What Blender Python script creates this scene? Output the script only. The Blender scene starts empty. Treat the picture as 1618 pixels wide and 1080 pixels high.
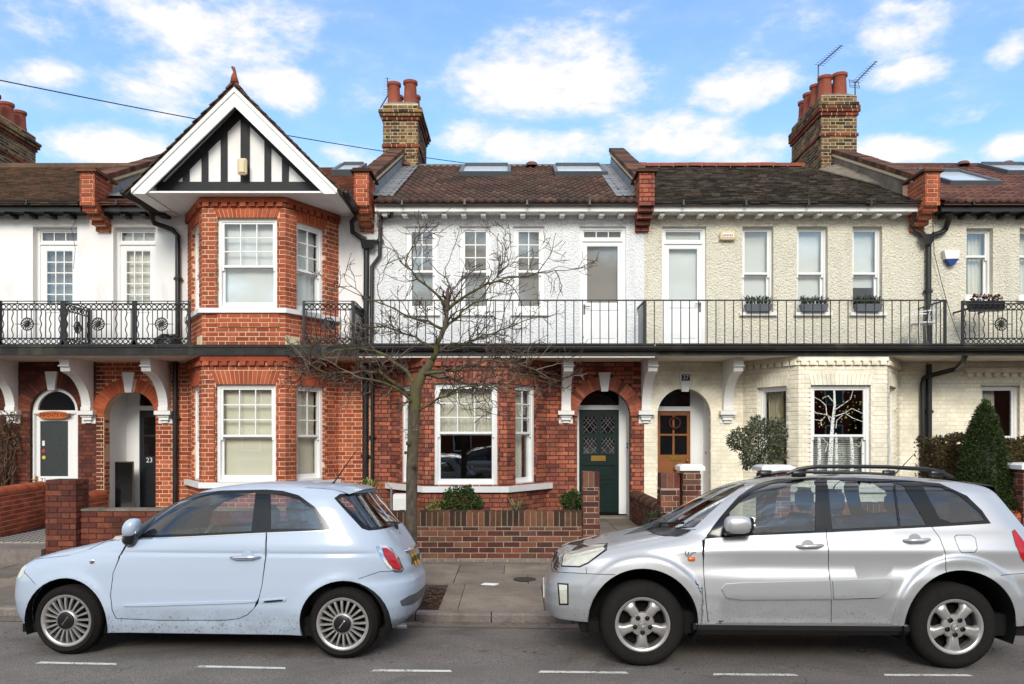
import bpy, math, random
import numpy as np
from mathutils import Vector, Matrix
from mathutils.geometry import tessellate_polygon, delaunay_2d_cdt

random.seed(11)
RND = random.Random(5)
SC = bpy.context.scene
COL = SC.collection
PI = math.pi
# the photograph's geometry: focal length and vanishing point in its own pixels, eye height in metres
F, CX, HY, EYE = 1250.0, 815.0, 690.0, 1.815
def X(px, D): return (px - CX) * D / F
def Z(py, D): return EYE - (py - HY) * D / F

# ------------------------------------------------------------------ camera, sky, sun, exposure
cam = bpy.data.cameras.new('camera')
cam.sensor_width = 36.0; cam.sensor_fit = 'HORIZONTAL'
cam.lens = F / 1618.0 * 36.0
cam.shift_x = -(CX - 809.0) / 1618.0
cam.shift_y = (HY - 540.0) / 1618.0
cam.clip_end = 4000
camo = bpy.data.objects.new('camera', cam); COL.objects.link(camo)
camo.location = (0, 0, EYE); camo.rotation_euler = (PI / 2, 0, 0)
SC.camera = camo

SUN_EL, SUN_AZ = math.radians(30), math.radians(181)      # azimuth clockwise from +Y
world = bpy.data.worlds.new('World'); SC.world = world; world.use_nodes = True
wt = world.node_tree; wt.nodes.clear()
def wn(t, **k):
    n = wt.nodes.new(t)
    for a, b in k.items(): setattr(n, a, b)
    return n
def wm(op, a, b=None, c=None):
    n = wn('ShaderNodeMath', operation=op)
    for i, v in enumerate((a, b, c)):
        if v is None: continue
        if isinstance(v, (int, float)): n.inputs[i].default_value = v
        else: wt.links.new(v, n.inputs[i])
    return n.outputs[0]
w_out = wn('ShaderNodeOutputWorld'); w_bg = wn('ShaderNodeBackground')
sky = wn('ShaderNodeTexSky'); sky.sky_type = 'NISHITA'; sky.sun_disc = False
sky.sun_elevation = SUN_EL; sky.sun_rotation = SUN_AZ
sky.air_density = 1.0; sky.dust_density = 1.2; sky.ozone_density = 2.0
w_tc = wn('ShaderNodeTexCoord'); w_sep = wn('ShaderNodeSeparateXYZ')
wt.links.new(w_tc.outputs['Generated'], w_sep.inputs[0])
dx, dy, dz = w_sep.outputs
az = wm('ARCTAN2', dx, dy); el = wm('ARCSINE', dz)
# fluffy noise on the sphere of directions
w_map = wn('ShaderNodeMapping'); w_map.inputs['Scale'].default_value = (1, 1, 2.1)
wt.links.new(w_tc.outputs['Generated'], w_map.inputs[0])
def wnoise(scale, detail, rough, dist=0.0):
    n = wn('ShaderNodeTexNoise'); n.inputs['Scale'].default_value = scale; n.inputs['Detail'].default_value = detail
    n.inputs['Roughness'].default_value = rough; n.inputs['Distortion'].default_value = dist
    wt.links.new(w_map.outputs[0], n.inputs['Vector']); return n.outputs[0]
nz_big = wnoise(2.6, 3, .5); nz = wnoise(9.0, 8, .6, .15); nz_f = wnoise(26, 6, .6)
# cumulus of the photograph, each at its own bearing and height: centre (px,py), half width, half height, weight
CLOUDS = [(872, 112, 185, 72, 1.0), (840, 150, 150, 30, .55), (1182, 142, 112, 42, .95), (1418, 55, 105, 52, .95), (1432, 114, 92, 30, .9), (1594, 75, 48, 34, .8),
          (330, 42, 235, 75, .58), (255, 138, 120, 68, .7), (440, 140, 85, 46, .85), (95, 118, 60, 26, .55), (190, 236, 165, 42, .85), (70, 45, 70, 36, .5),
          (705, 220, 90, 34, .8), (880, 236, 175, 36, .85), (1050, 214, 150, 40, .8), (1190, 240, 110, 28, .85), (1510, 186, 92, 20, .75),
          (1400, 240, 110, 32, .85), (1594, 234, 54, 26, .8), (590, 246, 90, 26, .7)]
fld = None
for (cx_, cy_, rx_, ry_, wgt) in CLOUDS:
    vx, vz = (cx_ - CX) / F, (HY - cy_) / F
    a0 = math.atan2(vx, 1.0); e0 = math.atan2(vz, math.hypot(vx, 1.0))
    k = math.cos(a0)
    ra, re = rx_ / F * k * k, ry_ / F * k
    ta = wm('MULTIPLY', wm('SUBTRACT', az, a0), 1 / ra)
    te = wm('MULTIPLY', wm('SUBTRACT', el, e0), 1 / re)
    r2 = wm('ADD', wm('MULTIPLY', ta, ta), wm('MULTIPLY', te, te))
    g = wm('MULTIPLY', wm('MAXIMUM', wm('SUBTRACT', 1.0, r2), 0.0), wgt)
    fld = g if fld is None else wm('MAXIMUM', fld, g)
behind = wm('MULTIPLY', wm('MAXIMUM', wm('SUBTRACT', nz_big, .38), 0.0), 5.0)        # denser cloud added only outside the view, for whiter, more neutral light
inview = wm('MULTIPLY', wm('LESS_THAN', wm('ABSOLUTE', az), .72), wm('LESS_THAN', el, .58))
fld2 = wm('ADD', wm('MULTIPLY', fld, 1.0), wm('MULTIPLY', wm('SUBTRACT', 1.0, inview), behind))
dens = wm('ADD', wm('ADD', fld2, wm('MULTIPLY', wm('SUBTRACT', nz, .5), 2.6)), wm('MULTIPLY', wm('SUBTRACT', nz_f, .5), .9))
cmask = wn('ShaderNodeMapRange'); cmask.interpolation_type = 'SMOOTHSTEP'
cmask.inputs['From Min'].default_value = .06; cmask.inputs['From Max'].default_value = .98
wt.links.new(dens, cmask.inputs['Value'])
haze = wn('ShaderNodeMapRange'); haze.inputs['From Min'].default_value = .30; haze.inputs['From Max'].default_value = .16
haze.inputs['To Max'].default_value = .25
wt.links.new(el, haze.inputs['Value'])
cm = wm('MINIMUM', wm('ADD', wm('ADD', wm('MULTIPLY', cmask.outputs[0], .88), .10), wm('MULTIPLY', wm('MULTIPLY', wm('MAXIMUM', wm('SUBTRACT', nz, .42), 0), 1.2), .6)), .97)
ctop = wn('ShaderNodeMixRGB'); ctop.inputs[1].default_value = (4.9, 5.4, 6.2, 1); ctop.inputs[2].default_value = (6.7, 6.4, 6.1, 1)
wt.links.new(wm('MINIMUM', wm('MAXIMUM', wm('MULTIPLY', wm('SUBTRACT', dens, .25), 1.3), 0), 1.0), ctop.inputs[0])
skc = wn('ShaderNodeMixRGB', blend_type='MULTIPLY'); skc.inputs[0].default_value = 1.0
wt.links.new(sky.outputs[0], skc.inputs[1]); skc.inputs[2].default_value = (1.15, 1.48, 1.66, 1)
wmix = wn('ShaderNodeMixRGB')
wt.links.new(cm, wmix.inputs[0]); wt.links.new(skc.outputs[0], wmix.inputs[1]); wt.links.new(ctop.outputs[0], wmix.inputs[2])
wt.links.new(wmix.outputs[0], w_bg.inputs[0]); w_bg.inputs[1].default_value = 0.1
wt.links.new(w_bg.outputs[0], w_out.inputs[0])

sun_d = bpy.data.lights.new('sun', 'SUN'); sun_d.energy = 1.45; sun_d.angle = math.radians(22); sun_d.color = (1, .94, .84)
sun_o = bpy.data.objects.new('sun', sun_d); COL.objects.link(sun_o)
sv = Vector((math.sin(SUN_AZ) * math.cos(SUN_EL), math.cos(SUN_AZ) * math.cos(SUN_EL), math.sin(SUN_EL)))
sun_o.rotation_euler = sv.to_track_quat('Z', 'Y').to_euler(); sun_o.location = sv * 60

SC.view_settings.view_transform = 'Standard'; SC.view_settings.look = 'None'
SC.view_settings.exposure = 0.74; SC.view_settings.gamma = 1.0; SC.view_settings.use_curve_mapping = False
SC.render.engine = 'CYCLES'
SC.cycles.use_denoising = True
SC.cycles.max_bounces = 7; SC.cycles.transparent_max_bounces = 24; SC.cycles.diffuse_bounces = 3; SC.cycles.glossy_bounces = 4
SC.cycles.caustics_reflective = False; SC.cycles.caustics_refractive = False
SC.cycles.sample_clamp_indirect = 6.0

# ------------------------------------------------------------------ materials
def lin(r, g, b):
    f = lambda c: (c / 255 / 12.92) if c / 255 <= .04045 else ((c / 255 + .055) / 1.055) ** 2.4
    return (f(r), f(g), f(b), 1)
class NT:
    def __init__(s, name):
        s.m = bpy.data.materials.new(name); s.m.use_nodes = True; s.t = s.m.node_tree
        s.b = s.t.nodes['Principled BSDF']; s.out = s.t.nodes['Material Output']
        s.pos = s.n('ShaderNodeNewGeometry')
    def n(s, t, **k):
        x = s.t.nodes.new(t)
        for a, b in k.items(): setattr(x, a, b)
        return x
    def l(s, a, b): s.t.links.new(a, b)
    def noise(s, scale, detail=4, rough=.55, dist=0, vec=None, stretch=None):
        x = s.n('ShaderNodeTexNoise')
        x.inputs['Scale'].default_value = scale; x.inputs['Detail'].default_value = detail
        x.inputs['Roughness'].default_value = rough; x.inputs['Distortion'].default_value = dist
        v = vec or s.pos.outputs['Position']
        if stretch:
            mp = s.n('ShaderNodeMapping'); mp.inputs['Scale'].default_value = stretch; s.l(v, mp.inputs[0]); v = mp.outputs[0]
        s.l(v, x.inputs['Vector']); return x.outputs[0]
    def vor(s, scale, feature='F1', out='Distance', rnd=1.0):
        x = s.n('ShaderNodeTexVoronoi', feature=feature); x.inputs['Scale'].default_value = scale
        if 'Randomness' in x.inputs: x.inputs['Randomness'].default_value = rnd
        s.l(s.pos.outputs['Position'], x.inputs['Vector']); return x.outputs[out]
    def ma(s, op, a, b=None, c=None):
        x = s.n('ShaderNodeMath', operation=op)
        for i, v in enumerate((a, b, c)):
            if v is None: continue
            if isinstance(v, (int, float)): x.inputs[i].default_value = v
            else: s.l(v, x.inputs[i])
        return x.outputs[0]
    def ramp(s, fac, stops, interp='LINEAR'):
        x = s.n('ShaderNodeValToRGB'); cr = x.color_ramp; cr.interpolation = interp
        while len(cr.elements) > 1: cr.elements.remove(cr.elements[-1])
        cr.elements[0].position = stops[0][0]; cr.elements[0].color = stops[0][1]
        for p, c in stops[1:]:
            e = cr.elements.new(p); e.color = c
        s.l(fac, x.inputs[0]); return x.outputs[0]
    def mix(s, fac, a, b, mode='MIX'):
        x = s.n('ShaderNodeMixRGB', blend_type=mode)
        for i, v in enumerate((fac, a, b)):
            if isinstance(v, (int, float)): x.inputs[i].default_value = v
            elif isinstance(v, tuple): x.inputs[i].default_value = v
            else: s.l(v, x.inputs[i])
        return x.outputs[0]
    def mr(s, v, a, b, c=0., d=1.):
        x = s.n('ShaderNodeMapRange'); s.l(v, x.inputs[0])
        for i, q in enumerate((a, b, c, d)): x.inputs[i + 1].default_value = q
        return x.outputs[0]
    def rnd(s):
        o = s.n('ShaderNodeObjectInfo')
        return s.ma('FRACT', s.ma('ADD', s.ma('MULTIPLY', s.pos.outputs['Random Per Island'], 7.31), s.ma('MULTIPLY', o.outputs['Random'], 13.7)))
    def bump(s, h, strength=.4, dist=.01):
        x = s.n('ShaderNodeBump'); x.inputs['Strength'].default_value = strength; x.inputs['Distance'].default_value = dist
        s.l(h, x.inputs['Height']); s.l(x.outputs[0], s.b.inputs['Normal'])
    def set(s, color=None, rough=None, metal=None, spec=None, coat=None):
        for k, v in (('Base Color', color), ('Roughness', rough), ('Metallic', metal), ('Specular IOR Level', spec), ('Coat Weight', coat)):
            if v is None: continue
            if isinstance(v, (int, float, tuple)): s.b.inputs[k].default_value = v
            else: s.l(v, s.b.inputs[k])
        return s.m
M = {}
def plain(name, col, rough=.6, var=.12, scale=6, bump=0, bscale=60, spec=.35, metal=0, dirt=None, dirt_amt=.5):
    s = NT(name)
    d = tuple(c * (1 - var) for c in col[:3]) + (1,); u = tuple(min(1, c * (1 + var)) for c in col[:3]) + (1,)
    c = s.mix(s.mr(s.noise(scale, 6, .6), .3, .7), d, u)
    if dirt:
        g = s.ma('MULTIPLY', s.mr(s.noise(2.3, 7, .65, stretch=(1, 1, .35)), .52, .75), dirt_amt)
        c = s.mix(g, c, dirt)
    s.set(c, rough, metal, spec)
    if bump: s.bump(s.noise(bscale, 5, .6), bump, .006)
    M[name] = s.m; return s.m
def brick(name, cols, mort_dirt, var=.25, rough=.85, soot=None, soot_amt=.5, fleck=None):
    s = NT(name); r = s.rnd()
    n = len(cols)
    c = s.ramp(r, [(i / n, q) for i, q in enumerate(cols)], 'CONSTANT')
    v = s.mr(s.noise(38, 5, .65), .25, .75, 1 - var, 1 + var)
    c = s.mix(1.0, c, v, 'MULTIPLY')
    v2 = s.mr(s.noise(3.1, 6, .6), .3, .7, .8, 1.2)
    c = s.mix(1.0, c, v2, 'MULTIPLY')
    if fleck: c = s.mix(s.mr(s.noise(55, 4, .7), .62, .74), c, fleck)
    if soot: c = s.mix(s.ma('MULTIPLY', s.mr(s.noise(1.7, 7, .68), .45, .72), soot_amt), c, soot)
    s.set(c, rough, 0, .2)
    s.bump(s.noise(95, 5, .7), .55, .004)
    M[name] = s.m
brick('brick_orange', [lin(168, 86, 58), lin(178, 95, 66), lin(156, 76, 52), lin(184, 102, 72), lin(148, 74, 54), lin(172, 88, 60), lin(160, 90, 66)], None, .2, soot=lin(92, 53, 40), soot_amt=.4)
brick('brick_rubbed', [lin(174, 88, 58), lin(180, 94, 62), lin(168, 84, 55), lin(184, 98, 66)], None, .12, soot=lin(115, 63, 45), soot_amt=.3)
brick('brick_red', [lin(168, 98, 77), lin(178, 104, 80), lin(154, 88, 71), lin(138, 80, 67), lin(184, 110, 84), lin(160, 98, 80), lin(120, 70, 61), lin(172, 96, 72)], None, .28, soot=lin(66, 39, 34), soot_amt=.6, fleck=lin(181, 133, 104))
brick('brick_brown', [lin(111, 61, 48), lin(121, 67, 51), lin(100, 55, 46), lin(129, 75, 57), lin(92, 51, 44)], None, .25, soot=lin(56, 36, 33), soot_amt=.7)
brick('brick_wall', [lin(112, 67, 54), lin(128, 79, 61), lin(94, 55, 48), lin(79, 50, 47), lin(137, 85, 65), lin(115, 63, 52), lin(103, 70, 60), lin(85, 47, 43), lin(122, 85, 68)], None, .3, soot=lin(57, 46, 39), soot_amt=.6, fleck=lin(157, 130, 107))
brick('brick_cream', [lin(241, 232, 210), lin(243, 235, 214), lin(238, 228, 205)], None, .035, rough=.55)
brick('brick_stock', [lin(134, 110, 76), lin(112, 88, 62), lin(84, 66, 50), lin(148, 122, 82), lin(66, 54, 44), lin(124, 94, 60), lin(98, 76, 56), lin(120, 82, 56)], None, .3, soot=lin(38, 32, 28), soot_amt=.75)
brick('brick_red_band', [lin(126, 62, 46), lin(138, 70, 50), lin(110, 54, 42)], None, .25, soot=lin(48, 32, 28), soot_amt=.75)
brick('brick_coping', [lin(84, 58, 46), lin(98, 66, 50), lin(70, 52, 44), lin(106, 74, 56), lin(64, 46, 40), lin(122, 80, 60)], None, .3, soot=lin(44, 42, 34), soot_amt=.75)
brick('tile_pan', [lin(86, 68, 60), lin(98, 74, 64), lin(76, 62, 56), lin(108, 82, 70), lin(90, 66, 58)], None, .25, soot=lin(50, 44, 40), soot_amt=.5)
brick('tile_red', [lin(104, 72, 64), lin(114, 78, 68), lin(94, 64, 58), lin(120, 84, 72)], None, .25, soot=lin(64, 48, 42), soot_amt=.5)
brick('tile_plain_brown', [lin(96, 78, 66), lin(84, 68, 58), lin(108, 84, 68), lin(74, 60, 52), lin(112, 80, 62)], None, .25, soot=lin(58, 54, 44), soot_amt=.6)
brick('tile_plain_dark', [lin(66, 60, 55), lin(52, 48, 45), lin(84, 74, 66), lin(44, 41, 39), lin(74, 60, 52), lin(98, 90, 80)], None, .3, soot=lin(96, 92, 84), soot_amt=.4)
brick('tile_plain_red', [lin(122, 76, 60), lin(110, 68, 56), lin(132, 84, 66), lin(98, 62, 54)], None, .25, soot=lin(70, 54, 46), soot_amt=.5)
brick('slab', [lin(126, 115, 103), lin(140, 127, 113), lin(114, 104, 95), lin(132, 120, 107), lin(120, 111, 101)], None, .2, soot=lin(92, 84, 76), soot_amt=.5, fleck=lin(150, 142, 132))
plain('mortar_pale', lin(226, 184, 150), .9, .12, 5, .2)
plain('mortar_dark', lin(74, 52, 44), .95, .3, 7, .3)
plain('mortar_grey', lin(168, 150, 130), .95, .22, 7, .3)
plain('mortar_cream', lin(228, 217, 192), .7, .05, 7, .2)
plain('mortar_stock', lin(198, 180, 148), .95, .2, 7, .3)
plain('white_paint', lin(236, 234, 230), .45, .03, 4, dirt=lin(190, 184, 174), dirt_amt=.25)
plain('white_gloss', lin(240, 239, 236), .3, .02, 4)
plain('white_smooth', lin(242, 238, 234), .75, .03, 1.5, .12, 30, dirt=lin(196, 186, 176), dirt_amt=.5)
plain('soffit', lin(226, 218, 206), .7, .05, 3, dirt=lin(176, 160, 140), dirt_amt=.5)
plain('black_paint', lin(22, 21, 21), .35, .3, 12, spec=.5)
plain('black_iron', lin(24, 24, 26), .45, .3, 30, spec=.5)
plain('black_pipe', lin(30, 29, 29), .38, .3, 6, spec=.5, dirt=lin(96, 84, 74), dirt_amt=.3)
plain('lead', lin(128, 131, 135), .5, .18, 5, .2, 30, dirt=lin(96, 98, 100), dirt_amt=.7)
plain('cement', lin(128, 118, 104), .95, .3, 6, .6, 40, dirt=lin(70, 66, 54), dirt_amt=.9)
plain('stone_cream', lin(214, 196, 160), .85, .08, 8, .3)
plain('timber_black', lin(34, 34, 36), .6, .2, 8, .25, 50)
plain('fascia_worn', lin(38, 36, 35), .7, .4, 5, .4, 40, dirt=lin(92, 92, 70), dirt_amt=.7)
plain('blind_cream', lin(236, 226, 202), .8, .03, 3)
plain('blind_white', lin(226, 226, 222), .75, .02, 3)
plain('blind_grey', lin(132, 122, 112), .8, .05, 2)
plain('curtain', lin(226, 218, 200), .85, .08, 7)
plain('curtain_olive', lin(196, 182, 142), .85, .12, 9)
plain('room', lin(96, 90, 84), .9, .1, 2)
plain('door_green', lin(14, 36, 32), .28, .15, 5, spec=.5)
plain('door_black', lin(26, 28, 32), .35, .15, 5, spec=.5)
plain('door_wood', lin(140, 86, 46), .4, .18, 9)
plain('brass', lin(190, 150, 80), .3, .15, 20, metal=1)
plain('terracotta', lin(142, 74, 56), .8, .18, 7, .3, 40, dirt=lin(90, 54, 44), dirt_amt=.7)
plain('aerial', lin(96, 98, 102), .45, .2, 20, metal=.6)
plain('plastic_white', lin(236, 234, 228), .4, .03, 5)
plain('plastic_cream', lin(222, 204, 164), .5, .04, 5)
plain('plastic_blue', lin(36, 58, 132), .35, .05, 5)
plain('plastic_black', lin(22, 22, 24), .4, .3, 15, spec=.5)
plain('rubber_bag', lin(28, 28, 30), .3, .3, 15, spec=.5)
plain('planter_grey', lin(96, 100, 106), .5, .15, 10)
plain('sign_wood', lin(186, 96, 44), .4, .3, 16)
plain('glass_obscure', lin(58, 62, 62), .25, .25, 60, .3, 90, spec=.6)
plain('ink', lin(24, 18, 14), .6, .05)
plain('grey_frame', lin(86, 90, 94), .4, .1, 8)
plain('velux_glass', lin(214, 222, 230), .12, .02, 3, spec=.7)
plain('kerb_granite', lin(128, 118, 112), .85, .2, 30, .5, 70, dirt=lin(84, 74, 66), dirt_amt=.7)
plain('soil', lin(64, 46, 36), 1.0, .4, 30, .9, 50)
plain('gutter_strip', lin(118, 106, 96), .95, .2, 20, .5, 60, dirt=lin(70, 60, 50), dirt_amt=.8)
plain('path_stone', lin(132, 124, 112), .9, .14, 5, .3, 40, dirt=lin(92, 88, 76), dirt_amt=.5)
plain('paper', lin(236, 238, 240), .8, .02)
plain('iron_cover', lin(74, 68, 64), .6, .2, 30, .4, 90, metal=.4)
plain('glass_dark', lin(24, 24, 26), .08, .1, 4, spec=.6)
plain('leadline', lin(118, 116, 116), .5, .1, 9)
plain('wreath', lin(74, 32, 30), .8, .4, 40)
plain('moss_wood', lin(150, 146, 130), .9, .2, 20)
def glassm(name, tint, ior=1.55, refl=1.0):
    s = NT(name); s.t.nodes.remove(s.b)
    tr = s.n('ShaderNodeBsdfTransparent'); tr.inputs[0].default_value = tint
    gl = s.n('ShaderNodeBsdfGlossy'); gl.inputs['Roughness'].default_value = 0.0; gl.inputs[0].default_value = (.95, .97, 1, 1)
    wob = s.n('ShaderNodeBump'); wob.inputs['Strength'].default_value = .03; wob.inputs['Distance'].default_value = .02
    s.l(s.noise(2.2, 2), wob.inputs['Height']); s.l(wob.outputs[0], gl.inputs['Normal'])
    fr = s.n('ShaderNodeFresnel'); s.l(s.ma('ADD', s.ma('MULTIPLY', s.pos.outputs['Backfacing'], 1 / ior - ior), ior), fr.inputs[0])
    mx = s.n('ShaderNodeMixShader'); s.l(s.ma('MINIMUM', s.ma('MULTIPLY', fr.outputs[0], refl), 1.0), mx.inputs[0]); s.l(tr.outputs[0], mx.inputs[1]); s.l(gl.outputs[0], mx.inputs[2])
    s.l(mx.outputs[0], s.out.inputs[0]); M[name] = s.m
glassm('glass', (.96, .975, .97, 1), 1.55, 1.3)
glassm('glass_frost', (.32, .34, .33, 1), 1.6, 1.2)
glassm('glass_car', (.72, .78, .77, 1), 1.55, 2.2)
def roughcast(name, col, amt):
    s = NT(name)
    v = s.vor(34, 'SMOOTH_F1'); n3 = s.noise(1.2, 6, .6)
    h = s.ma('ADD', s.ma('MULTIPLY', s.noise(24, 5, .6, .8), 1.4), s.ma('MULTIPLY', v, .8))
    d = tuple(c * .9 for c in col[:3]) + (1,)
    c = s.mix(s.mr(n3, .35, .7), col, d)
    g = s.ma('MULTIPLY', s.mr(s.noise(5.5, 7, .7, .4, stretch=(1, 1, .14)), .5, .78), .42); c = s.mix(g, c, tuple(q * w for q, w in zip(col[:3], (.52, .5, .46))) + (1,))
    s.set(c, .85, 0, .2); s.bump(h, amt, .07); M[name] = s.m
roughcast('roughcast_white', lin(247, 246, 245), .55)
roughcast('roughcast_cream', lin(246, 238, 216), .7)

# ------------------------------------------------------------------ mesh helpers
class MB:
    def __init__(s): s.v = []; s.f = []
    def face(s, pts):
        i = len(s.v); s.v += [tuple(p) for p in pts]; s.f.append(tuple(range(i, i + len(pts))))
    def hexa(s, p):                       # 8 points: bottom 0-3, top 4-7
        i = len(s.v); s.v += [tuple(q) for q in p]
        for f in ((3, 2, 1, 0), (4, 5, 6, 7), (0, 1, 5, 4), (1, 2, 6, 5), (2, 3, 7, 6), (3, 0, 4, 7)): s.f.append(tuple(i + k for k in f))
    def box(s, x0, x1, y0, y1, z0, z1):
        s.hexa([(x0, y0, z0), (x1, y0, z0), (x1, y1, z0), (x0, y1, z0), (x0, y0, z1), (x1, y0, z1), (x1, y1, z1), (x0, y1, z1)])
    def prism(s, poly, d):                # poly: list of 3D points (planar), d: extrusion vector
        d = Vector(d); n = len(poly); i = len(s.v)
        a = [Vector(p) for p in poly]
        s.v += [tuple(p) for p in a] + [tuple(p + d) for p in a]
        tri = tessellate_polygon([a])
        nrm = Vector((0, 0, 0))
        for k in range(n): nrm += a[k].cross(a[(k + 1) % n])
        flip = nrm.dot(d) > 0
        for t in tri:
            t = list(t); tn = (a[t[1]] - a[t[0]]).cross(a[t[2]] - a[t[0]])
            if tn.dot(d) > 0: t.reverse()
            s.f.append(tuple(i + q for q in t)); s.f.append(tuple(i + n + q for q in reversed(t)))
        for k in range(n):
            q = (k + 1) % n
            s.f.append((i + k, i + n + k, i + n + q, i + q) if flip is False else (i + k, i + q, i + n + q, i + n + k))
    def tube(s, path, r, n=8, cap=True):
        path = [Vector(p) for p in path]; m = len(path)
        if not isinstance(r, (list, tuple)): r = [r] * m
        i0 = len(s.v); ref = None
        for k, p in enumerate(path):
            t = (path[min(k + 1, m - 1)] - path[max(k - 1, 0)])
            if t.length < 1e-9: t = Vector((0, 0, 1))
            t.normalize()
            if ref is None:
                ref = Vector((0, 0, 1)) if abs(t.z) < .9 else Vector((1, 0, 0))
            a = t.cross(ref)
            if a.length < 1e-6: a = t.cross(Vector((0, 1, 0)))
            a.normalize(); b = a.cross(t); ref = b
            for j in range(n):
                w = 2 * PI * j / n
                s.v.append(tuple(p + (a * math.cos(w) + b * math.sin(w)) * r[k]))
        for k in range(m - 1):
            for j in range(n):
                q = (j + 1) % n
                s.f.append((i0 + k * n + j, i0 + k * n + q, i0 + (k + 1) * n + q, i0 + (k + 1) * n + j))
        if cap:
            s.f.append(tuple(i0 + j for j in reversed(range(n)))); s.f.append(tuple(i0 + (m - 1) * n + j for j in range(n)))
    def lathe(s, prof, O, A=(0, 0, 1), n=24, closed=False):
        A = Vector(A).normalized(); O = Vector(O)
        e1 = A.orthogonal().normalized(); e2 = A.cross(e1); i0 = len(s.v); m = len(prof)
        for (r, h) in prof:
            for j in range(n):
                w = 2 * PI * j / n
                s.v.append(tuple(O + A * h + (e1 * math.cos(w) + e2 * math.sin(w)) * r))
        for k in range(m if closed else m - 1):
            kk = (k + 1) % m
            for j in range(n):
                q = (j + 1) % n
                s.f.append((i0 + k * n + j, i0 + k * n + q, i0 + kk * n + q, i0 + kk * n + j))
    def build(s, name, mat, parent=None, smooth=False, kind=None, angle=None):
        me = bpy.data.meshes.new(name); me.from_pydata(s.v, [], s.f); me.update()
        if isinstance(mat, str): mat = M[mat]
        me.materials.append(mat)
        if smooth:
            me.polygons.foreach_set('use_smooth', [True] * len(me.polygons))
            if angle: me.set_sharp_from_angle(angle=math.radians(angle))
        o = bpy.data.objects.new(name, me); COL.objects.link(o)
        attach(o, parent)
        if kind: o['kind'] = kind
        return o
ROOTLOC = {}
def attach(o, parent):
    if parent is None: return
    o.parent = parent
    if parent.name in ROOTLOC: o.location = Vector(o.location) - ROOTLOC[parent.name]
def thing(name, label, cat, loc=(0, 0, 0), group=None):
    o = bpy.data.objects.new(name, None); COL.objects.link(o); o.location = loc
    o.empty_display_size = .1
    o['label'] = label; o['category'] = cat; o['kind'] = 'thing'
    if group: o['group'] = group
    ROOTLOC[o.name] = Vector(loc)
    return o
def tag(o, label, cat, group=None):
    o['label'] = label; o['category'] = cat; o['kind'] = 'thing'
    if group: o['group'] = group
    return o
def struct(o):
    o['kind'] = 'structure'; return o
class Frame:                              # a vertical plane: u along it, v up, n outward (towards the street)
    def __init__(s, ox, oy, ang=0.0):
        s.O = Vector((ox, oy, 0)); s.U = Vector((math.cos(ang), math.sin(ang), 0)); s.N = Vector((s.U.y, -s.U.x, 0)); s.ang = ang
    def p(s, u, v, n=0.0): return s.O + s.U * u + s.N * n + Vector((0, 0, v))
def frame2(a, b):
    return Frame(a[0], a[1], math.atan2(b[1] - a[1], b[0] - a[0])), math.hypot(b[0] - a[0], b[1] - a[1])
def fbox(mb, fr, u0, u1, v0, v1, n0, n1):
    p = fr.p
    mb.hexa([p(u0, v0, n1), p(u1, v0, n1), p(u1, v0, n0), p(u0, v0, n0), p(u0, v1, n1), p(u1, v1, n1), p(u1, v1, n0), p(u0, v1, n0)])
def fpoly(mb, fr, poly, n0, n1): mb.prism([fr.p(u, v, n1) for u, v in poly], fr.N * (n0 - n1))
def panel(mb, fr, outer, holes, depth, n=0.0):   # a wall face with openings and their reveals
    loops = [[fr.p(u, v, n) for u, v in outer]] + [[fr.p(u, v, n) for u, v in h] for h in holes]
    flat = [q for lp in loops for q in lp]; i = len(mb.v); mb.v += [tuple(q) for q in flat]
    for t in tessellate_polygon(loops):
        t = list(t)
        if (flat[t[1]] - flat[t[0]]).cross(flat[t[2]] - flat[t[0]]).dot(fr.N) < 0: t.reverse()
        mb.f.append(tuple(i + q for q in t))
    for lp in loops:
        for k in range(len(lp)):
            a, b = lp[k], lp[(k + 1) % len(lp)]
            mb.face([a, b, b - fr.N * depth, a - fr.N * depth])
def rect(u0, u1, v0, v1): return [(u0, v0), (u1, v0), (u1, v1), (u0, v1)]
def archpoly(u0, u1, vb, vs, n=18):
    c, r = (u0 + u1) / 2, (u1 - u0) / 2
    return [(u0, vb), (u1, vb)] + [(c + r * math.cos(PI * k / n), vs + r * math.sin(PI * k / n)) for k in range(n + 1)]
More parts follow.
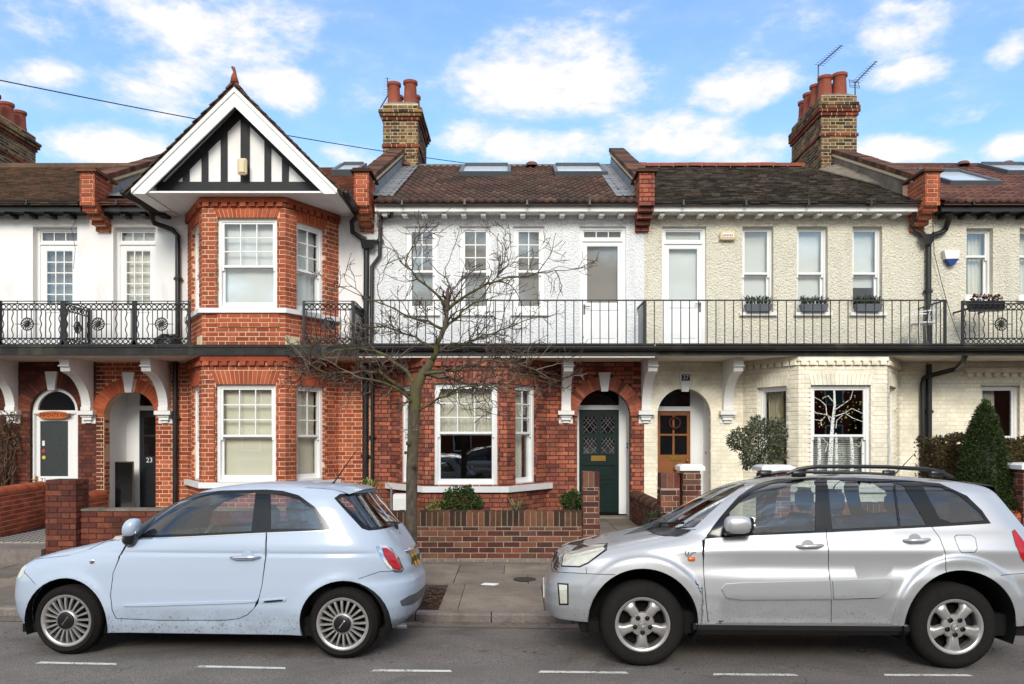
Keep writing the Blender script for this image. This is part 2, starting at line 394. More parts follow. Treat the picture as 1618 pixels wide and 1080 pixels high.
# ------------------------------------------------------------------ bricks and tiles
def interp(x, pts):
    if x <= pts[0][0]: return pts[0][1]
    for (a, b), (c, d) in zip(pts, pts[1:]):
        if x <= c: return b + (d - b) * (x - a) / (c - a)
    return pts[-1][1]
def pix(p): return CX + p[0] * F / p[1], HY - (p[2] - EYE) * F / p[1]
FIAT_TOP = [(0, 960), (30, 930), (60, 870), (170, 845), (260, 785), (330, 766), (560, 766), (600, 810), (640, 860), (668, 930)]
RAV_TOP = [(858, 960), (875, 880), (960, 850), (1050, 828), (1180, 765), (1250, 745), (1500, 750), (1618, 880)]
def in_sight(p):
    px, py = pix(p)
    if px < -4 or px > 1622 or py < -4: return False
    if px < 668 and py > interp(px, FIAT_TOP): return False
    if px > 858 and py > interp(px, RAV_TOP): return False
    return True
UNIT = {}
def unit_brick(mat):
    if mat not in UNIT:
        mb = MB()
        e = .035
        x0, x1, z0, z1 = -.5, .5, -.5, .5
        ex, ez = .02, .06
        mb.v = [(x0, 1, z0), (x1, 1, z0), (x1, 1, z1), (x0, 1, z1), (x0, .25, z0), (x1, .25, z0), (x1, .25, z1), (x0, .25, z1),
                (x0 + ex, 0, z0 + ez), (x1 - ex, 0, z0 + ez), (x1 - ex, 0, z1 - ez), (x0 + ex, 0, z1 - ez)]
        mb.f = [(8, 9, 10, 11)] + [(k, (k + 1) % 4, 4 + (k + 1) % 4, 4 + k) for k in range(4)] + [(4 + k, 4 + (k + 1) % 4, 8 + (k + 1) % 4, 8 + k) for k in range(4)]
        me = bpy.data.meshes.new('brick'); me.from_pydata(mb.v, [], mb.f); me.materials.append(M[mat]); UNIT[mat] = (me, mb)
    return UNIT[mat]
def lay(store, fr, v0, v1, ints, mat, n=.007, gauge=.0768, mort=.0115, phase=0.0, bond='flemish', skip=25):
    k = 0; v = v0; S, Hd = .2155, .1035
    while v + gauge * .5 < v1:
        top = min(v + gauge, v1) - mort
        mid = (v + top) / 2
        for (a, b) in ints(mid):
            if b - a < .03: continue
            if bond == 'flemish':
                mod = S + Hd + 2 * mort
                off = phase + (0 if k % 2 == 0 else mod / 2 + .0 * S)
                seq = [S, Hd]
            elif bond == 'header': mod = Hd + mort; off = phase + (k % 2) * mod / 2; seq = [Hd]
            else: mod = S + mort; off = phase + (k % 2) * mod / 2; seq = [S]
            u = math.floor((a - off) / mod) * mod + off
            while u < b:
                for L in seq:
                    s0, s1 = max(u, a), min(u + L, b)
                    if s1 - s0 > .028: store.append((fr, s0, s1, v, top, n + RND.uniform(-.0025, .0025), mat))
                    u += L + mort
        v += gauge; k += 1
def flush(root, store, limit=300, name='brick', rest='brickwork', depth=.03):
    sc = []
    for i, (fr, u0, u1, v0, v1, n, mat) in enumerate(store):
        c = fr.p((u0 + u1) / 2, (v0 + v1) / 2, n)
        view = Vector((0, 0, EYE)) - c
        a = (u1 - u0) * (v1 - v0) * max(0, view.normalized().dot(fr.N)) / view.length_squared
        if not in_sight(c): a = 0
        sc.append((a * (1 + .02 * RND.random()), i))
    sc.sort(reverse=True)
    pick = set(i for a, i in sc[:limit] if a > 0)
    rest_by = {}
    for i, (fr, u0, u1, v0, v1, n, mat) in enumerate(store):
        me, ub = unit_brick(mat)
        c = fr.p((u0 + u1) / 2, (v0 + v1) / 2, n)
        if i in pick:
            o = bpy.data.objects.new(name, me); COL.objects.link(o)
            o.location = c; o.rotation_euler = (0, 0, fr.ang); o.scale = (u1 - u0, depth, v1 - v0)
            attach(o, root)
        else:
            mb = rest_by.setdefault(mat, MB()); i0 = len(mb.v)
            for (x, y, z) in ub.v:
                mb.v.append(tuple(c + fr.U * (x * (u1 - u0)) - fr.N * (y * depth) + Vector((0, 0, z * (v1 - v0)))))
            mb.f += [tuple(i0 + q for q in f) for f in ub.f]
    for mat, mb in rest_by.items(): mb.build(rest, mat, root, kind='stuff')
def full(a, b): return lambda v: [(a, b)]
def minus(a, b, holes):                   # holes: functions v -> list of (u0,u1) taken out
    def f(v):
        out = [(a, b)]
        for h in holes:
            for (h0, h1) in h(v):
                new = []
                for (p, q) in out:
                    if h1 <= p or h0 >= q: new.append((p, q)); continue
                    if h0 > p: new.append((p, h0))
                    if h1 < q: new.append((h1, q))
                out = new
        return out
    return f
def hrect(u0, u1, v0, v1): return lambda v: [(u0, u1)] if v0 < v < v1 else []
def harch(u0, u1, vb, vs, ring=0.0):
    c, r = (u0 + u1) / 2, (u1 - u0) / 2
    def f(v):
        if v < vb: return []
        if v <= vs: return [(u0, u1)]
        R = r + ring
        if v - vs < R:
            w = math.sqrt(R * R - (v - vs) ** 2)
            return [(c - w, c + w)]
        return []
    return f
def arch_ring(root, fr, u0, u1, vs, thick, mat, depth=.03, n=.012, count=None, key=True):
    c, r = (u0 + u1) / 2, (u1 - u0) / 2
    count = count or int(PI * (r + thick / 2) / .072)
    da = PI / count; me = None
    for k in range(count):
        a0, a1 = -da / 2 * .93, da / 2 * .93
        mid = da * (k + .5)
        if key and abs(mid - PI / 2) < .13: continue
        if me is None:
            mb = MB()
            pts = [(r, a0), (r + thick, a0), (r + thick, a1), (r, a1)]
            mb.prism([Vector((q * math.cos(a), 0, q * math.sin(a))) for q, a in pts], (0, depth, 0))
            me = bpy.data.meshes.new('voussoir'); me.from_pydata(mb.v, [], mb.f); me.materials.append(M[mat])
        o = bpy.data.objects.new('voussoir', me); COL.objects.link(o)
        o.location = fr.p(c, vs, n + RND.uniform(-.002, .002)); o.rotation_euler = (0, -mid, fr.ang); attach(o, root)
def flat_arch(root, fr, u0, u1, v0, v1, mat, splay=.16, n=.012, cnt=None, camber=0.0, depth=.03):
    cnt = cnt or max(5, int(round((u1 - u0) / .072))) | 1
    for k in range(cnt):
        g = .006 / (u1 - u0)
        a, b = k / cnt + g, (k + 1) / cnt - g
        bot = lambda t: (u0 + (u1 - u0) * t, v0 + camber * 4 * t * (1 - t))
        top = lambda t: (u0 - splay + (u1 - u0 + 2 * splay) * t, v1)
        mb = MB(); fpoly(mb, fr, [bot(a), bot(b), top(b), top(a)], n - depth, n + RND.uniform(-.0015, .0015))
        mb.build('voussoir', mat, root)
# ------------------------------------------------------------------ windows
def pane(mb_list, fr, u0, u1, v0, v1, n, glass, parent):
    mb = MB(); fbox(mb, fr, u0, u1, v0, v1, n - .004, n)
    return mb.build('pane', glass, parent)
def sash_leaf(win, fr, u0, u1, v0, v1, n, grid, glass, wood, stile=.042, rail=.05, bar=.018, toprail=None):
    mb = MB(); t = .04
    fbox(mb, fr, u0, u0 + stile, v0, v1, n - t, n); fbox(mb, fr, u1 - stile, u1, v0, v1, n - t, n)
    fbox(mb, fr, u0 + stile, u1 - stile, v0, v0 + rail, n - t, n - .001); tr = toprail or rail * .8
    fbox(mb, fr, u0 + stile, u1 - stile, v1 - tr, v1, n - t, n - .001)
    a, b, c, d = u0 + stile, u1 - stile, v0 + rail, v1 - tr
    nx, ny = grid
    for i in range(1, nx): q = a + (b - a) * i / nx; fbox(mb, fr, q - bar / 2, q + bar / 2, c, d, n - .03, n - .006)
    for j in range(1, ny): q = c + (d - c) * j / ny; fbox(mb, fr, a, b, q - bar / 2, q + bar / 2, n - .029, n - .007)
    s = mb.build('sash', wood, win)
    for i in range(nx):
        for j in range(ny):
            pane(None, fr, a + (b - a) * i / nx, a + (b - a) * (i + 1) / nx, c + (d - c) * j / ny, c + (d - c) * (j + 1) / ny, n - .018, glass, win)
def folds(fr, u0, u1, v0, v1, n, amp=.0, waves=0, hfold=0, sag=.004):
    mb = MB(); nu = max(8, int(waves * 8)); nv = 24
    g = []
    for j in range(nv + 1):
        row = []
        for i in range(nu + 1):
            s, t = i / nu, j / nv
            d = amp * math.sin(2 * PI * waves * s + .8 * math.sin(5 * s)) if waves else 0
            if hfold: d += .012 * abs(math.sin(PI * hfold * t)) + sag * math.sin(9 * s + 7 * t)
            row.append(len(mb.v)); mb.v.append(tuple(fr.p(u0 + (u1 - u0) * s, v0 + (v1 - v0) * t, n + d)))
        g.append(row)
    for j in range(nv):
        for i in range(nu): mb.f.append((g[j][i], g[j][i + 1], g[j + 1][i + 1], g[j + 1][i]))
    return mb
def window(house, fr, u0, u1, v0, v1, n=-.09, top=(3, 3), bot=(1, 1), split=.5, blind='blind_cream', wood='white_gloss', fw=.055, glass='glass', sill=None, hf=4, drape=None, bl_to=0.0):
    mb = MB(); t = .11
    fbox(mb, fr, u0, u0 + fw, v0, v1, n - t, n); fbox(mb, fr, u1 - fw, u1, v0, v1, n - t, n)
    fbox(mb, fr, u0 + fw, u1 - fw, v1 - fw, v1, n - t, n - .002); fbox(mb, fr, u0 + fw, u1 - fw, v0, v0 + fw * .8, n - t, n + .015)
    w = mb.build('window', wood, house)
    vm = v0 + (v1 - v0) * split
    sash_leaf(w, fr, u0 + fw, u1 - fw, vm - .02, v1 - fw, n - .015, top, glass, wood, rail=.04)
    sash_leaf(w, fr, u0 + fw, u1 - fw, v0 + fw * .8, vm + .02, n - .06, bot, glass, wood, rail=.075)
    if top != (1, 1) or True:              # sash horns
        mb = MB()
        for q in (u0 + fw, u1 - fw - .035): fbox(mb, fr, q, q + .035, vm - .075, vm - .02, n - .05, n - .018)
        mb.build('horn', wood, w)
    if blind: folds(fr, u0 + fw, u1 - fw, v0 + (v1 - v0) * bl_to, v1 - fw, n - .17, hfold=hf).build('blind', blind, w, smooth=True)
    if drape:
        for (a, b, mat, k) in drape: folds(fr, u0 + (u1 - u0) * a, u0 + (u1 - u0) * b, v0, v1 - fw, n - .2, .02, k).build('curtain', mat, w, smooth=True)
    if sill:
        mb = MB(); so, sh, sp = sill; fbox(mb, fr, u0 - so, u1 + so, v0 - sh, v0, n - .1, sp); mb.build('sill', 'white_paint', w)
    return w
def band(mb, pts, v0, v1, out, inn=-.06):   # a moulding that follows a bay in plan
    def off(d):
        res = []
        for k, p in enumerate(pts):
            p = Vector(p)
            ns = []
            if k > 0: e = (p - Vector(pts[k - 1])).normalized(); ns.append(Vector((e.y, -e.x)))
            if k < len(pts) - 1: e = (Vector(pts[k + 1]) - p).normalized(); ns.append(Vector((e.y, -e.x)))
            if len(ns) == 1: res.append(p + ns[0] * d)
            else:
                b = (ns[0] + ns[1]).normalized(); res.append(p + b * (d / max(.3, b.dot(ns[0]))))
        return res
    A, B = off(inn), off(out)
    for k in range(len(pts) - 1):
        q = [B[k], B[k + 1], A[k + 1], A[k]]
        mb.hexa([(p.x, p.y, v0) for p in q] + [(p.x, p.y, v1) for p in q])
def pipe(house, pts, r=.04, name='downpipe', mat='black_pipe', clips=()):
    mb = MB(); mb.tube(pts, r, 10); o = mb.build(name, mat, house, smooth=True, angle=50)
    for c in clips:
        mb = MB(); mb.lathe([(r + .001, -.03), (r + .014, -.03), (r + .014, .03), (r + .001, .03)], c, n=12)
        mb.box(c[0] - r - .035, c[0] + r + .035, c[1] - .0, c[1] + .03, c[2] - .018, c[2] + .018)
        mb.build('pipe_clip', mat, o)
    return o
def bracket(house, ux, w=.165, D=14.37, rise=3.19, foot=2.07):
    fr = Frame(0, D, 0); mb = MB(); f0 = ux - w / 2
    prof = [(0, rise), (.80, rise), (.80, rise - .15), (.765, rise - .165), (.775, rise - .2), (.76, rise - .245), (.70, rise - .26)]
    for k in range(11):
        a = k / 10 * PI / 2
        prof.append((.115 + .56 * (1 - math.sin(a)), rise - .27 - .53 * (1 - math.cos(a)) ** .85 - .02 * k / 10))
    prof += [(.115, foot + .26), (0, foot + .26)]
    mb.prism([Vector((f0, D - n, v)) for n, v in prof], (w, 0, 0))
    o = mb.build('bracket', 'white_paint', house)
    mb = MB()
    for (a, b, hw, dep) in ((.0, .045, .055, .05), (.05, .10, .085, .09), (.105, .14, .10, .11), (.145, .215, .145, .16)):
        mb.box(ux - hw, ux + hw, D - dep, D, foot + a, foot + b)
    mb.box(ux - .125, ux + .125, D - .02, D, foot - .01, foot + .22)
    mb.box(ux - w / 2 - .004, ux + w / 2 + .004, D - .135, D, foot + .22, foot + .285)
    mb.build('corbel', 'white_paint', o)
    mb = MB(); mb.box(f0 - .012, f0 + w + .012, D - .825, D - .72, rise - .165, rise - .142); mb.build('moulding', 'white_paint', o)
def keystone(house, fr, uc, v0, v1, w0, w1, mat='white_paint', n=.055):
    mb = MB(); fpoly(mb, fr, [(uc - w0 / 2, v0), (uc + w0 / 2, v0), (uc + w1 / 2, v1), (uc - w1 / 2, v1)], -.02, n); return mb.build('keystone', mat, house)
def text(s, fr_p, size, mat, parent, ang=0.0, extr=.002, name='lettering', align='CENTER'):
    cu = bpy.data.curves.new(name, 'FONT'); cu.body = s; cu.size = size; cu.extrude = extr; cu.align_x = align; cu.align_y = 'CENTER'
    o = bpy.data.objects.new(name, cu); cu.materials.append(M[mat])
    me = None
    COL.objects.link(o)
    bpy.context.view_layer.update(); me = bpy.data.meshes.new_from_object(o.evaluated_get(bpy.context.evaluated_depsgraph_get()))
    bpy.data.objects.remove(o); me.name = name; o = bpy.data.objects.new(name, me); COL.objects.link(o)
    if not me.materials: me.materials.append(M[mat])
    o.location = fr_p; o.rotation_euler = (PI / 2, 0, ang); attach(o, parent); return o
# ------------------------------------------------------------------ roofs
EAVE_D, EAVE_Z, RIDGE_D = 13.95, 5.985, 18.2
RT = .487; RA = math.atan(RT)
def roof_z(D): return EAVE_Z + RT * (D - EAVE_D)
def roof_deck(x0, x1):
    mb = MB(); t = .03
    mb.hexa([(x0, EAVE_D, EAVE_Z - .05 - t), (x1, EAVE_D, EAVE_Z - .05 - t), (x1, RIDGE_D, roof_z(RIDGE_D) - .05 - t), (x0, RIDGE_D, roof_z(RIDGE_D) - .05 - t),
             (x0, EAVE_D, EAVE_Z - .05), (x1, EAVE_D, EAVE_Z - .05), (x1, RIDGE_D, roof_z(RIDGE_D) - .05), (x0, RIDGE_D, roof_z(RIDGE_D) - .05)])
    return mb
def back_slope(mb, x0, x1):
    zr = roof_z(RIDGE_D) - .05
    mb.hexa([(x0, RIDGE_D, zr - .12), (x1, RIDGE_D, zr - .12), (x1, 22.2, zr - 2.1), (x0, 22.2, zr - 2.1), (x0, RIDGE_D, zr), (x1, RIDGE_D, zr), (x1, 22.2, zr - 1.95), (x0, 22.2, zr - 1.95)])
def pantiles(house, x0, x1, mat, vis=None, ridge='tile_pan'):
    mb = roof_deck(x0, x1); back_slope(mb, x0, x1); roof = mb.build('roof', mat, house)
    W, G = .30, .345; ln = (RIDGE_D - EAVE_D) / math.cos(RA)
    cols = int(round((x1 - x0) / W)); W = (x1 - x0) / cols; rows = int(math.ceil(ln / G))
    t = MB(); N = 12
    prof = []
    for i in range(N + 1):
        s = i / N * 2
        prof.append((i / N * W, .030 * (max(0, math.cos(PI * ((s % 1) - .32) * 1.5)) if abs((s % 1) - .32) < .333 else 0)))
    for (x, h) in prof: t.v += [(x, 0, h + .026), (x, G + .03, h - .002), (x, 0, h - .012)]
    for i in range(N):
        a, b = i * 3, i * 3 + 3
        t.f += [(a, b, b + 1, a + 1), (a + 2, b + 2, b, a)]
    me = bpy.data.meshes.new('roof_tile'); me.from_pydata(t.v, [], t.f); me.materials.append(M[mat])
    for r in range(rows):
        for c in range(cols):
            s = r * G
            y = EAVE_D - .04 + s * math.cos(RA); z = EAVE_Z + s * math.sin(RA) - .03
            xx = x0 + c * W
            if vis and not (vis[0] <= xx <= vis[1]): continue
            o = bpy.data.objects.new('roof_tile', me); COL.objects.link(o); o.location = (xx, y, z + RND.uniform(-.004, .004))
            o.rotation_euler = (RA + RND.uniform(-.01, .01), 0, RND.uniform(-.006, .006)); attach(o, roof)
    return roof
def plain_tiles(house, x0, x1, mat, parent=None, W=.17, G=.105, wob=.006):
    mb = roof_deck(x0, x1); back_slope(mb, x0, x1); roof = mb.build('roof', mat, house)
    t = MB(); ln = (RIDGE_D - EAVE_D) / math.cos(RA); rows = int(ln / G)
    cs, sn = math.cos(RA), math.sin(RA)
    for r in range(rows):
        u = x0 - RND.uniform(0, W)
        while u < x1:
            a, b = max(u, x0), min(u + W - .004, x1); u += W
            if b - a < .02: continue
            h = .016 + RND.uniform(0, wob); s = r * G - .03 + RND.uniform(-wob, wob)
            q = lambda x, ss, hh: (x, EAVE_D + ss * cs - hh * sn, EAVE_Z - .05 + ss * sn + hh * cs)
            i = len(t.v)
            t.v += [q(a, s, h + .012), q(b, s, h + .012), q(b, s + G * 1.15, h - .012), q(a, s + G * 1.15, h - .012), q(a, s, h - .012), q(b, s, h - .012)]
            t.f += [(i, i + 1, i + 2, i + 3), (i + 4, i + 5, i + 1, i)]
    t.build('roof_tiling', mat, roof, kind='stuff')
    return roof
def ridge(house, roof, x0, x1, mat):
    n = int((x1 - x0) / .33)
    mb = MB()
    for k in range(7):
        a = PI * k / 6
        for y in (0, .325): mb.v.append((y, -.12 * math.cos(a), .11 * math.sin(a) - .03))
    mb.f = [(2 * k, 2 * k + 1, 2 * k + 3, 2 * k + 2) for k in range(6)]
    mb.f.append(tuple(2 * k for k in range(7)))
    me = bpy.data.meshes.new('ridge_tile'); me.from_pydata(mb.v, [], mb.f); me.materials.append(M[mat])
    for k in range(n):
        o = bpy.data.objects.new('ridge_tile', me); COL.objects.link(o); o.location = (x0 + k * .33, RIDGE_D, roof_z(RIDGE_D) - .01 + RND.uniform(-.006, .006)); attach(o, roof)
def skylight(house, roof, x0, x1, D0, D1, open_=0):
    cs, sn = math.cos(RA), math.sin(RA)
    q = lambda x, D, h: Vector((x, D - h * sn, roof_z(D) + h * cs))
    mb = MB(); h0, h1 = -.04, .10
    def bar(xa, xb, Da, Db, a=h0, b=h1): mb.hexa([q(xa, Da, a), q(xb, Da, a), q(xb, Db, a), q(xa, Db, a), q(xa, Da, b), q(xb, Da, b), q(xb, Db, b), q(xa, Db, b)])
    t = .07
    bar(x0, x0 + t, D0, D1); bar(x1 - t, x1, D0, D1); bar(x0 + t, x1 - t, D0, D0 + t); bar(x0 + t, x1 - t, D1 - t, D1, h0, h1 + .03)
    o = mb.build('roof_window', 'grey_frame', roof if False else house)
    mb = MB(); bar2 = [q(x0 + t, D0 + t, .06), q(x1 - t, D0 + t, .06), q(x1 - t, D1 - t, .06), q(x0 + t, D1 - t, .06)]
    mb.hexa([p - Vector((0, 0, .02)) for p in bar2] + bar2); mb.build('pane', 'velux_glass', o)
    return o
def eaves(house, x0, x1, dentils=True, gut='black_pipe', fascia='white_paint', step=.352):
    mb = MB(); mb.box(x0, x1, 14.03, 14.07, 5.815, 5.96); mb.build('fascia', fascia, house)
    mb = MB(); mb.box(x0, x1, 14.07, 14.37, 5.835, 5.86); mb.build('soffit', 'white_paint' if dentils else 'timber_black', house)
    mb = MB(); R = .06; seg = 8
    ring = [(13.965 + R * math.cos(PI + PI * k / seg), 5.985 + R * math.sin(PI + PI * k / seg)) for k in range(seg + 1)]
    ring2 = [(13.965 + (R - .008) * math.cos(PI + PI * k / seg), 5.985 + (R - .008) * math.sin(PI + PI * k / seg)) for k in range(seg, -1, -1)]
    poly = ring + ring2
    mb.prism([Vector((x0, y, z)) for y, z in poly], (x1 - x0, 0, 0)); g = mb.build('gutter', gut, house)
    k = 0; x = x0 + .5
    while x < x1:
        mb = MB(); mb.box(x - .02, x + .02, 13.89, 14.04, 5.90, 5.925); mb.box(x - .015, x + .015, 13.895, 13.91, 5.91, 5.985); mb.build('gutter_clip', gut, g); x += 1.1
    x = x0 + .16
    while x < x1 - .05:
        mb = MB(); mb.box(x - .045, x + .045, 14.1, 14.36, 5.765, 5.834); mb.build('rafter_end', 'white_paint' if dentils else 'timber_black', house); x += step
def pier(house, store, xc, w=.265, mat='brick_red', capm='cement', D0=13.78, top=6.43, bot=5.53, start=5.85):
    core = MB(); core.box(xc - w / 2 + .008, xc + w / 2 - .008, D0 + .012, 14.6, start, top)
    ft = Frame(0, D0, 0); fl = Frame(xc - w / 2, 14.4, -PI / 2); frr = Frame(xc + w / 2, D0, PI / 2)
    lay(store, ft, start, top, full(xc - w / 2, xc + w / 2), mat, n=0, phase=xc - w / 2)
    lay(store, fl, start, top, full(0, .62), mat, n=0); lay(store, frr, start, top, full(0, .62), mat, n=0)
    steps = 4; g = (start - bot) / steps
    for k in range(steps):
        d = D0 + (14.37 - D0) * (k + .6) / (steps + .2); z1 = start - k * g
        ww = w * (1 - .03 * k)
        core.box(xc - ww / 2 + .006, xc + ww / 2 - .006, d + .012, 14.4, z1 - g, z1)
        lay(store, Frame(0, d, 0), z1 - g, z1, full(xc - ww / 2, xc + ww / 2), mat, n=0, phase=xc - ww / 2 + (k % 2) * .1, gauge=g)
        lay(store, Frame(xc - ww / 2, 14.37, -PI / 2), z1 - g, z1, full(0, 14.37 - d), mat, n=0, gauge=g); lay(store, Frame(xc + ww / 2, d, PI / 2), z1 - g, z1, full(0, 14.37 - d), mat, n=0, gauge=g)
    p = core.build('parapet_pier', 'mortar_dark' if mat == 'brick_red' else 'mortar_pale', house)
    mb = MB(); mb.box(xc - w / 2 - .05, xc + w / 2 + .05, D0 - .05, 14.5, top, top + .035); mb.box(xc - w / 2 - .02, xc + w / 2 + .02, D0 - .02, 14.5, top + .036, top + .07)
    mb.build('pier_cap', 'brick_coping', p)
    return p
def parapet(house, xc, w=.24, D1=18.0, h=.34, front=14.15, side='cement', cop='brick_coping', lead=0):
    mb = MB(); r = roof_z
    mb.hexa([(xc - w / 2, front, r(front) - .3), (xc + w / 2, front, r(front) - .3), (xc + w / 2, D1, r(D1) - .3), (xc - w / 2, D1, r(D1) - .3),
             (xc - w / 2, front, r(front) + h), (xc + w / 2, front, r(front) + h), (xc + w / 2, D1, r(D1) + h), (xc - w / 2, D1, r(D1) + h)])
    p = mb.build('parapet', side, house)
    s = 0.0; ln = (D1 - front) / math.cos(RA); cs, sn = math.cos(RA), math.sin(RA); cw = w / 2 + .045
    while s < ln - .05:
        e = min(s + .225, ln) - .01
        q = lambda x, ss, hh: (x, front + ss * cs - hh * sn, r(front) + h + ss * sn + hh * cs)
        mb = MB(); t = .085 + RND.uniform(-.006, .006)
        mb.hexa([q(xc - cw, s, .002), q(xc + cw, s, .002), q(xc + cw, e, .002), q(xc - cw, e, .002), q(xc - cw, s, t), q(xc + cw, s, t), q(xc + cw, e, t), q(xc - cw, e, t)])
        mb.build('coping_brick', cop, p); s += .225
    mb = MB()
    for sd in (-1, 1):
        a, b = sorted((xc + sd * (w / 2 - .01), xc + sd * (w / 2 + .03)))
        mb.hexa([(a, front, r(front) + h - .07), (b, front, r(front) + h - .07), (b, D1, r(D1) + h - .07), (a, D1, r(D1) + h - .07),
                 (a, front, r(front) + h - .012), (b, front, r(front) + h - .012), (b, D1, r(D1) + h - .012), (a, D1, r(D1) + h - .012)])
    mb.build('creasing_course', 'stone_cream', p)
    if lead:
        mb = MB(); seg = int(ln / .3)
        for k in range(seg):
            Da = front + (D1 - front) * k / seg; Db = front + (D1 - front) * (k + 1) / seg
            a, b = xc + lead * w / 2, xc + lead * (w / 2 + .36)
            mb.face([(a, Da, r(Da) + .2), (a, Db, r(Db) + .2), (a + lead * .015, Db, r(Db) + .04), (a + lead * .015, Da, r(Da) + .04)][::lead])
            mb.face([(a + lead * .015, Da, r(Da) + .045), (a + lead * .015, Db, r(Db) + .045), (b, Db, r(Db) + .035 + .006 * (k % 2)), (b, Da, r(Da) + .035 + .006 * (k % 2))][::lead])
        mb.build('lead_flashing', 'lead', p)
    return p
def chimney(house, x0, x1, D0, D1, base, top, pots, side, bands, mort='mortar_stock', pot_h=.55):
    core = MB(); core.box(x0 + .008, x1 - .008, D0 + .008, D1 - .008, base, top)
    c = core.build('chimney', mort, house); st = []
    g = .0768
    f0 = Frame(0, D0, 0); fR = Frame(x1, D0, PI / 2); fL = Frame(x0, D1, -PI / 2); W = x1 - x0; L = D1 - D0
    zb = bands
    def colour(v): return 'brick_stock'
    lay(st, f0, base, top, full(x0, x1), 'brick_stock', n=0, phase=x0)
    if side > 0: lay(st, fR, base, top, full(0, L), 'brick_stock', n=0)
    else: lay(st, fL, base, top, full(0, L), 'brick_stock', n=0)
    for (v, o, mat) in zb:                     # projecting courses
        core2 = MB(); core2.box(x0 - o + .008, x1 + o - .008, D0 - o + .008, D1 + o - .008, v + .002, v + g - .012); core2.build('chimney_band', mort, c)
        lay(st, Frame(0, D0 - o, 0), v, v + g, full(x0 - o, x1 + o), mat, n=0, phase=x0 - o + RND.random() * .2)
        if side > 0: lay(st, Frame(x1 + o, D0 - o, PI / 2), v, v + g, full(0, L + 2 * o), mat, n=0)
        else: lay(st, Frame(x0 - o, D1 + o, -PI / 2), v, v + g, full(0, L + 2 * o), mat, n=0)
    flush(c, st, 170)
    mb = MB(); mb.hexa([(x0 + .01, D0 + .01, top), (x1 - .01, D0 + .01, top), (x1 - .01, D1 - .01, top), (x0 + .01, D1 - .01, top), (x0 + .15, D0 + .15, top + .1), (x1 - .15, D0 + .15, top + .1), (x1 - .15, D1 - .15, top + .1), (x0 + .15, D1 - .15, top + .1)])
    mb.build('flaunching', 'cement', c)
    for (px_, py_, hh, rr) in pots:
        mb = MB(); r = rr
        mb.lathe([(r * 1.12, 0), (r * 1.1, .1), (r * 1.02, .12), (r * .92, hh - .1), (r * .95, hh - .08), (r * 1.12, hh - .06), (r * 1.12, hh), (r * .8, hh), (r * .78, hh - .3), (0, hh - .3)], (px_, py_, top + .02), n=20)
        mb.build('chimney_pot', 'terracotta', c, smooth=True, angle=40)
    return c
# ------------------------------------------------------------------ railings
RAIL_D = 13.5
def rail_plain(house, x0, x1, zt=4.148, zb=3.40, step=.148, ends=(1, 1), ret=None):
    fr = Frame(0, RAIL_D, 0); mb = MB()
    fbox(mb, fr, x0, x1, zt - .012, zt + .008, -.02, .02); fbox(mb, fr, x0, x1, zb, zb + .012, -.016, .016)
    r = mb.build('balcony_railing', 'black_iron', house)
    n = int((x1 - x0) / step)
    mb = MB(); mb.tube([(0, 0, zb - .0), (0, 0, zt)], .0085, 6)
    me = bpy.data.meshes.new('baluster'); me.from_pydata(mb.v, [], mb.f); me.materials.append(M['black_iron'])
    for k in range(n + 1):
        x = x0 + (x1 - x0) * k / n
        o = bpy.data.objects.new('baluster', me); COL.objects.link(o); o.location = (x, RAIL_D, 0); attach(o, r)
        if k % 9 == 0:
            m2 = MB(); m2.box(x - .014, x + .014, RAIL_D - .014, RAIL_D + .014, 3.33, zb + .004); m2.build('foot', 'black_iron', r)
    if ret:
        for xr in ret:
            mb = MB(); mb.box(xr - .015, xr + .015, RAIL_D + .02, 14.35, zt - .012, zt + .008); mb.box(xr - .015, xr + .015, RAIL_D + .02, 14.35, zb, zb + .012)
            for k in range(1, 6): mb.tube([(xr, RAIL_D + .14 * k, zb), (xr, RAIL_D + .14 * k, zt)], .0085, 6)
            mb.box(xr - .02, xr + .02, RAIL_D - .02, RAIL_D + .02, 3.33, zt + .01)
            mb.build('return_railing', 'black_iron', r)
    return r
def torus(mb, c, U, V, R, r, n=16, m=5):
    i0 = len(mb.v); c = Vector(c); N = U.cross(V)
    for i in range(n):
        a = 2 * PI * i / n; d = U * math.cos(a) + V * math.sin(a)
        for j in range(m):
            b = 2 * PI * j / m; mb.v.append(tuple(c + d * (R + r * math.cos(b)) + N * (r * math.sin(b))))
    for i in range(n):
        for j in range(m):
            mb.f.append((i0 + i * m + j, i0 + ((i + 1) % n) * m + j, i0 + ((i + 1) % n) * m + (j + 1) % m, i0 + i * m + (j + 1) % m))
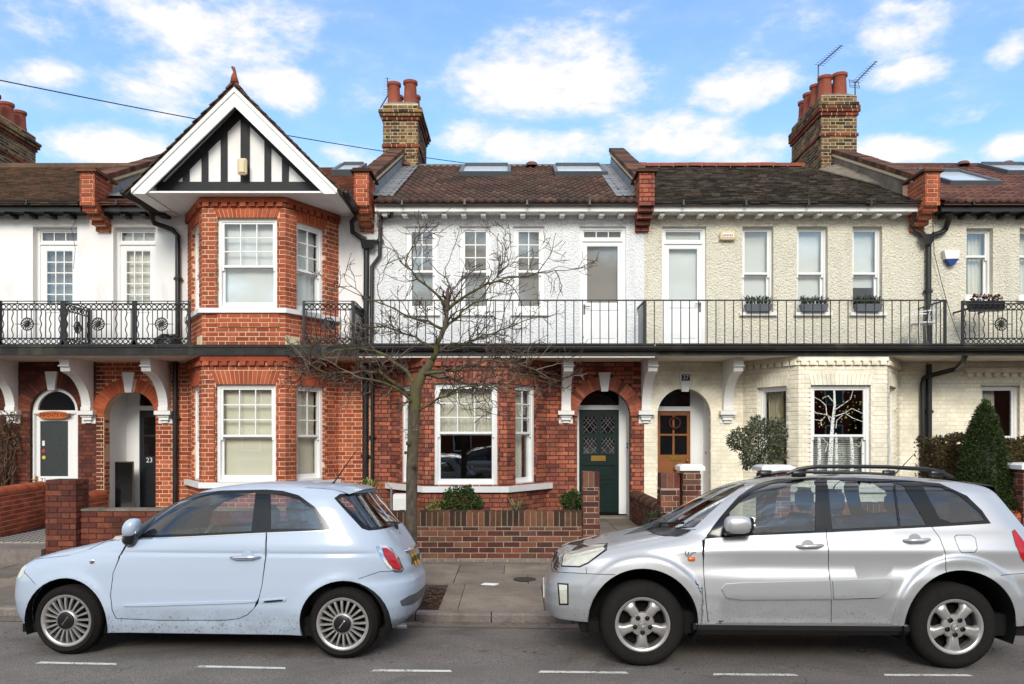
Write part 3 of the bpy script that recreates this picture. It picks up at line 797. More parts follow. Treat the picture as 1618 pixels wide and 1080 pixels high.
def rail_ornate(house, fr, u0, u1, zt=4.125, zb=3.385, roses=(), parent=None):
    up = Vector((0, 0, 1)); mb = MB()
    hb = .105
    for (v, h) in ((zt, .012), (zt - .045, .016), (zt - .045 - hb, .016), (zb + hb, .016), (zb, .016)): fbox(mb, fr, u0, u1, v, v + h, -.014, .014)
    r = mb.build('balcony_railing', 'black_iron', house if parent is None else parent)
    mb = MB(); n = int(round((u1 - u0) / .093)); st = (u1 - u0) / n
    for k in range(n):
        for v in (zt - .045 - hb / 2 + .008, zb + hb / 2 + .008): torus(mb, fr.p(u0 + (k + .5) * st, v), fr.U, up, .038, .009, 12, 4)
    for k in range(0, n + 1, 3): fbox(mb, fr, u0 + k * st - .006, u0 + k * st + .006, zt - .03, zt, -.006, .006)
    mb.build('ring_frieze', 'black_iron', r)
    lo, hi = zb + hb + .016, zt - .045 - hb
    nb = max(3, int(round((u1 - u0) / .082)))
    for k in range(nb):
        u = u0 + (k + .5) * (u1 - u0) / nb
        near = min([abs(u - q) for q in roses] + [9])
        wav = near > .2 and k % 2 == 0
        mb = MB()
        if wav: mb.tube([fr.p(u + .014 * math.sin(t / 16 * 5 * PI), lo + (hi - lo) * t / 16) for t in range(17)], .0085, 5)
        elif near < .1:
            vm = (lo + hi) / 2; mb.tube([fr.p(u, lo), fr.p(u, vm - .09)], .008, 5); mb.tube([fr.p(u, vm + .09), fr.p(u, hi)], .008, 5)
        else: mb.tube([fr.p(u, lo), fr.p(u, hi)], .008, 5)
        mb.build('baluster', 'black_iron', r, smooth=True)
    for q in roses:
        mb = MB(); c = fr.p(q, (lo + hi) / 2); torus(mb, c, fr.U, up, .105, .010, 24, 5); mb.lathe([(0, -.02), (.032, -.02), (.034, 0), (.032, .02), (0, .02)], c, fr.N, 14)
        for k in range(13):
            a = 2 * PI * k / 13
            pts = [c + (fr.U * math.cos(a + t * .75) + up * math.sin(a + t * .75)) * (.03 + .078 * t) for t in (0, .25, .5, .75, 1)]
            mb.tube(pts, [.007, .010, .010, .009, .006], 5)
        mb.tube([fr.p(q - .21, (lo + hi) / 2), fr.p(q - .1, (lo + hi) / 2)], [.004, .009], 5); mb.tube([fr.p(q + .1, (lo + hi) / 2), fr.p(q + .21, (lo + hi) / 2)], [.009, .004], 5)
        mb.build('rosette', 'black_iron', r)
    for q in (u0, u1):
        mb = MB(); fbox(mb, fr, q - .02, q + .02, 3.345, zt + .014, -.018, .018)
        mb.prism([fr.p(q - .07, 3.345, .0), fr.p(q + .07, 3.345, .0), fr.p(q + .022, 3.47, .0), fr.p(q - .022, 3.47, .0)], fr.N * .02)
        mb.build('post', 'black_iron', r)
    return r
# ------------------------------------------------------------------ the terrace
DW, DB = 14.37, 13.30
WB = [-12.4, -7.62, -2.62, 2.33, 7.45, 12.4]
MAIN = Frame(0, DW, 0)
def wx(px): return X(px, DW)
def wz(py): return Z(py, DW)
h21 = thing('terraced_house', 'white upper storey house with the wooden oval door sign, at the left end', 'house', (-10, DW, 0), 'houses of the terrace')
h23 = thing('terraced_house', 'house with the black and white timbered gable over an orange brick bay', 'house', (-5.1, DW, 0), 'houses of the terrace')
h25 = thing('terraced_house', 'white roughcast and red brick house with the dark green front door', 'house', (-.15, DW, 0), 'houses of the terrace')
h27 = thing('terraced_house', 'cream painted house with the orange-brown wooden front door', 'house', (4.9, DW, 0), 'houses of the terrace')
h29 = thing('terraced_house', 'cream house behind the cone shaped topiary, at the right end', 'house', (9.9, DW, 0), 'houses of the terrace')
HS = [h21, h23, h25, h27, h29]
ST = {h.name: [] for h in HS}
BAL_T, BAL_B, EDGE = 3.345, 3.19, 13.235
for k, h in enumerate(HS):                                   # rooms behind the walls, balcony slab, party walls
    a, b = WB[k], WB[k + 1]
    mb = MB(); mb.box(a, b, 17.2, 17.4, -.2, 6.6); mb.box(a, a + .08, 14.7, 17.2, -.2, 5.9); mb.box(b - .08, b - .001, 14.7, 17.2, -.2, 5.9)
    mb.box(a + .08, b - .08, 14.7, 17.2, 5.7, 5.8); mb.box(a + .08, b - .08, 14.7, 17.2, 3.1, 3.3); mb.box(a + .08, b - .08, 14.7, 17.2, .2, .36)
    mb.box(a, b, 22.0, 22.2, -.2, 6.2)
    mb.build('inner_wall', 'room', h)
    mb = MB(); mb.box(a + .001, b - .001, EDGE + .02, 14.7, BAL_B + .01, BAL_T); s = mb.build('balcony', 'lead', h)
    mb = MB(); mb.box(a + .001, b - .001, EDGE + .03, 14.4, BAL_B - .012, BAL_B + .008); mb.build('soffit', 'soffit', s)
    if k in (0, 1):
        mb = MB(); mb.box(a, b, EDGE - .015, EDGE + .018, BAL_B - .004, BAL_T + .004); mb.box(a, b, EDGE - .03, EDGE - .016, BAL_T - .035, BAL_T + .012); mb.build('fascia', 'fascia_worn', s)
    else:
        mb = MB(); mb.box(a, b, EDGE - .01, EDGE + .019, BAL_B + .02, BAL_T - .01); mb.box(a, b, EDGE - .006, EDGE + .018, BAL_B - .012, BAL_B + .018); mb.build('fascia', 'black_pipe' if k == 2 else 'fascia_worn', s)
        if k == 2: mb = MB(); mb.box(a, b, EDGE + .02, EDGE + .06, BAL_B - .045, BAL_B - .013); mb.build('soffit_board', 'soffit', s)
        mb = MB(); R = .055
        mb.prism([Vector((a, EDGE - .065 + R * math.cos(PI + PI * q / 8), BAL_T - .04 + R * 1.1 * math.sin(PI + PI * q / 8))) for q in range(9)], (b - a - .01, 0, 0)); mb.build('gutter', 'black_pipe', s)
        mb = MB(); mb.tube([(a + .01, EDGE + .0, BAL_T + .012), (b - .01, EDGE + .0, BAL_T + .012)], .022, 8); mb.build('lead_roll', 'fascia_worn', s)

def bay(h, xl, xr, xlw, xrw, v0, v1, sillz, headz, fw, mat, mort, arch_mat, arch_h, wnd, side_t=(.2, .73), dent=True, cor=.12, splay=.09, phase=0):
    pts = [(xlw, DW), (xl, DB), (xr, DB), (xrw, DW)]
    st = ST[h.name]
    for k in range(3):
        fr, L = frame2(pts[k], pts[k + 1])
        if k == 1: u0, u1 = fw[0] - xl, fw[1] - xl
        elif k == 2: u0, u1 = L * side_t[0], L * side_t[1]
        else: u0, u1 = L * (1 - side_t[1]), L * (1 - side_t[0])
        mb = MB(); panel(mb, fr, rect(0, L, v0, v1), [rect(u0, u1, sillz, headz)], .16)
        mb.build('bay_wall', mort, h)
        hl = [hrect(u0, u1, sillz, headz)]
        if arch_mat:
            def trap(v, u0=u0, u1=u1):
                if headz <= v < headz + arch_h:
                    t = (v - headz) / arch_h * splay; return [(u0 - t, u1 + t)]
                return []
            hl.append(trap)
        lay(st, fr, v0, v1, minus(.001, L - .001, hl), mat, phase=phase + .05 * k)
        if arch_mat: flat_arch(h, fr, u0, u1, headz, headz + arch_h, arch_mat, splay, camber=.0)
        # brick reveals
        lay(st, Frame(*fr.p(u0, 0)[:2], fr.ang + PI / 2), sillz, headz, full(.0, .155), mat, n=.002, mort=.009)
        lay(st, Frame(*fr.p(u1, 0, -.155)[:2], fr.ang - PI / 2), sillz, headz, full(.0, .155), mat, n=.002, mort=.009)
        wnd(h, fr, u0, u1, k)
    if dent:
        mb = MB(); band(mb, pts, v1 - cor, v1, .05 if v1 > 4 else .035); c = mb.build('cornice', mat, h)
        mb = MB(); band(mb, pts, v1 - cor - .075, v1 - cor - .072 + .0, .03); mb.build('string_course', mat, h)
        for k in range(3):
            fr, L = frame2(pts[k], pts[k + 1]); n = max(2, int(L / .14))
            for i in range(n):
                mb = MB(); u = (i + .5) * L / n; fbox(mb, fr, u - .05, u + .05, v1 - cor - .07, v1 - cor - .002, .012, .06); mb.build('dentil', mat, c)
    return pts

# ---- the house with the timbered gable
def w23(h, fr, u0, u1, k):
    up = CUR['up']
    window(h, fr, u0, u1, CUR['s'], CUR['h'], n=-.06, top=(3, 3) if k == 1 else (2, 3), split=.475, blind='blind_white' if up else 'blind_cream', hf=3 if up else 7)
CUR = dict(up=True, s=3.975, h=5.50)
BX = (-5.27, -3.878, -5.955, -3.222)
pts23 = bay(h23, *BX, BAL_T + .01, 5.87, 3.975, 5.50, (-5.022, -4.011), 'brick_orange', 'mortar_pale', 'brick_rubbed', .235, w23)
mb = MB(); band(mb, pts23, 3.895, 3.975, .07); mb.build('bay_sill', 'white_paint', h23)
frb, Lb = frame2(pts23[1], pts23[2])
mb = MB(); fbox(mb, frb, .26, 1.3, 3.66, 3.89, .0, .028); ap = mb.build('brick_apron', 'mortar_pale', h23)
st = []; lay(st, frb, 3.665, 3.895, full(.26, 1.3), 'brick_rubbed', n=.036, phase=.1); flush(ap, st, 40)
for (a, b, q0, q1) in ((1, 0, 0, .25), (2, 3, 0, .3)):        # stone blocks at the foot of the bay
    pa, pb = Vector(pts23[a]), Vector(pts23[b]); fr2, L2 = (frame2(pb, pa) if a == 1 else frame2(pa, pb))
    mb = MB()
    fbox(mb, fr2, L2 - .3 if a == 1 else -.0, L2 if a == 1 else .3, 3.36, 3.52, -.02, .03); mb.build('stone_block', 'stone_cream', h23)
CUR = dict(up=False, s=1.05, h=2.70)
bay(h23, *BX, .1, BAL_B - .015, 1.05, 2.70, (-5.043, -4.032), 'brick_orange', 'mortar_pale', 'brick_rubbed', .23, w23, cor=.09)
mb = MB(); band(mb, pts23, .955, 1.05, .07); mb.build('bay_sill', 'white_paint', h23)
# walls beside the bay: white above, brick below
d0, d1 = wx(179), wx(246)
mb = MB(); panel(mb, MAIN, rect(WB[1], BX[2], BAL_T, 5.87), [rect(d0, d1, BAL_T + .02, 5.64)], .2); mb.build('rendered_wall', 'white_smooth', h23)
mb = MB(); panel(mb, MAIN, rect(BX[3], WB[2], BAL_T, 5.87), [], .1); mb.build('rendered_wall', 'white_smooth', h23)
A23 = (-7.48, -6.54, .3, 2.18)
mb = MB(); panel(mb, MAIN, rect(WB[1], BX[2], .0, BAL_B), [archpoly(*A23)], .2); mb.build('brick_wall', 'mortar_pale', h23)
mb = MB(); panel(mb, MAIN, rect(BX[3], WB[2], 0, BAL_B), [], .1); mb.build('brick_wall', 'mortar_pale', h23)
lay(ST[h23.name], MAIN, .1, BAL_B, minus(WB[1] + .13, BX[2], [harch(*A23, .24), lambda v: harch(*A23)(v)]), 'brick_orange', phase=.03)
lay(ST[h23.name], MAIN, .1, BAL_B, full(BX[3], WB[2] - .04), 'brick_orange', phase=.11)
arch_ring(h23, MAIN, A23[0], A23[1], A23[3], .235, 'brick_rubbed')
lay(ST[h23.name], Frame(A23[0], DW, PI / 2), .3, A23[3], full(.012, .2), 'brick_orange', n=0)
keystone(h23, MAIN, wx(204.5), 2.62, 2.985, .115, .22)
def glazed_door(h, fr, u0, u1, v0, v1, n, tr_h=.2, tr=(3, 1), grid=(3, 5), gv0=.0, leaf='white_gloss', handle=None, blind=None, fw=.055, stile=.1, glass='glass'):
    mb = MB(); t = .1
    fbox(mb, fr, u0, u0 + fw, v0, v1, n - t, n); fbox(mb, fr, u1 - fw, u1, v0, v1, n - t, n); fbox(mb, fr, u0 + fw, u1 - fw, v1 - fw, v1, n - t, n - .001)
    vt = v1 - fw - tr_h
    fbox(mb, fr, u0 + fw, u1 - fw, vt - .05, vt, n - t, n + .012)
    d = mb.build('balcony_door', 'white_gloss', h)
    sash_leaf(d, fr, u0 + fw, u1 - fw, vt, v1 - fw, n - .02, tr, glass, 'white_gloss', stile=.03, rail=.03)
    a, b, c, e = u0 + fw, u1 - fw, v0 + .02, vt - .05
    mb = MB(); gb = gv0
    fbox(mb, fr, a, a + stile, c, e, n - .06, n - .015); fbox(mb, fr, b - stile, b, c, e, n - .06, n - .015)
    fbox(mb, fr, a + stile, b - stile, e - stile, e, n - .06, n - .016); fbox(mb, fr, a + stile, b - stile, gb - .12, gb, n - .06, n - .016)
    fbox(mb, fr, a + stile, b - stile, c, c + .18, n - .06, n - .016); fbox(mb, fr, a + stile, b - stile, c + .18, gb - .12, n - .05, n - .03)
    fbox(mb, fr, a + stile + .05, b - stile - .05, c + .23, gb - .17, n - .03, n - .02)
    lf = mb.build('leaf', leaf, d)
    sash_leaf(d, fr, a + stile, b - stile, gb, e - stile, n - .02, grid, glass, leaf, stile=.015, rail=.015, bar=.02)
    if handle:
        mb = MB(); hx = b - stile / 2 if handle > 0 else a + stile / 2
        fbox(mb, fr, hx - .016, hx + .016, gb - .2, gb - .02, n - .016, n - .006); mb.tube([fr.p(hx, gb - .06, n), fr.p(hx, gb - .06, n + .04), fr.p(hx - handle * .1, gb - .06, n + .04)], .009, 6); mb.build('handle', 'aerial', d)
    if blind: folds(fr, a, b, gb - .1, v1 - fw, n - .14, hfold=3).build('blind', blind, d, smooth=True)
    return d
glazed_door(h23, MAIN, d0, d1, BAL_T + .02, 5.64, -.13, .2, (3, 1), (3, 5), gv0=4.22, blind='curtain')
# porch and front doors
def porch(h, A, Dd, mat='white_smooth', reveal=.2):
    u0, u1, vb, vs = A; mb = MB()
    mb.box(u0 - .06, u0 - .001, DW + reveal, Dd, vb, vs + .55); mb.box(u1 + .001, u1 + .06, DW + reveal, Dd, vb, vs + .55)
    mb.box(u0 - .06, u1 + .06, DW + reveal, Dd, vs + .56, vs + .62)
    p = mb.build('porch', mat, h)
    mb = MB(); mb.box(u0 - .02, u1 + .02, DW - .0, Dd, vb - .3, vb + .06); mb.build('step', 'path_stone', p)
    return p
p23 = porch(h23, A23, 15.2)
fd = Frame(0, 15.2, 0)
def zz(py, D): return Z(py, D)
def doorframe(h, fr, u0, u1, ul0, ul1, v0, v1, top, fan=True, mat='white_gloss', n=0.0, glass='glass_dark'):
    mb = MB()
    fbox(mb, fr, u0, ul0, v0, top, -.1, n); fbox(mb, fr, ul1, u1, v0, top, -.1, n); fbox(mb, fr, ul0, ul1, v1, v1 + .085, -.1, n + .01); fbox(mb, fr, u0, u1, top, top + .12, -.1, n)
    f = mb.build('door_frame', mat, h)
    pane(None, fr, ul0, ul1, v1 + .085, top, -.05, glass, f)
    return f
u0, u1 = X(220, 15.2), X(220, 15.2) + .78
doorframe(h23, fd, A23[0] - .06, A23[1] + .12, u0, u1, .36, zz(648, 15.2), 2.76)
mb = MB(); fbox(mb, fd, u0, u1, .37, zz(648, 15.2), -.08, -.03); dr = mb.build('front_door', 'door_black', h23)
mb = MB()
for (a, b, c, e) in ((.08, .35, 1.45, 1.82), (.43, .70, 1.45, 1.82), (.08, .35, 1.86, 2.2), (.43, .70, 1.86, 2.2)): fbox(mb, fd, u0 + a, u0 + b, c, e, -.04, -.026)
mb.build('pane', 'glass_dark', dr)
mb = MB()
for (a, b, c, e) in ((.08, .35, .5, .85), (.43, .70, .5, .85), (.08, .35, .92, 1.24), (.43, .70, .92, 1.24)):
    for q in ((a, b, c, c + .012), (a, b, e - .012, e), (a, a + .012, c + .012, e - .012), (b - .012, b, c + .012, e - .012)): fbox(mb, fd, u0 + q[0], u0 + q[1], q[2], q[3], -.03, -.018)
mb.build('moulding', 'door_black', dr)
text('23', fd.p(X(235, 15.2), zz(727, 15.2), -.026), .13, 'plastic_white', dr, name='number')
# gable
GD, GX, GZ0, GZ1, GH = 13.0, X(370.5, 13.0), 5.865, 7.50, 1.625
sl = (GZ1 + .09 - GZ0) / GH
fg = Frame(0, 13.34, 0)
mb = MB(); fpoly(mb, fg, [(GX - 1.60, GZ0), (GX + 1.60, GZ0), (GX, GZ1 - .05)], -.1, 0); g = mb.build('gable', 'white_smooth', h23)
mb = MB(); fbox(mb, fg, GX - 1.42, GX + 1.42, GZ0 + .005, Z(284, 13.22), 0, .03); mb.build('timber', 'timber_black', g)
for px in (262, 290, 320, 350.5, 384, 420, 448, 476, 500):
    x = X(px, 13.22); hgt = GZ1 - .27 - abs(x - GX) * sl
    wd = .055 if px not in (350.5, 384) else .055
    if px == 384: wd = .075
    if hgt < Z(284, 13.22) + .05: continue
    mb = MB(); fbox(mb, fg, x - wd, x + wd, Z(284, 13.22) - .01, hgt + .12, 0, .028); mb.build('timber', 'timber_black', g)
for sd in (-1, 1):
    mb = MB(); fpoly(mb, fg, [(GX, GZ1 - .31), (GX + sd * 1.33, GZ0 + .0), (GX + sd * 1.52, GZ0 + .0), (GX, GZ1 - .10)], 0, .027); mb.build('timber', 'timber_black', g)
    bo = MB(); fb = Frame(0, GD, 0)
    poly = [(GX, GZ1 + .06), (GX + sd * 1.68, GZ0 + .06 + .0 - .04), (GX + sd * 1.66, GZ0 - .055), (GX + sd * 1.47, GZ0 - .055), (GX, GZ1 - .255)]
    fpoly(bo, fb, poly, -.035, .0); b = bo.build('barge_board', 'white_paint', g)
    mb = MB(); fpoly(mb, fb, [(GX, GZ1 + .06), (GX + sd * 1.69, GZ0 + .02), (GX + sd * 1.69, GZ0 - .05), (GX, GZ1 - .02)], .001, .022); mb.build('moulding', 'white_paint', b)
    # gable roof slope running back into the main roof, tiled
    gr = MB(); e = Vector((GX + sd * 1.78, GD - .02, GZ0 - .035)); r0 = Vector((GX, GD - .02, GZ1 + .115))
    back = Vector((0, 3.6, 0)); gr.hexa([e - Vector((0, 0, .05)), r0 - Vector((0, 0, .05)), r0 + back - Vector((0, 0, .05)), e + back - Vector((0, 0, .05)), e, r0, r0 + back, e + back])
    rf = gr.build('gable_roof', 'tile_plain_brown', g)
    tl = MB(); d = (r0 - e); L = d.length; d.normalize(); nn = Vector((0, -1, 0)).cross(d) * sd; nn = nn if nn.z > 0 else -nn
    rows = int(L / .1)
    for i in range(rows):
        y = GD - .06 + (i % 2) * .02
        while y < 16.4:
            w = .165; s0 = i * .1 - .02 + RND.uniform(-.004, .004); hh = .02 + RND.uniform(0, .008)
            p = lambda yy, ss, q: Vector((e.x, yy, e.z)) + d * ss + nn * q
            k0 = len(tl.v); tl.v += [tuple(q) for q in (p(y, s0, hh), p(y + w - .004, s0, hh), p(y + w - .004, s0 + .115, hh - .014), p(y, s0 + .115, hh - .014), p(y, s0, hh - .02), p(y + w - .004, s0, hh - .02), p(y, s0 + .115, hh - .03))]
            tl.f += [(k0, k0 + 1, k0 + 2, k0 + 3), (k0 + 4, k0 + 5, k0 + 1, k0), (k0, k0 + 3, k0 + 6, k0 + 4)]; y += w
    tl.build('roof_tiling', 'tile_plain_brown', rf, kind='stuff')
mb = MB(); mb.box(GX - 1.6, GX + 1.6, GD + .03, 14.4, GZ0 - .03, GZ0); mb.build('soffit', 'white_paint', g)
for sd in (-1, 1):                                            # deep boxed ends of the gable eaves
    mb = MB(); mb.prism([Vector((GX + sd * 1.48, GD + .035, GZ0 - .05)), Vector((GX + sd * 1.70, GD + .035, GZ0 - .05)), Vector((GX + sd * 1.70, GD + .035, GZ0 + .0)), Vector((GX + sd * 1.48, GD + .035, GZ0 + .2))], (0, 1.3, 0)); mb.build('soffit', 'white_paint', g)
mb = MB()
for k in range(9):
    y = GD - .04 + k * .4; mb.prism([Vector((GX - .14, y, GZ1 + .03)), Vector((GX, y, GZ1 + .19)), Vector((GX + .14, y, GZ1 + .03)), Vector((GX, y, GZ1 + .12))], (0, .39, 0))
mb.build('ridge_tile', 'tile_plain_red', g)
mb = MB(); fz = GZ1 + .13
mb.tube([(GX, GD, fz), (GX - .005, GD, fz + .1), (GX + .004, GD, fz + .18), (GX - .012, GD - .01, fz + .24), (GX - .04, GD - .01, fz + .265)], [.075, .05, .025, .028, .016], 8); mb.build('finial', 'terracotta', g, smooth=True)
plain_tiles(h23, WB[1], WB[2], 'tile_plain_red'); rf23 = None
eaves(h23, WB[1] + .1, BX[2] - .15, dentils=False, fascia='black_paint'); 
mb = MB(); mb.tube([(GX + 1.83, GD - .02, GZ0 - .03), (GX + 1.83, 14.2, GZ0 - .06)], .055, 8); mb.build('gutter', 'black_pipe', h23, smooth=True)
mb = MB(); mb.tube([(GX - 1.83, GD - .02, GZ0 - .03), (GX - 1.83, 14.0, GZ0 - .06)], .055, 8); mb.build('gutter', 'black_pipe', h23, smooth=True)
skylight(h23, None, X(528, 17.2), X(578, 17.2) - .1, 16.9, 17.9)

# ---- the red brick and white roughcast house
def w25(h, fr, u0, u1, k):
    if k == 1: window(h, fr, u0, u1, .985, 2.715, n=-.05, top=(3, 3), split=.52, blind=None, drape=[(.06, .3, 'curtain', 4), (.36, .64, 'curtain', 4), (.7, .96, 'curtain', 3)] if False else None)
    else: window(h, fr, u0, u1, .985, 2.715, n=-.05, top=(2, 3), split=.52, blind=None, drape=[(.3, .9, 'curtain', 4)])
    if k == 1:                                             # half curtain behind the upper sash
        folds(fr, u0 + .05, u1 - .05, 1.85, 2.68, -.26, .018, 9).build('curtain', 'curtain', h, smooth=True)
BX25 = (X(671, DB), X(801, DB), wx(619), wx(863))
pts25 = bay(h25, *BX25, .1, BAL_B - .015, .985, 2.715, (-1.373, -.309), 'brick_red', 'mortar_dark', 'brick_red', .2, w25, dent=True, cor=.1, phase=.02)
mb = MB(); band(mb, [(pts25[0][0] - .07, DW), (pts25[1][0], DB), (pts25[2][0], DB), (pts25[3][0] + .07, DW)], .885, .985, .06); mb.build('bay_sill', 'white_paint', h25)
A25 = (1.115, 2.08, .3, 2.195)
mb = MB(); panel(mb, MAIN, rect(WB[2], BX25[2], 0, BAL_B), [], .1); mb.build('brick_wall', 'mortar_dark', h25); mb = MB(); panel(mb, MAIN, rect(BX25[3], WB[3], 0, BAL_B), [archpoly(*A25)], .14); mb.build('brick_wall', 'mortar_dark', h25)
S25 = ST[h25.name]
lay(S25, MAIN, .1, BAL_B, full(WB[2] + .0, BX25[2]), 'brick_red', phase=.07)
lay(S25, MAIN, .1, BAL_B, minus(BX25[3], WB[3], [harch(*A25, .24), harch(*A25)]), 'brick_red', phase=.05)
arch_ring(h25, MAIN, A25[0], A25[1], A25[3], .235, 'brick_red')
lay(S25, Frame(A25[1], DW + .14, -PI / 2), .3, A25[3], full(0, .135), 'brick_red', n=0)
keystone(h25, MAIN, wx(955), 2.64, 2.985, .12, .215)
uw = []
for (a, b) in ((641, 691), (726, 776), (811, 860)): uw.append((wx(a), wx(b), wz(497), wz(357)))
ud = (wx(916), wx(989), BAL_T + .02, wz(357))
mb = MB(); panel(mb, MAIN, rect(WB[2], WB[3], BAL_T, 5.87), [rect(*q) for q in uw] + [rect(*ud)], .16); mb.build('rendered_wall', 'roughcast_white', h25)
for q in uw: window(h25, MAIN, q[0], q[1], q[2] + .06, q[3], n=-.06, top=(2, 3), split=.48, blind='blind_grey', hf=0, sill=(.05, .08, .07), fw=.055)
glazed_door(h25, MAIN, ud[0], ud[1], ud[2], ud[3], -.06, .16, (3, 1), (1, 1), gv0=wz(478), handle=-1, blind='blind_grey', stile=.07)
p25 = porch(h25, A25, 14.97, reveal=.14); fd = Frame(0, 14.95, 0)
u0, u1, v1 = X(915, 14.95), X(978, 14.95), Z(647, 14.95)
doorframe(h25, fd, A25[0] - .06, A25[1] + .06, u0, u1, .36, v1, 2.72)
mb = MB(); fbox(mb, fd, u0, u1, .385, v1, -.07, -.02); dr = mb.build('front_door', 'door_green', h25)
W = u1 - u0
for (a, b) in ((.09, .46), (.54, .91)):
    for (c, e) in ((Z(718, 14.95), Z(690, 14.95)), (Z(685, 14.95), Z(657, 14.95))):
        ua, ub = u0 + W * a, u0 + W * b
        pn = pane(None, fd, ua, ub, c, e, -.018, 'glass_dark', dr)
        mb = MB()
        for q in ((ua, ub, c, c + .018), (ua, ub, e - .018, e), (ua, ua + .018, c + .018, e - .018), (ub - .018, ub, c + .018, e - .018)): fbox(mb, fd, *q, -.018, -.005)
        mb.build('moulding', 'door_green', dr)
        mb = MB(); um, vm = (ua + ub) / 2, (c + e) / 2
        def lead(p, q):
            d = (Vector(q) - Vector(p)); nrm = Vector((-d.y, d.x)).normalized() * .004
            fpoly(mb, fd, [tuple(Vector(p) - nrm), tuple(Vector(q) - nrm), tuple(Vector(q) + nrm), tuple(Vector(p) + nrm)], -.018, -.0145)
        for t in (0, .5):
            lead((ua + (ub - ua) * t, c), (ub, e - (e - c) * t)); lead((ub - (ub - ua) * t, c), (ua, e - (e - c) * t))
        lead((ua, vm), (um, e)); lead((ub, vm), (um, e)); lead((ua, c + (e - c) * .25), (ua + (ub - ua) * .75, e)); lead((ub, c + (e - c) * .25), (ub - (ub - ua) * .75, e))
        mb.build('glazing_lead', 'leadline', dr)
mb = MB(); fbox(mb, fd, X(934, 14.95), X(957, 14.95), Z(728, 14.95), Z(719.5, 14.95), -.02, -.008); fbox(mb, fd, X(937, 14.95), X(954, 14.95), Z(726, 14.95), Z(721.5, 14.95), -.008, -.003); mb.build('letterbox', 'brass', dr)
mb = MB()
for (a, b, c, e) in ((.1, .9, Z(757, 14.95), Z(731, 14.95)), (.1, .46, Z(800, 14.95), Z(762, 14.95)), (.54, .9, Z(800, 14.95), Z(762, 14.95))):
    ua, ub = u0 + W * a, u0 + W * b
    for q in ((ua, ub, c, c + .022), (ua, ub, e - .022, e), (ua, ua + .022, c + .022, e - .022), (ub - .022, ub, c + .022, e - .022)): fbox(mb, fd, *q, -.02, -.004)
    fbox(mb, fd, ua + .07, ub - .07, c + .06, e - .06, -.02, -.012)
mb.build('door_panel', 'door_green', dr)
mb = MB()
for q in (Z(701, 14.9), Z(706, 14.9)): mb.box(A25[1] - .02, A25[1] - .0005, 14.70, 14.74, q - .02, q + .02)
mb.build('bell_push', 'plastic_black', h25)
mb = MB()                                                    # drip mouldings catch the light
fbox(mb, fd, u0 + .06, u1 - .06, Z(735, 14.95), Z(731, 14.95), -.02, .012); mb.build('weather_bar', 'door_green', dr)
pantiles(h25, WB[2] + .14, WB[3] - .16, 'tile_pan'); eaves(h25, WB[2] + .12, WB[3] - .12)
skylight(h25, None, X(726, 16.8), X(807, 16.8), 16.65, 17.75); skylight(h25, None, X(876, 16.8), X(959, 16.8), 16.65, 17.75)
rz = MB(); rz.box(WB[2] + .1, WB[3] - .1, RIDGE_D - .06, RIDGE_D + .1, roof_z(RIDGE_D) - .06, roof_z(RIDGE_D) + .02); rz.build('ridge_capping', 'black_paint', h25)
for px in (640, 840):
    mb = MB(); mb.lathe([(.0, .09), (.10, .085), (.13, .06), (.14, 0)], (X(px, 18), 17.95, roof_z(17.95) + .02), n=16); mb.build('roof_vent', 'tile_red', h25, smooth=True)

# ---- the cream house
def w27(h, fr, u0, u1, k):
    window(h, fr, u0, u1, .985, 2.69, n=-.07, top=(1, 1), split=.50, blind=None, fw=.05, drape=[(.05, .52, 'curtain_olive', 6)] if k == 0 else None)
BX27 = (X(1262, DB), X(1401, DB), wx(1174), wx(1421))
pts27 = bay(h27, *BX27, .1, BAL_B - .015, .985, 2.69, (4.958, 5.97), 'brick_cream', 'mortar_cream', 'brick_cream', .2, w27, cor=.08, splay=.05)
mb = MB(); band(mb, [(pts27[0][0] - .05, DW), (pts27[1][0], DB), (pts27[2][0], DB), (pts27[3][0] + .05, DW)], .885, .985, .06); mb.build('bay_sill', 'white_paint', h27)
A27 = (2.575, 3.54, .3, 2.217)
mb = MB(); panel(mb, MAIN, rect(WB[3], BX27[2], 0, BAL_B), [archpoly(*A27)], .14); mb.build('brick_wall', 'mortar_cream', h27); mb = MB(); panel(mb, MAIN, rect(BX27[3], WB[4], 0, BAL_B), [], .1); mb.build('brick_wall', 'mortar_cream', h27)
S27 = ST[h27.name]
lay(S27, MAIN, .1, BAL_B, minus(WB[3], BX27[2], [harch(*A27, .24), harch(*A27)]), 'brick_cream', n=.005, mort=.007)
lay(S27, MAIN, .1, BAL_B, full(BX27[3], WB[4]), 'brick_cream', n=.005, mort=.007)
arch_ring(h27, MAIN, A27[0], A27[1], A27[3], .235, 'brick_cream', n=.006)
lay(S27, Frame(A27[1], DW + .14, -PI / 2), .3, A27[3], full(0, .135), 'brick_cream', n=0)
ks = keystone(h27, MAIN, wx(1082), 2.635, 2.985, .12, .215)
mb = MB(); fbox(mb, MAIN, wx(1076), wx(1089), wz(601.5), wz(591.5), .056, .062); npl = mb.build('number_plate', 'plastic_black', ks)
text('27', MAIN.p(wx(1082.5), wz(596.5), .0625), .11, 'plastic_white', npl, name='number')
uw = [(wx(a), wx(b), wz(498), wz(357)) for (a, b) in ((1173, 1222), (1259, 1308), (1347, 1394))]
ud = (wx(1046), wx(1116), BAL_T + .02, wz(357))
mb = MB(); panel(mb, MAIN, rect(WB[3], WB[4], BAL_T, 5.87), [rect(*q) for q in uw] + [rect(*ud)], .2); mb.build('rendered_wall', 'roughcast_cream', h27)
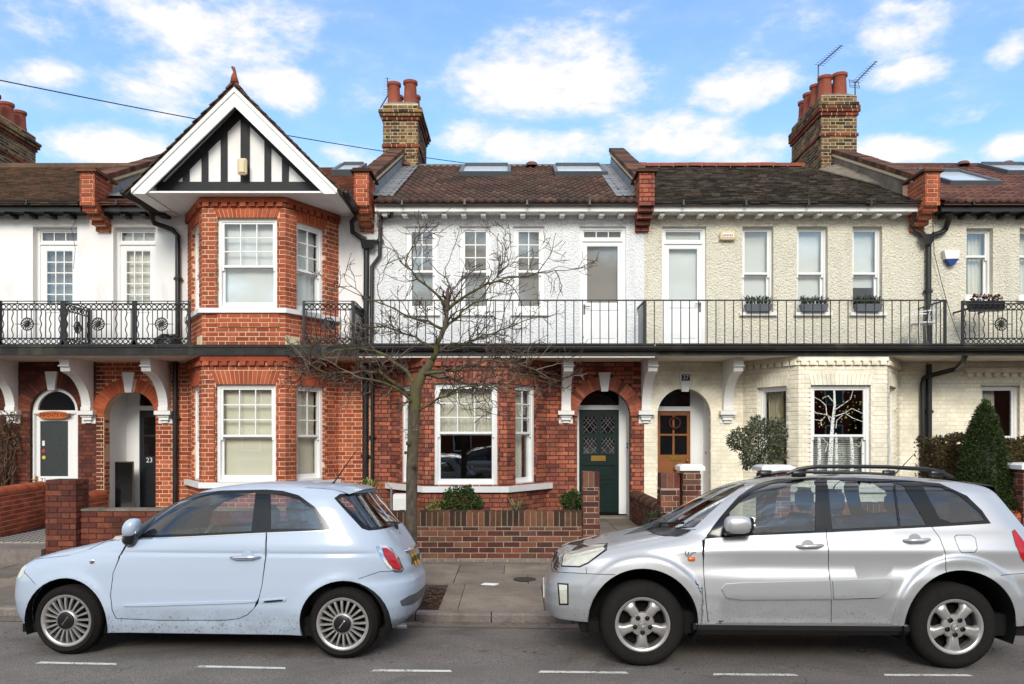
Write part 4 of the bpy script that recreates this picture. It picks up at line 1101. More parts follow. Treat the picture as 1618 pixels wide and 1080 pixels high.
for i, q in enumerate(uw): window(h27, MAIN, q[0], q[1], q[2] + .05, q[3], n=-.11, top=(1, 1), split=.47, blind='blind_grey' if i == 9 else 'blind_white', hf=2, sill=(.06, .06, .08), fw=.035, bl_to=0 if i < 2 else .32)
glazed_door(h27, MAIN, ud[0], ud[1], ud[2], ud[3], -.08, .2, (1, 1), (1, 1), gv0=wz(474), handle=1, blind='blind_white', stile=.075)
p27 = porch(h27, A27, 14.97, reveal=.14)
u0, u1, v1 = X(1038, 14.95), X(1091, 14.95), Z(649, 14.95)
doorframe(h27, fd, A27[0] - .06, A27[1] + .06, u0, u1, .36, v1, 2.72)
mb = MB(); fbox(mb, fd, u0, u1, .385, v1, -.07, -.02); dr = mb.build('front_door', 'door_wood', h27); W = u1 - u0
for (a, b) in ((.1, .47), (.53, .9)):
    for (c, e) in ((Z(718, 14.95), Z(688, 14.95)), (Z(685, 14.95), Z(656, 14.95))): pane(None, fd, u0 + W * a, u0 + W * b, c, e, -.017, 'glass_dark', dr)
mb = MB(); fbox(mb, fd, X(1057, 14.95), X(1078, 14.95), Z(727, 14.95), Z(720, 14.95), -.02, -.008); mb.build('letterbox', 'brass', dr)
mb = MB(); mb.lathe([(0, .04), (.02, .038), (.026, .02), (.014, .0), (.012, -.02)], fd.p(X(1086, 14.95), Z(727, 14.95)), fd.N, 12); mb.lathe([(0, .05), (.03, .045), (.035, .02), (.014, 0)], fd.p(X(1067, 14.95), Z(740, 14.95)), fd.N, 12); mb.build('door_knob', 'brass', dr, smooth=True)
mb = MB()
for (a, b, c, e) in ((.12, .46, .5, Z(745, 14.95)), (.54, .88, .5, Z(745, 14.95))):
    ua, ub = u0 + W * a, u0 + W * b
    for q in ((ua, ub, c, c + .02), (ua, ub, e - .02, e), (ua, ua + .02, c + .02, e - .02), (ub - .02, ub, c + .02, e - .02)): fbox(mb, fd, *q, -.02, -.006)
mb.build('door_panel', 'door_wood', dr)
wr = MB(); c = fd.p(X(1066, 14.95), Z(668, 14.95), .01)
torus(wr, c, Vector((1, 0, 0)), Vector((0, 0, 1)), .1, .022, 22, 6)
tag(wr.build('wreath', 'wreath', None, smooth=True), 'small dark red wreath hanging on the orange-brown door', 'wreath')
mb = MB(); mb.lathe([(0, .02), (.022, .015), (.025, 0)], (A27[1] - .0, 14.72, Z(715, 14.75)), (-1, 0, 0), 12); mb.build('bell_push', 'brass', h27, smooth=True)
plain_tiles(h27, WB[3] + .1, WB[4] - .1, 'tile_plain_dark', wob=.014)
rr = MB(); rr.box(WB[3], WB[3] + .01, 18.3, 18.31, 7, 7.01)
rf = MB(); rf.box(WB[3] + .1, WB[4] - .4, RIDGE_D - .02, RIDGE_D + .02, roof_z(RIDGE_D) - .1, roof_z(RIDGE_D) - .05); rf = rf.build('ridge', 'cement', h27)
ridge(h27, rf, WB[3] + .0, WB[4] - .75, 'terracotta')
mb = MB(); mb.hexa([(WB[4] - .75, 17.5, roof_z(17.5) + .0), (WB[4] - .22, 15.0, roof_z(15.0) + .0), (WB[4] - .02, 15.0, roof_z(15.0) + .0), (WB[4] - .05, 17.6, roof_z(17.6)),
                    (WB[4] - .75, 17.5, roof_z(17.5) + .03), (WB[4] - .22, 15.0, roof_z(15.0) + .03), (WB[4] - .02, 15.0, roof_z(15.0) + .16), (WB[4] - .05, 17.6, roof_z(17.6) + .2)]); mb.build('mortar_fillet', 'cement', h27)
eaves(h27, WB[3] + .12, WB[4] - .2)

# ---- the house at the left end
d0, d1 = wx(52), wx(122)
mb = MB(); panel(mb, MAIN, rect(WB[0], WB[1], BAL_T, 5.87), [rect(d0, d1, BAL_T + .02, 5.64)], .2); mb.build('rendered_wall', 'white_smooth', h21)
glazed_door(h21, MAIN, d0, d1, BAL_T + .02, 5.64, -.13, .2, (3, 1), (3, 5), gv0=4.22, blind='blind_grey')
A21 = (wx(48), wx(123.5), .3, 2.275)
mb = MB(); panel(mb, MAIN, rect(WB[0], WB[1], 0, BAL_B), [archpoly(*A21)], .16); mb.build('brick_wall', 'mortar_dark', h21)
S21 = ST[h21.name]
lay(S21, MAIN, .1, BAL_B, minus(WB[0], WB[1] + .13, [harch(*A21, .26), harch(*A21)]), 'brick_brown')
arch_ring(h21, MAIN, A21[0], A21[1], A21[3], .25, 'brick_brown')
keystone(h21, MAIN, wx(83), 2.66, 3.0, .12, .22)
fd = Frame(0, 14.44, 0); r = (A21[1] - A21[0]) / 2; uc = (A21[0] + A21[1]) / 2
mb = MB(); panel(mb, fd, archpoly(A21[0], A21[1], .36, A21[3]), [rect(A21[0] + .045, A21[1] - .11, .37, 2.22), [(uc + (r - .09) * math.cos(PI * k / 16), 2.30 + (r - .09) * math.sin(PI * k / 16)) for k in range(17)]], .09)
df = mb.build('door_frame', 'white_gloss', h21)
mb = MB(); fpoly(mb, fd, [(uc + (r - .08) * math.cos(PI * k / 16), 2.295 + (r - .08) * math.sin(PI * k / 16)) for k in range(17)], -.06, -.05); mb.build('pane', 'glass_dark', df)
mb = MB(); fbox(mb, fd, A21[0] + .02, A21[1] - .02, 2.24, 2.285, .0, .03)
for q in (A21[0] + .012, A21[1] - .06): fbox(mb, fd, q, q + .025, .4, 2.24, 0, .018)
mb.build('moulding', 'white_gloss', df)
u0, u1 = A21[0] + .045, A21[1] - .11; ga, gb, gc, ge = X(65, 14.5), X(109, 14.5), Z(752, 14.5), Z(665, 14.5)
mb = MB(); panel(mb, Frame(0, 14.47, 0), rect(u0 + .004, u1 - .004, .37, 2.215), [rect(ga, gb, gc, ge), rect(ga, gb, .5, Z(764, 14.5))], .04); dr = mb.build('front_door', 'white_gloss', h21)
pane(None, Frame(0, 14.49, 0), ga, gb, gc, ge, 0, 'glass_obscure', dr)
mb = MB(); fbox(mb, Frame(0, 14.49, 0), ga, gb, .5, Z(764, 14.5), -.01, .0); mb.build('door_panel', 'door_black', dr)
mb = MB(); fbox(mb, Frame(0, 14.53, 0), u0, u1, .4, 2.2, -.02, 0); mb.build('pane_backing', 'room', dr)
mb = MB(); fbox(mb, Frame(0, 14.47, 0), X(57, 14.47), X(60.5, 14.47), Z(766, 14.47), Z(752, 14.47), 0, .03); mb.tube([(X(58.5, 14.47), 14.44, Z(757, 14.47)), (X(58.5, 14.47), 14.40, Z(757, 14.47)), (X(58.5, 14.47) - .05, 14.39, Z(757, 14.47))], .009, 6); mb.build('handle', 'brass', dr)
mb = MB(); fbox(mb, Frame(0, 14.47, 0), X(64, 14.47), X(73, 14.47), Z(763, 14.47), Z(754, 14.47), 0, .006); npl = mb.build('number_plate', 'plastic_white', dr)
text('21', (X(68.5, 14.46), 14.4635, Z(758.5, 14.46)), .11, 'ink', npl, name='number')
for (px, py, c, sh) in ((68.5, 700, 'plastic_white', 0), (68.5, 712, 'stickerred', 1), (69, 722.5, 'stickeryel', 1)):
    if c not in M: plain(c, lin(176, 66, 66) if c == 'stickerred' else lin(214, 196, 60), .5, .02)
    mb = MB()
    if sh: mb.lathe([(0, .003), (.034, .003), (.034, 0)], (X(px, 14.48), 14.486, Z(py, 14.48)), (0, -1, 0), 16)
    else: mb.box(X(px - 2, 14.48), X(px + 2, 14.48), 14.483, 14.486, Z(py + 4, 14.48), Z(py - 4, 14.48))
    mb.build('sticker', c, dr)
sg = thing('oval_sign', 'orange-brown wooden oval sign reading TWENTY ONE above the white door', 'sign', (X(83, 14.4), 14.4, Z(656, 14.4)))
mb = MB(); pts = []
for k in range(28):
    a = 2 * PI * k / 28; pts.append((X(84.5, 14.4) + .285 * math.copysign(abs(math.cos(a)) ** .9, math.cos(a)), Z(655.5, 14.4) + .072 * math.copysign(abs(math.sin(a)) ** .9, math.sin(a))))
fpoly(mb, Frame(0, 14.4, 0), pts, -.02, .012); mb.build('board', 'sign_wood', sg)
text('TWENTY ONE', (X(86.5, 14.38), 14.387, Z(655.5, 14.38)), .088, 'ink', sg)
plain_tiles(h21, WB[0], WB[1] - .1, 'tile_plain_brown'); eaves(h21, WB[0], WB[1] - .1, dentils=False, fascia='black_paint')
mb = MB(); mb.box(WB[0], WB[1] - .1, RIDGE_D - .1, RIDGE_D + .1, roof_z(RIDGE_D) - .08, roof_z(RIDGE_D) + .03); mb.build('ridge_capping', 'tile_plain_brown', h21)

# ---- the house at the right end
q = (wx(1527), wx(1569), wz(474), wz(360)); q2 = (wx(1611), wx(1653), wz(474), wz(360))
mb = MB(); panel(mb, MAIN, rect(WB[4], WB[5], BAL_T, 5.87), [rect(*q), rect(*q2)], .2); mb.build('rendered_wall', 'roughcast_cream', h29)
for w_ in (q, q2): window(h29, MAIN, w_[0], w_[1], w_[2] + .03, w_[3], n=-.11, top=(1, 1), split=.62, blind=None, fw=.035, sill=(.06, .06, .07), drape=[(.0, .35, 'curtain', 3), (.4, 1, 'curtain', 4)])
q = (wx(1549), wx(1611), .985, wz(609)); q2 = (wx(1660), wx(1760), .985, wz(609))
mb = MB(); panel(mb, MAIN, rect(WB[4], WB[5], 0, BAL_B), [rect(*q), rect(*q2)], .16); mb.build('brick_wall', 'mortar_cream', h29)
S29 = ST[h29.name]
lay(S29, MAIN, .1, BAL_B, minus(WB[4] + .03, WB[5], [hrect(q[0], q[1], q[2], q[3]), hrect(*q2)]), 'brick_cream', n=.005, mort=.007)
for w_ in (q, q2): window(h29, MAIN, *w_, n=-.08, top=(1, 1), split=.47, blind=None, fw=.05, drape=[(.05, .6, 'curtain', 4)])
mb = MB(); mb.box(wx(1522), WB[5], DW - .09, DW, 2.98, 3.06); c = mb.build('cornice', 'brick_cream', h29)
for k in range(18):
    mb = MB(); x = wx(1526) + k * .16; mb.box(x, x + .09, DW - .075, DW, 2.905, 2.978); mb.build('dentil', 'brick_cream', c)
pantiles(h29, WB[4] + .1, WB[5], 'tile_red', vis=(7, 11.2)); eaves(h29, WB[4] + .1, WB[5], dentils=False, fascia='black_paint')
skylight(h29, None, X(1494, 15.6), X(1562, 15.9), 15.45, 16.9); skylight(h29, None, X(1582, 17), X(1660, 17), 16.8, 17.9)
mb = MB(); mb.box(WB[4] + .1, WB[5], RIDGE_D - .1, RIDGE_D + .1, roof_z(RIDGE_D) - .08, roof_z(RIDGE_D) + .03); rf = mb.build('ridge_capping', 'tile_red', h29)
for px in (1520, 1590): 
    mb = MB(); mb.lathe([(.0, .08), (.10, .075), (.13, .05), (.14, 0)], (X(px, 18), 17.95, roof_z(17.95) + .05), n=16); mb.build('roof_vent', 'tile_red', h29, smooth=True)

# ---- party walls: piers, parapets, chimneys
PX_ = [X(143.5, 13.9), X(573, 13.9), X(1020.5, 13.9), X(1468, 13.9)]
for h, xc, m_, ld, sd in ((h21, PX_[0], 'brick_orange', 1, 'cement'), (h23, PX_[1], 'brick_orange', 1, 'brick_coping'), (h25, PX_[2], 'brick_red', -1, 'brick_coping'), (h27, PX_[3], 'brick_orange', 0, 'cement')):
    pier(h, ST[h.name], xc, mat=m_); parapet(h, xc, lead=ld, side=sd, front=14.2, D1=18.05)
g = .0768
t = Z(163, 18.0)
chimney(h23, X(605, 18.0), X(661, 18.0), 18.0, 19.65, 7.3, t, [(X(622, 18.25), 18.3, .56, .145), (X(648, 18.25), 18.3, .60, .15), (X(627, 18.8), 18.85, .5, .14), (X(654, 18.8), 18.85, .5, .14), (X(630, 19.3), 19.35, .5, .14), (X(657, 19.3), 19.35, .42, .14)], 1,
        [(t - 13 * g, .03, 'brick_red_band'), (t - 5 * g, .03, 'brick_red_band'), (t - 4 * g, .07, 'brick_stock'), (t - 3 * g, .10, 'brick_stock')])
t = Z(150, 17.8)
chimney(h27, X(1297, 17.8), X(1354, 17.8), 17.8, 19.7, 7.0, t, [(X(1305, 18.05), 18.1, .52, .15), (X(1328, 18.05), 18.1, .58, .155), (X(1318, 18.5), 18.5, .5, .14), (X(1290, 18.5), 18.5, .5, .14), (X(1279, 18.95), 18.95, .5, .14), (X(1271, 19.4), 19.4, .5, .14)], -1,
        [(t - 12 * g, .03, 'brick_red_band'), (t - 6 * g, .03, 'brick_red_band'), (t - 5 * g, .06, 'brick_red_band'), (t - 4 * g, .06, 'brick_stock'), (t - 3 * g, .06, 'brick_stock')])
t = 9.30
chimney(h21, -12.8, -11.98, 18.0, 19.75, 7.0, t, [(-12.22, 18.5, .5, .145), (-12.22, 19.0, .5, .145), (-12.22, 19.48, .5, .145)], 1, [(t - 11 * g, .03, 'brick_red_band'), (t - 5 * g, .03, 'brick_red_band'), (t - 4 * g, .07, 'brick_stock'), (t - 3 * g, .1, 'brick_stock')])

# ---- brackets, railings, pipes
for h, px in ((h21, 22), (h21, 141), (h23, 262), (h25, 894), (h25, 1020), (h27, 1148)): bracket(h, wx(px))
rail_plain(h25, X(576, RAIL_D), X(1017, RAIL_D)); rail_plain(h27, X(1020, RAIL_D), X(1493, RAIL_D), ret=[X(1019.5, RAIL_D), X(1493, RAIL_D)])
fr = Frame(0, RAIL_D, 0); R = lambda px: X(px, RAIL_D)
rail_ornate(h21, fr, R(-95), R(0), roses=(R(-48),)); rail_ornate(h21, fr, R(1), R(98), roses=(R(43),))
rail_ornate(h23, fr, R(102), R(211), roses=(R(155),)); rail_ornate(h23, fr, R(214), R(299), roses=(R(255),))
rail_ornate(h23, Frame(R(101), RAIL_D, PI / 2), .03, .8, roses=(.42,))
rail_ornate(h23, fr, R(480), R(557), roses=(R(519),)); rail_ornate(h23, Frame(R(558), RAIL_D, PI / 2), .03, .8, roses=(.42,))
rail_ornate(h29, fr, R(1521), R(1640), roses=(R(1582),)); rail_ornate(h29, fr, R(1642), R(1760), roses=(R(1700),))
D = DW - .07
def PP(px, py, d=D): return (X(px, d), d, Z(py, d))
# left: swan-neck down to the balcony, then on below it
pipe(h23, [PP(240, 326, 14.0), PP(240, 342, 14.05), PP(243, 352, 14.2), PP(272, 362), PP(281, 372), PP(281, 548)], .045, clips=[PP(281, 440)])
pipe(h23, [PP(277, 566), PP(277, 800)], .045, clips=[PP(277, 660)])
# between the gable house and the red one: hopper with two pipes
pipe(h23, [(GX + 1.83, 14.1, GZ0 - .08), PP(556, 350, 14.15), PP(557, 366), PP(568, 374), PP(578, 378)], .045)
mb = MB(); mb.hexa([PP(572, 392, 14.36), PP(590, 392, 14.36), PP(590, 392, 14.2), PP(572, 392, 14.2), PP(569, 378, 14.36), PP(594, 378, 14.36), PP(594, 378, 14.17), PP(569, 378, 14.17)]); mb.build('hopper_head', 'black_pipe', h23)
pipe(h23, [PP(579, 390), PP(578, 548)], .05, clips=[PP(578.5, 470)])
pipe(h23, [PP(577.5, 575), PP(577, 800)], .05, clips=[PP(577, 620), PP(577, 720)])
pipe(h25, [PP(619, 332, 14.1), PP(619, 342, 14.2), PP(604, 343, 14.3), PP(601, 350), PP(600, 404), PP(588, 420), PP(587, 548)], .035, clips=[PP(600, 380)])
pipe(h25, [PP(588.5, 566), PP(588, 800)], .033, clips=[PP(588, 690)])
# right: a Y of two gutters into one hopper
pipe(h27, [PP(1447, 330, 14.1), PP(1446, 346, 14.15), PP(1441, 356, 14.3), PP(1446, 364), PP(1460, 371)], .05)
pipe(h29, [PP(1502, 328, 14.1), PP(1500, 344, 14.15), PP(1494, 362, 14.3), PP(1486, 368), PP(1474, 371)], .05)
mb = MB(); mb.hexa([PP(1462, 386, 14.36), PP(1472, 386, 14.36), PP(1472, 386, 14.2), PP(1462, 386, 14.2), PP(1455, 369, 14.36), PP(1480, 369, 14.36), PP(1480, 369, 14.17), PP(1455, 369, 14.17)]); mb.build('hopper_head', 'black_pipe', h27)
pipe(h27, [PP(1467, 384), PP(1467, 548)], .05, clips=[PP(1467, 460)])
pipe(h27, [PP(1468, 575), PP(1468, 800)], .05, clips=[PP(1468, 650)])
pipe(h29, [(X(1523, 13.3), 13.25, 3.2), (X(1520, 13.4), 13.35, 3.1), PP(1510, 583, 14.0), PP(1470, 593, 14.2), PP(1460, 597), PP(1458, 606), PP(1458, 800)], .045, clips=[PP(1458, 690)])
mb = MB(); mb.tube([PP(505, 570, 14.3), PP(504, 800, 14.3)], .008, 6)
mb.build('cable', 'brick_brown', h23)
for h in HS: flush(h, ST[h.name], 300)
# ------------------------------------------------------------------ road, kerb, pavement, front gardens
SK = -.055                                                     # the street runs slightly askew to the house fronts
def kerbD(x): return 8.02 + SK * x
def pavz(D, x): t = (D - kerbD(x)) / (10.87 - kerbD(x)); return .02 + .073 * min(1, max(0, t))
def asphalt(name, c0, c1, c2):
    s = NT(name)
    a = s.noise(75, 6, .85); b = s.noise(2.2, 6, .6); v = s.vor(120); p = s.noise(.5, 4, .6, stretch=(.3, 1, 1))
    c = s.mix(s.mr(a, .35, .65), c0, c1); c = s.mix(s.ma('MULTIPLY', s.mr(b, .4, .7), .5), c, c2); c = s.mix(s.mr(v, .16, .08), c, lin(150, 144, 138))
    c = s.mix(s.ma('MULTIPLY', s.mr(p, .45, .7), .35), c, lin(96, 86, 78))
    st = s.mr(s.noise(.9, 5, .65, .6), .55, .72); c = s.mix(s.ma('MULTIPLY', st, .55), c, lin(52, 48, 46)); c = s.mix(s.ma('MULTIPLY', s.mr(s.noise(14, 6, .75), .56, .7), .5), c, lin(134, 124, 114))
    cr = s.n('ShaderNodeTexVoronoi', feature='DISTANCE_TO_EDGE'); cr.inputs['Scale'].default_value = .8; dv = s.n('ShaderNodeVectorMath', operation='ADD'); nn = s.n('ShaderNodeTexNoise'); nn.inputs['Scale'].default_value = 3; s.l(s.pos.outputs['Position'], nn.inputs[0]); s.l(s.pos.outputs['Position'], dv.inputs[0]); s.l(nn.outputs[1], dv.inputs[1]); s.l(dv.outputs[0], cr.inputs['Vector'])
    c = s.mix(s.ma('MULTIPLY', s.mr(cr.outputs['Distance'], .012, .004), s.ma('MULTIPLY', s.mr(s.noise(.7, 3), .5, .6), .7)), c, lin(40, 37, 35))
    s.set(c, .85, 0, .3); s.bump(s.ma('ADD', a, s.ma('MULTIPLY', s.noise(160, 4), .8)), .8, .012); M[name] = s.m
asphalt('asphalt', lin(66, 61, 58), lin(172, 163, 156), lin(100, 94, 90))
mb = MB(); xs = list(range(-60, 61, 2))
prof = [(-3.2, -.03), (0, .02), (3.0, .022), (6.2, .0), (7.2, -.03), (99, -.075)]
for x in xs:
    for (d, z) in prof:
        D = d + SK * x * (1 if d > 2 else .0) if d < 90 else kerbD(x)
        mb.v.append((x, D, z))
n = len(prof)
for i in range(len(xs) - 1):
    for j in range(n - 1): a = i * n + j; mb.f.append((a, a + n, a + n + 1, a + 1))
road = struct(mb.build('road', 'asphalt', None, smooth=True))
mb = MB()
for i in range(len(xs) - 1):
    a, b = xs[i], xs[i + 1]
    mb.face([(a, kerbD(a) - .27, -.0555), (b, kerbD(b) - .27, -.0555), (b, kerbD(b) + .01, -.069), (a, kerbD(a) + .01, -.069)])
struct(mb.build('gutter_channel', 'gutter_strip', None))
s = NT('road_paint'); w = s.mix(s.mr(s.ma('ADD', s.noise(70, 6, .75), s.ma('MULTIPLY', s.ma('SUBTRACT', s.noise(6, 4), .5), .5)), .53, .62), lin(222, 219, 213), lin(112, 107, 102)); s.set(w, .7); M['road_paint'] = s.m
for (a, b, y0, y1) in ((58, 186, 1046, 1048.5), (310, 453, 1052, 1055), (587, 715, 1058.5, 1059.5), (850, 993, 1060.5, 1062), (1125, 1261, 1064.5, 1065.5), (1395, 1536, 1065.5, 1066)):
    def gp(px, py):
        D = (EYE - .006) * F / (py - HY); return (X(px, D), D)
    p, q = gp(a, y0), gp(b, y1); mb = MB(); hw = .026
    zf = lambda D, x: float(np.interp(D - SK * x, [0, 3, 6.2, 7.2], [.02, .022, .0, -.03])) + .004
    mb.face([(p[0], p[1] - hw, zf(p[1], p[0])), (q[0], q[1] - hw, zf(q[1], q[0])), (q[0] - .02, q[1] + hw, zf(q[1], q[0])), (p[0] + .02, p[1] + hw, zf(p[1], p[0]))])
    o = mb.build('bay_marking', 'road_paint', None); o['kind'] = 'structure'
# kerb stones
mb = MB(); mb.face([(-60, kerbD(-60) + .14, -.08), (60, kerbD(60) + .14, -.08), (60, kerbD(60) + .15, -.02), (-60, kerbD(-60) + .15, -.02)]); kb = struct(mb.build('kerb', 'kerb_granite', None))
x = -7.4
while x < 7.6:
    L = RND.uniform(.75, 1.05); mb = MB(); a, b = x, x + L - .012; d0, d1 = kerbD(a), kerbD(b); t = .02 + RND.uniform(-.005, .004)
    mb.hexa([(a, d0, -.12), (b, d1, -.12), (b, d1 + .15, -.12), (a, d0 + .15, -.12), (a, d0 + .0, t - .02), (b, d1 + .0, t - .02), (b, d1 + .15, t + .002), (a, d0 + .15, t + .002)])
    i = len(mb.v); mb.v += [(a, d0 + .02, t), (b, d1 + .02, t)]
    mb.f = [f for k, f in enumerate(mb.f) if k != 1]; mb.f += [(4, 5, i + 1, i), (i, i + 1, 6, 7)]
    mb.build('kerb_stone', 'kerb_granite', kb); x += L
# pavement base and slabs
plain('joint', lin(70, 62, 54), .95, .2, 8)
mb = MB()
for i in range(len(xs) - 1):
    a, b = xs[i], xs[i + 1]; mb.face([(a, kerbD(a) + .14, .005), (b, kerbD(b) + .14, .005), (b, 11.2, .08), (a, 11.2, .08)])
pav = struct(mb.build('pavement', 'joint', None))
TREE = (X(651, 8.95), 8.95)
PIT = (-1.62, -.80, 8.25, 9.30)
row = 0; d = .155
while d < 3.0:
    dep = (.62, .66, .6, .62, .6)[min(row, 4)]; x = -7.8 + (row % 2) * .45
    while x < 7.8:
        L = RND.choice((.6, .75, .9, .9)); a, b = x + .004, x + L - .004; x += L
        f0 = lambda q: min(kerbD(q) + d + .004, 10.90); f1 = lambda q: min(kerbD(q) + d + dep - .004, 10.90)
        mid = (f0(a) + f1(a)) / 2
        if f1(a) - f0(a) < .05: continue
        if a < PIT[1] - .02 and b > PIT[0] + .02 and mid < PIT[3]:
            if a < PIT[0] - .08: b = PIT[0]
            elif b > PIT[1] + .08: a = PIT[1]
            else: continue
        e = RND.uniform(-.004, .004); e2 = RND.uniform(-.003, .003)
        P_ = lambda q, D, h: (q, D, pavz(D, q) + h)
        mb = MB(); mb.hexa([P_(a, f0(a), -.03), P_(b, f0(b), -.03), P_(b, f1(b), -.03), P_(a, f1(a), -.03), P_(a, f0(a), e + .004), P_(b, f0(b), e + e2 + .004), P_(b, f1(b), e + .004), P_(a, f1(a), e - e2 + .004)])
        mb.build('paving_slab', 'slab', pav)
    d += dep; row += 1
# tree pit with bark mulch
def mulch():
    mb = MB(); r = random.Random(3)
    mb.box(PIT[0], PIT[1], kerbD(-1.2) + .152, PIT[3], -.05, .025)
    return mb
tag(mulch().build('tree_pit', 'soil', None), 'dark soil pit at the foot of the bare street tree', 'tree pit')
mb = MB(); r = random.Random(4)
for k in range(900):
    x, y = r.uniform(PIT[0], PIT[1]), r.uniform(kerbD(-1.2) + .16, PIT[3]); z = .028 + r.random() * .025; a = r.uniform(0, PI); l, w = r.uniform(.012, .035), r.uniform(.005, .012)
    c, s_ = math.cos(a), math.sin(a); t = r.uniform(-.01, .01)
    mb.face([(x - c * l - s_ * w, y - s_ * l + c * w, z), (x + c * l - s_ * w, y + s_ * l + c * w, z + t), (x + c * l + s_ * w, y + s_ * l - c * w, z + t + .003), (x - c * l + s_ * w, y - s_ * l - c * w, z + .003)])
s = NT('bark'); s.set(s.ramp(s.rnd(), [(0, lin(84, 56, 40)), (.3, lin(54, 38, 30)), (.6, lin(108, 74, 50)), (.8, lin(66, 48, 38))], 'CONSTANT'), .95); M['bark'] = s.m
o = mb.build('bark_mulch', 'bark', None, kind='stuff'); tag(o, 'loose brown bark chips in the tree pit', 'bark'); o['kind'] = 'stuff'
mb = MB(); r = random.Random(8)                                # leaf litter along the gutter and under the cars
for k in range(420):
    x = r.uniform(-5.5, 5.5); y = kerbD(x) - abs(r.gauss(0, .12)) - .01 if k % 3 else r.uniform(6.3, 8) + SK * x; a = r.uniform(0, PI); l = r.uniform(.006, .02)
    z = float(np.interp(y - SK * x, [6.2, 7.2, 8.02], [.0, -.03, -.064])) + .006; c, s_ = math.cos(a) * l, math.sin(a) * l
    mb.face([(x - c, y - s_, z), (x + s_ * .4, y - c * .4, z + .004), (x + c, y + s_, z + .002), (x - s_ * .4, y + c * .4, z + .003)])
o = mb.build('leaf_litter', 'bark', None); tag(o, 'small dry leaf scraps along the gutter', 'leaf litter'); o['kind'] = 'stuff'
def gpt(px, py, zc):
    D = (EYE - zc) * F / (py - HY); return X(px, D), D
x, D = gpt(772, 924, .06); mb = MB(); z = pavz(D, x) + .012
mb.hexa([(x - .09, D - .02, z), (x + .07, D - .07, z), (x + .12, D + .0, z), (x - .05, D + .07, z), (x - .09, D - .02, z + .006), (x + .07, D - .07, z + .004), (x + .12, D, z + .012), (x - .05, D + .07, z + .008)])
tag(mb.build('paper_scrap', 'paper', None), 'white scrap of paper lying on the pavement slabs', 'litter')
x, D = gpt(829, 915, .07); mc = thing('manhole_cover', 'small round iron cover set in the pavement before the low wall', 'cover', (x, D, 0)); z = pavz(D, x) + .008
mb = MB(); mb.lathe([(.14, 0), (.14, .004), (.125, .005), (.125, .003), (0, .004)], (x, D, z), n=28); mb.build('lid', 'iron_cover', mc)
mb = MB()
for k in range(5): mb.box(x - .08, x + .08, D - .07 + k * .035 - .006, D - .07 + k * .035 + .006, z + .003, z + .007)
mb.build('grip_rib', 'iron_cover', mc)
# front gardens
GZ = .30
mb = MB(); mb.box(-12.4, 12.4, 11.0, 14.5, -.2, GZ - .03); struct(mb.build('garden_soil', 'soil', None))
mb = MB(); mb.box(1.17, 2.05, 10.88, DW + .0, GZ - .15, GZ + .02); path = struct(mb.build('path', 'joint', None))
for k in range(6):
    for (a, b) in ((1.18, 1.6), (1.61, 2.04)):
        m2 = MB(); y0 = 10.9 + k * .58; m2.box(a, b, y0, min(y0 + .57, DW - .01), GZ, GZ + .03 + RND.uniform(0, .006)); m2.build('paving_slab', 'slab', path)
mb = MB(); mb.box(2.36, 3.3, 10.9, DW, GZ - .15, GZ + .03); struct(mb.build('path', 'path_stone', None))
mb = MB(); mb.box(-7.75, -6.05, 11.3, DW, .0, .30); tp = struct(mb.build('tiled_path', 'path_stone', None))
s = NT('tile_bw'); wv = s.n('ShaderNodeTexChecker'); wv.inputs['Scale'].default_value = 11; mp = s.n('ShaderNodeMapping'); mp.inputs['Rotation'].default_value = (0, 0, PI / 4); s.l(s.pos.outputs['Position'], mp.inputs[0]); s.l(mp.outputs[0], wv.inputs[0])
wv.inputs[1].default_value = lin(176, 172, 166); wv.inputs[2].default_value = lin(58, 56, 56); s.set(wv.outputs[0], .5); M['tile_bw'] = s.m
mb = MB(); mb.box(-7.72, -6.1, 11.32, DW, .301, .312); mb.build('tile_sheet', 'tile_bw', tp)
mb = MB(); mb.box(-9.6, -6.45, 10.75, 11.3, -.02, .285); struct(mb.build('stone_step', 'kerb_granite', None))
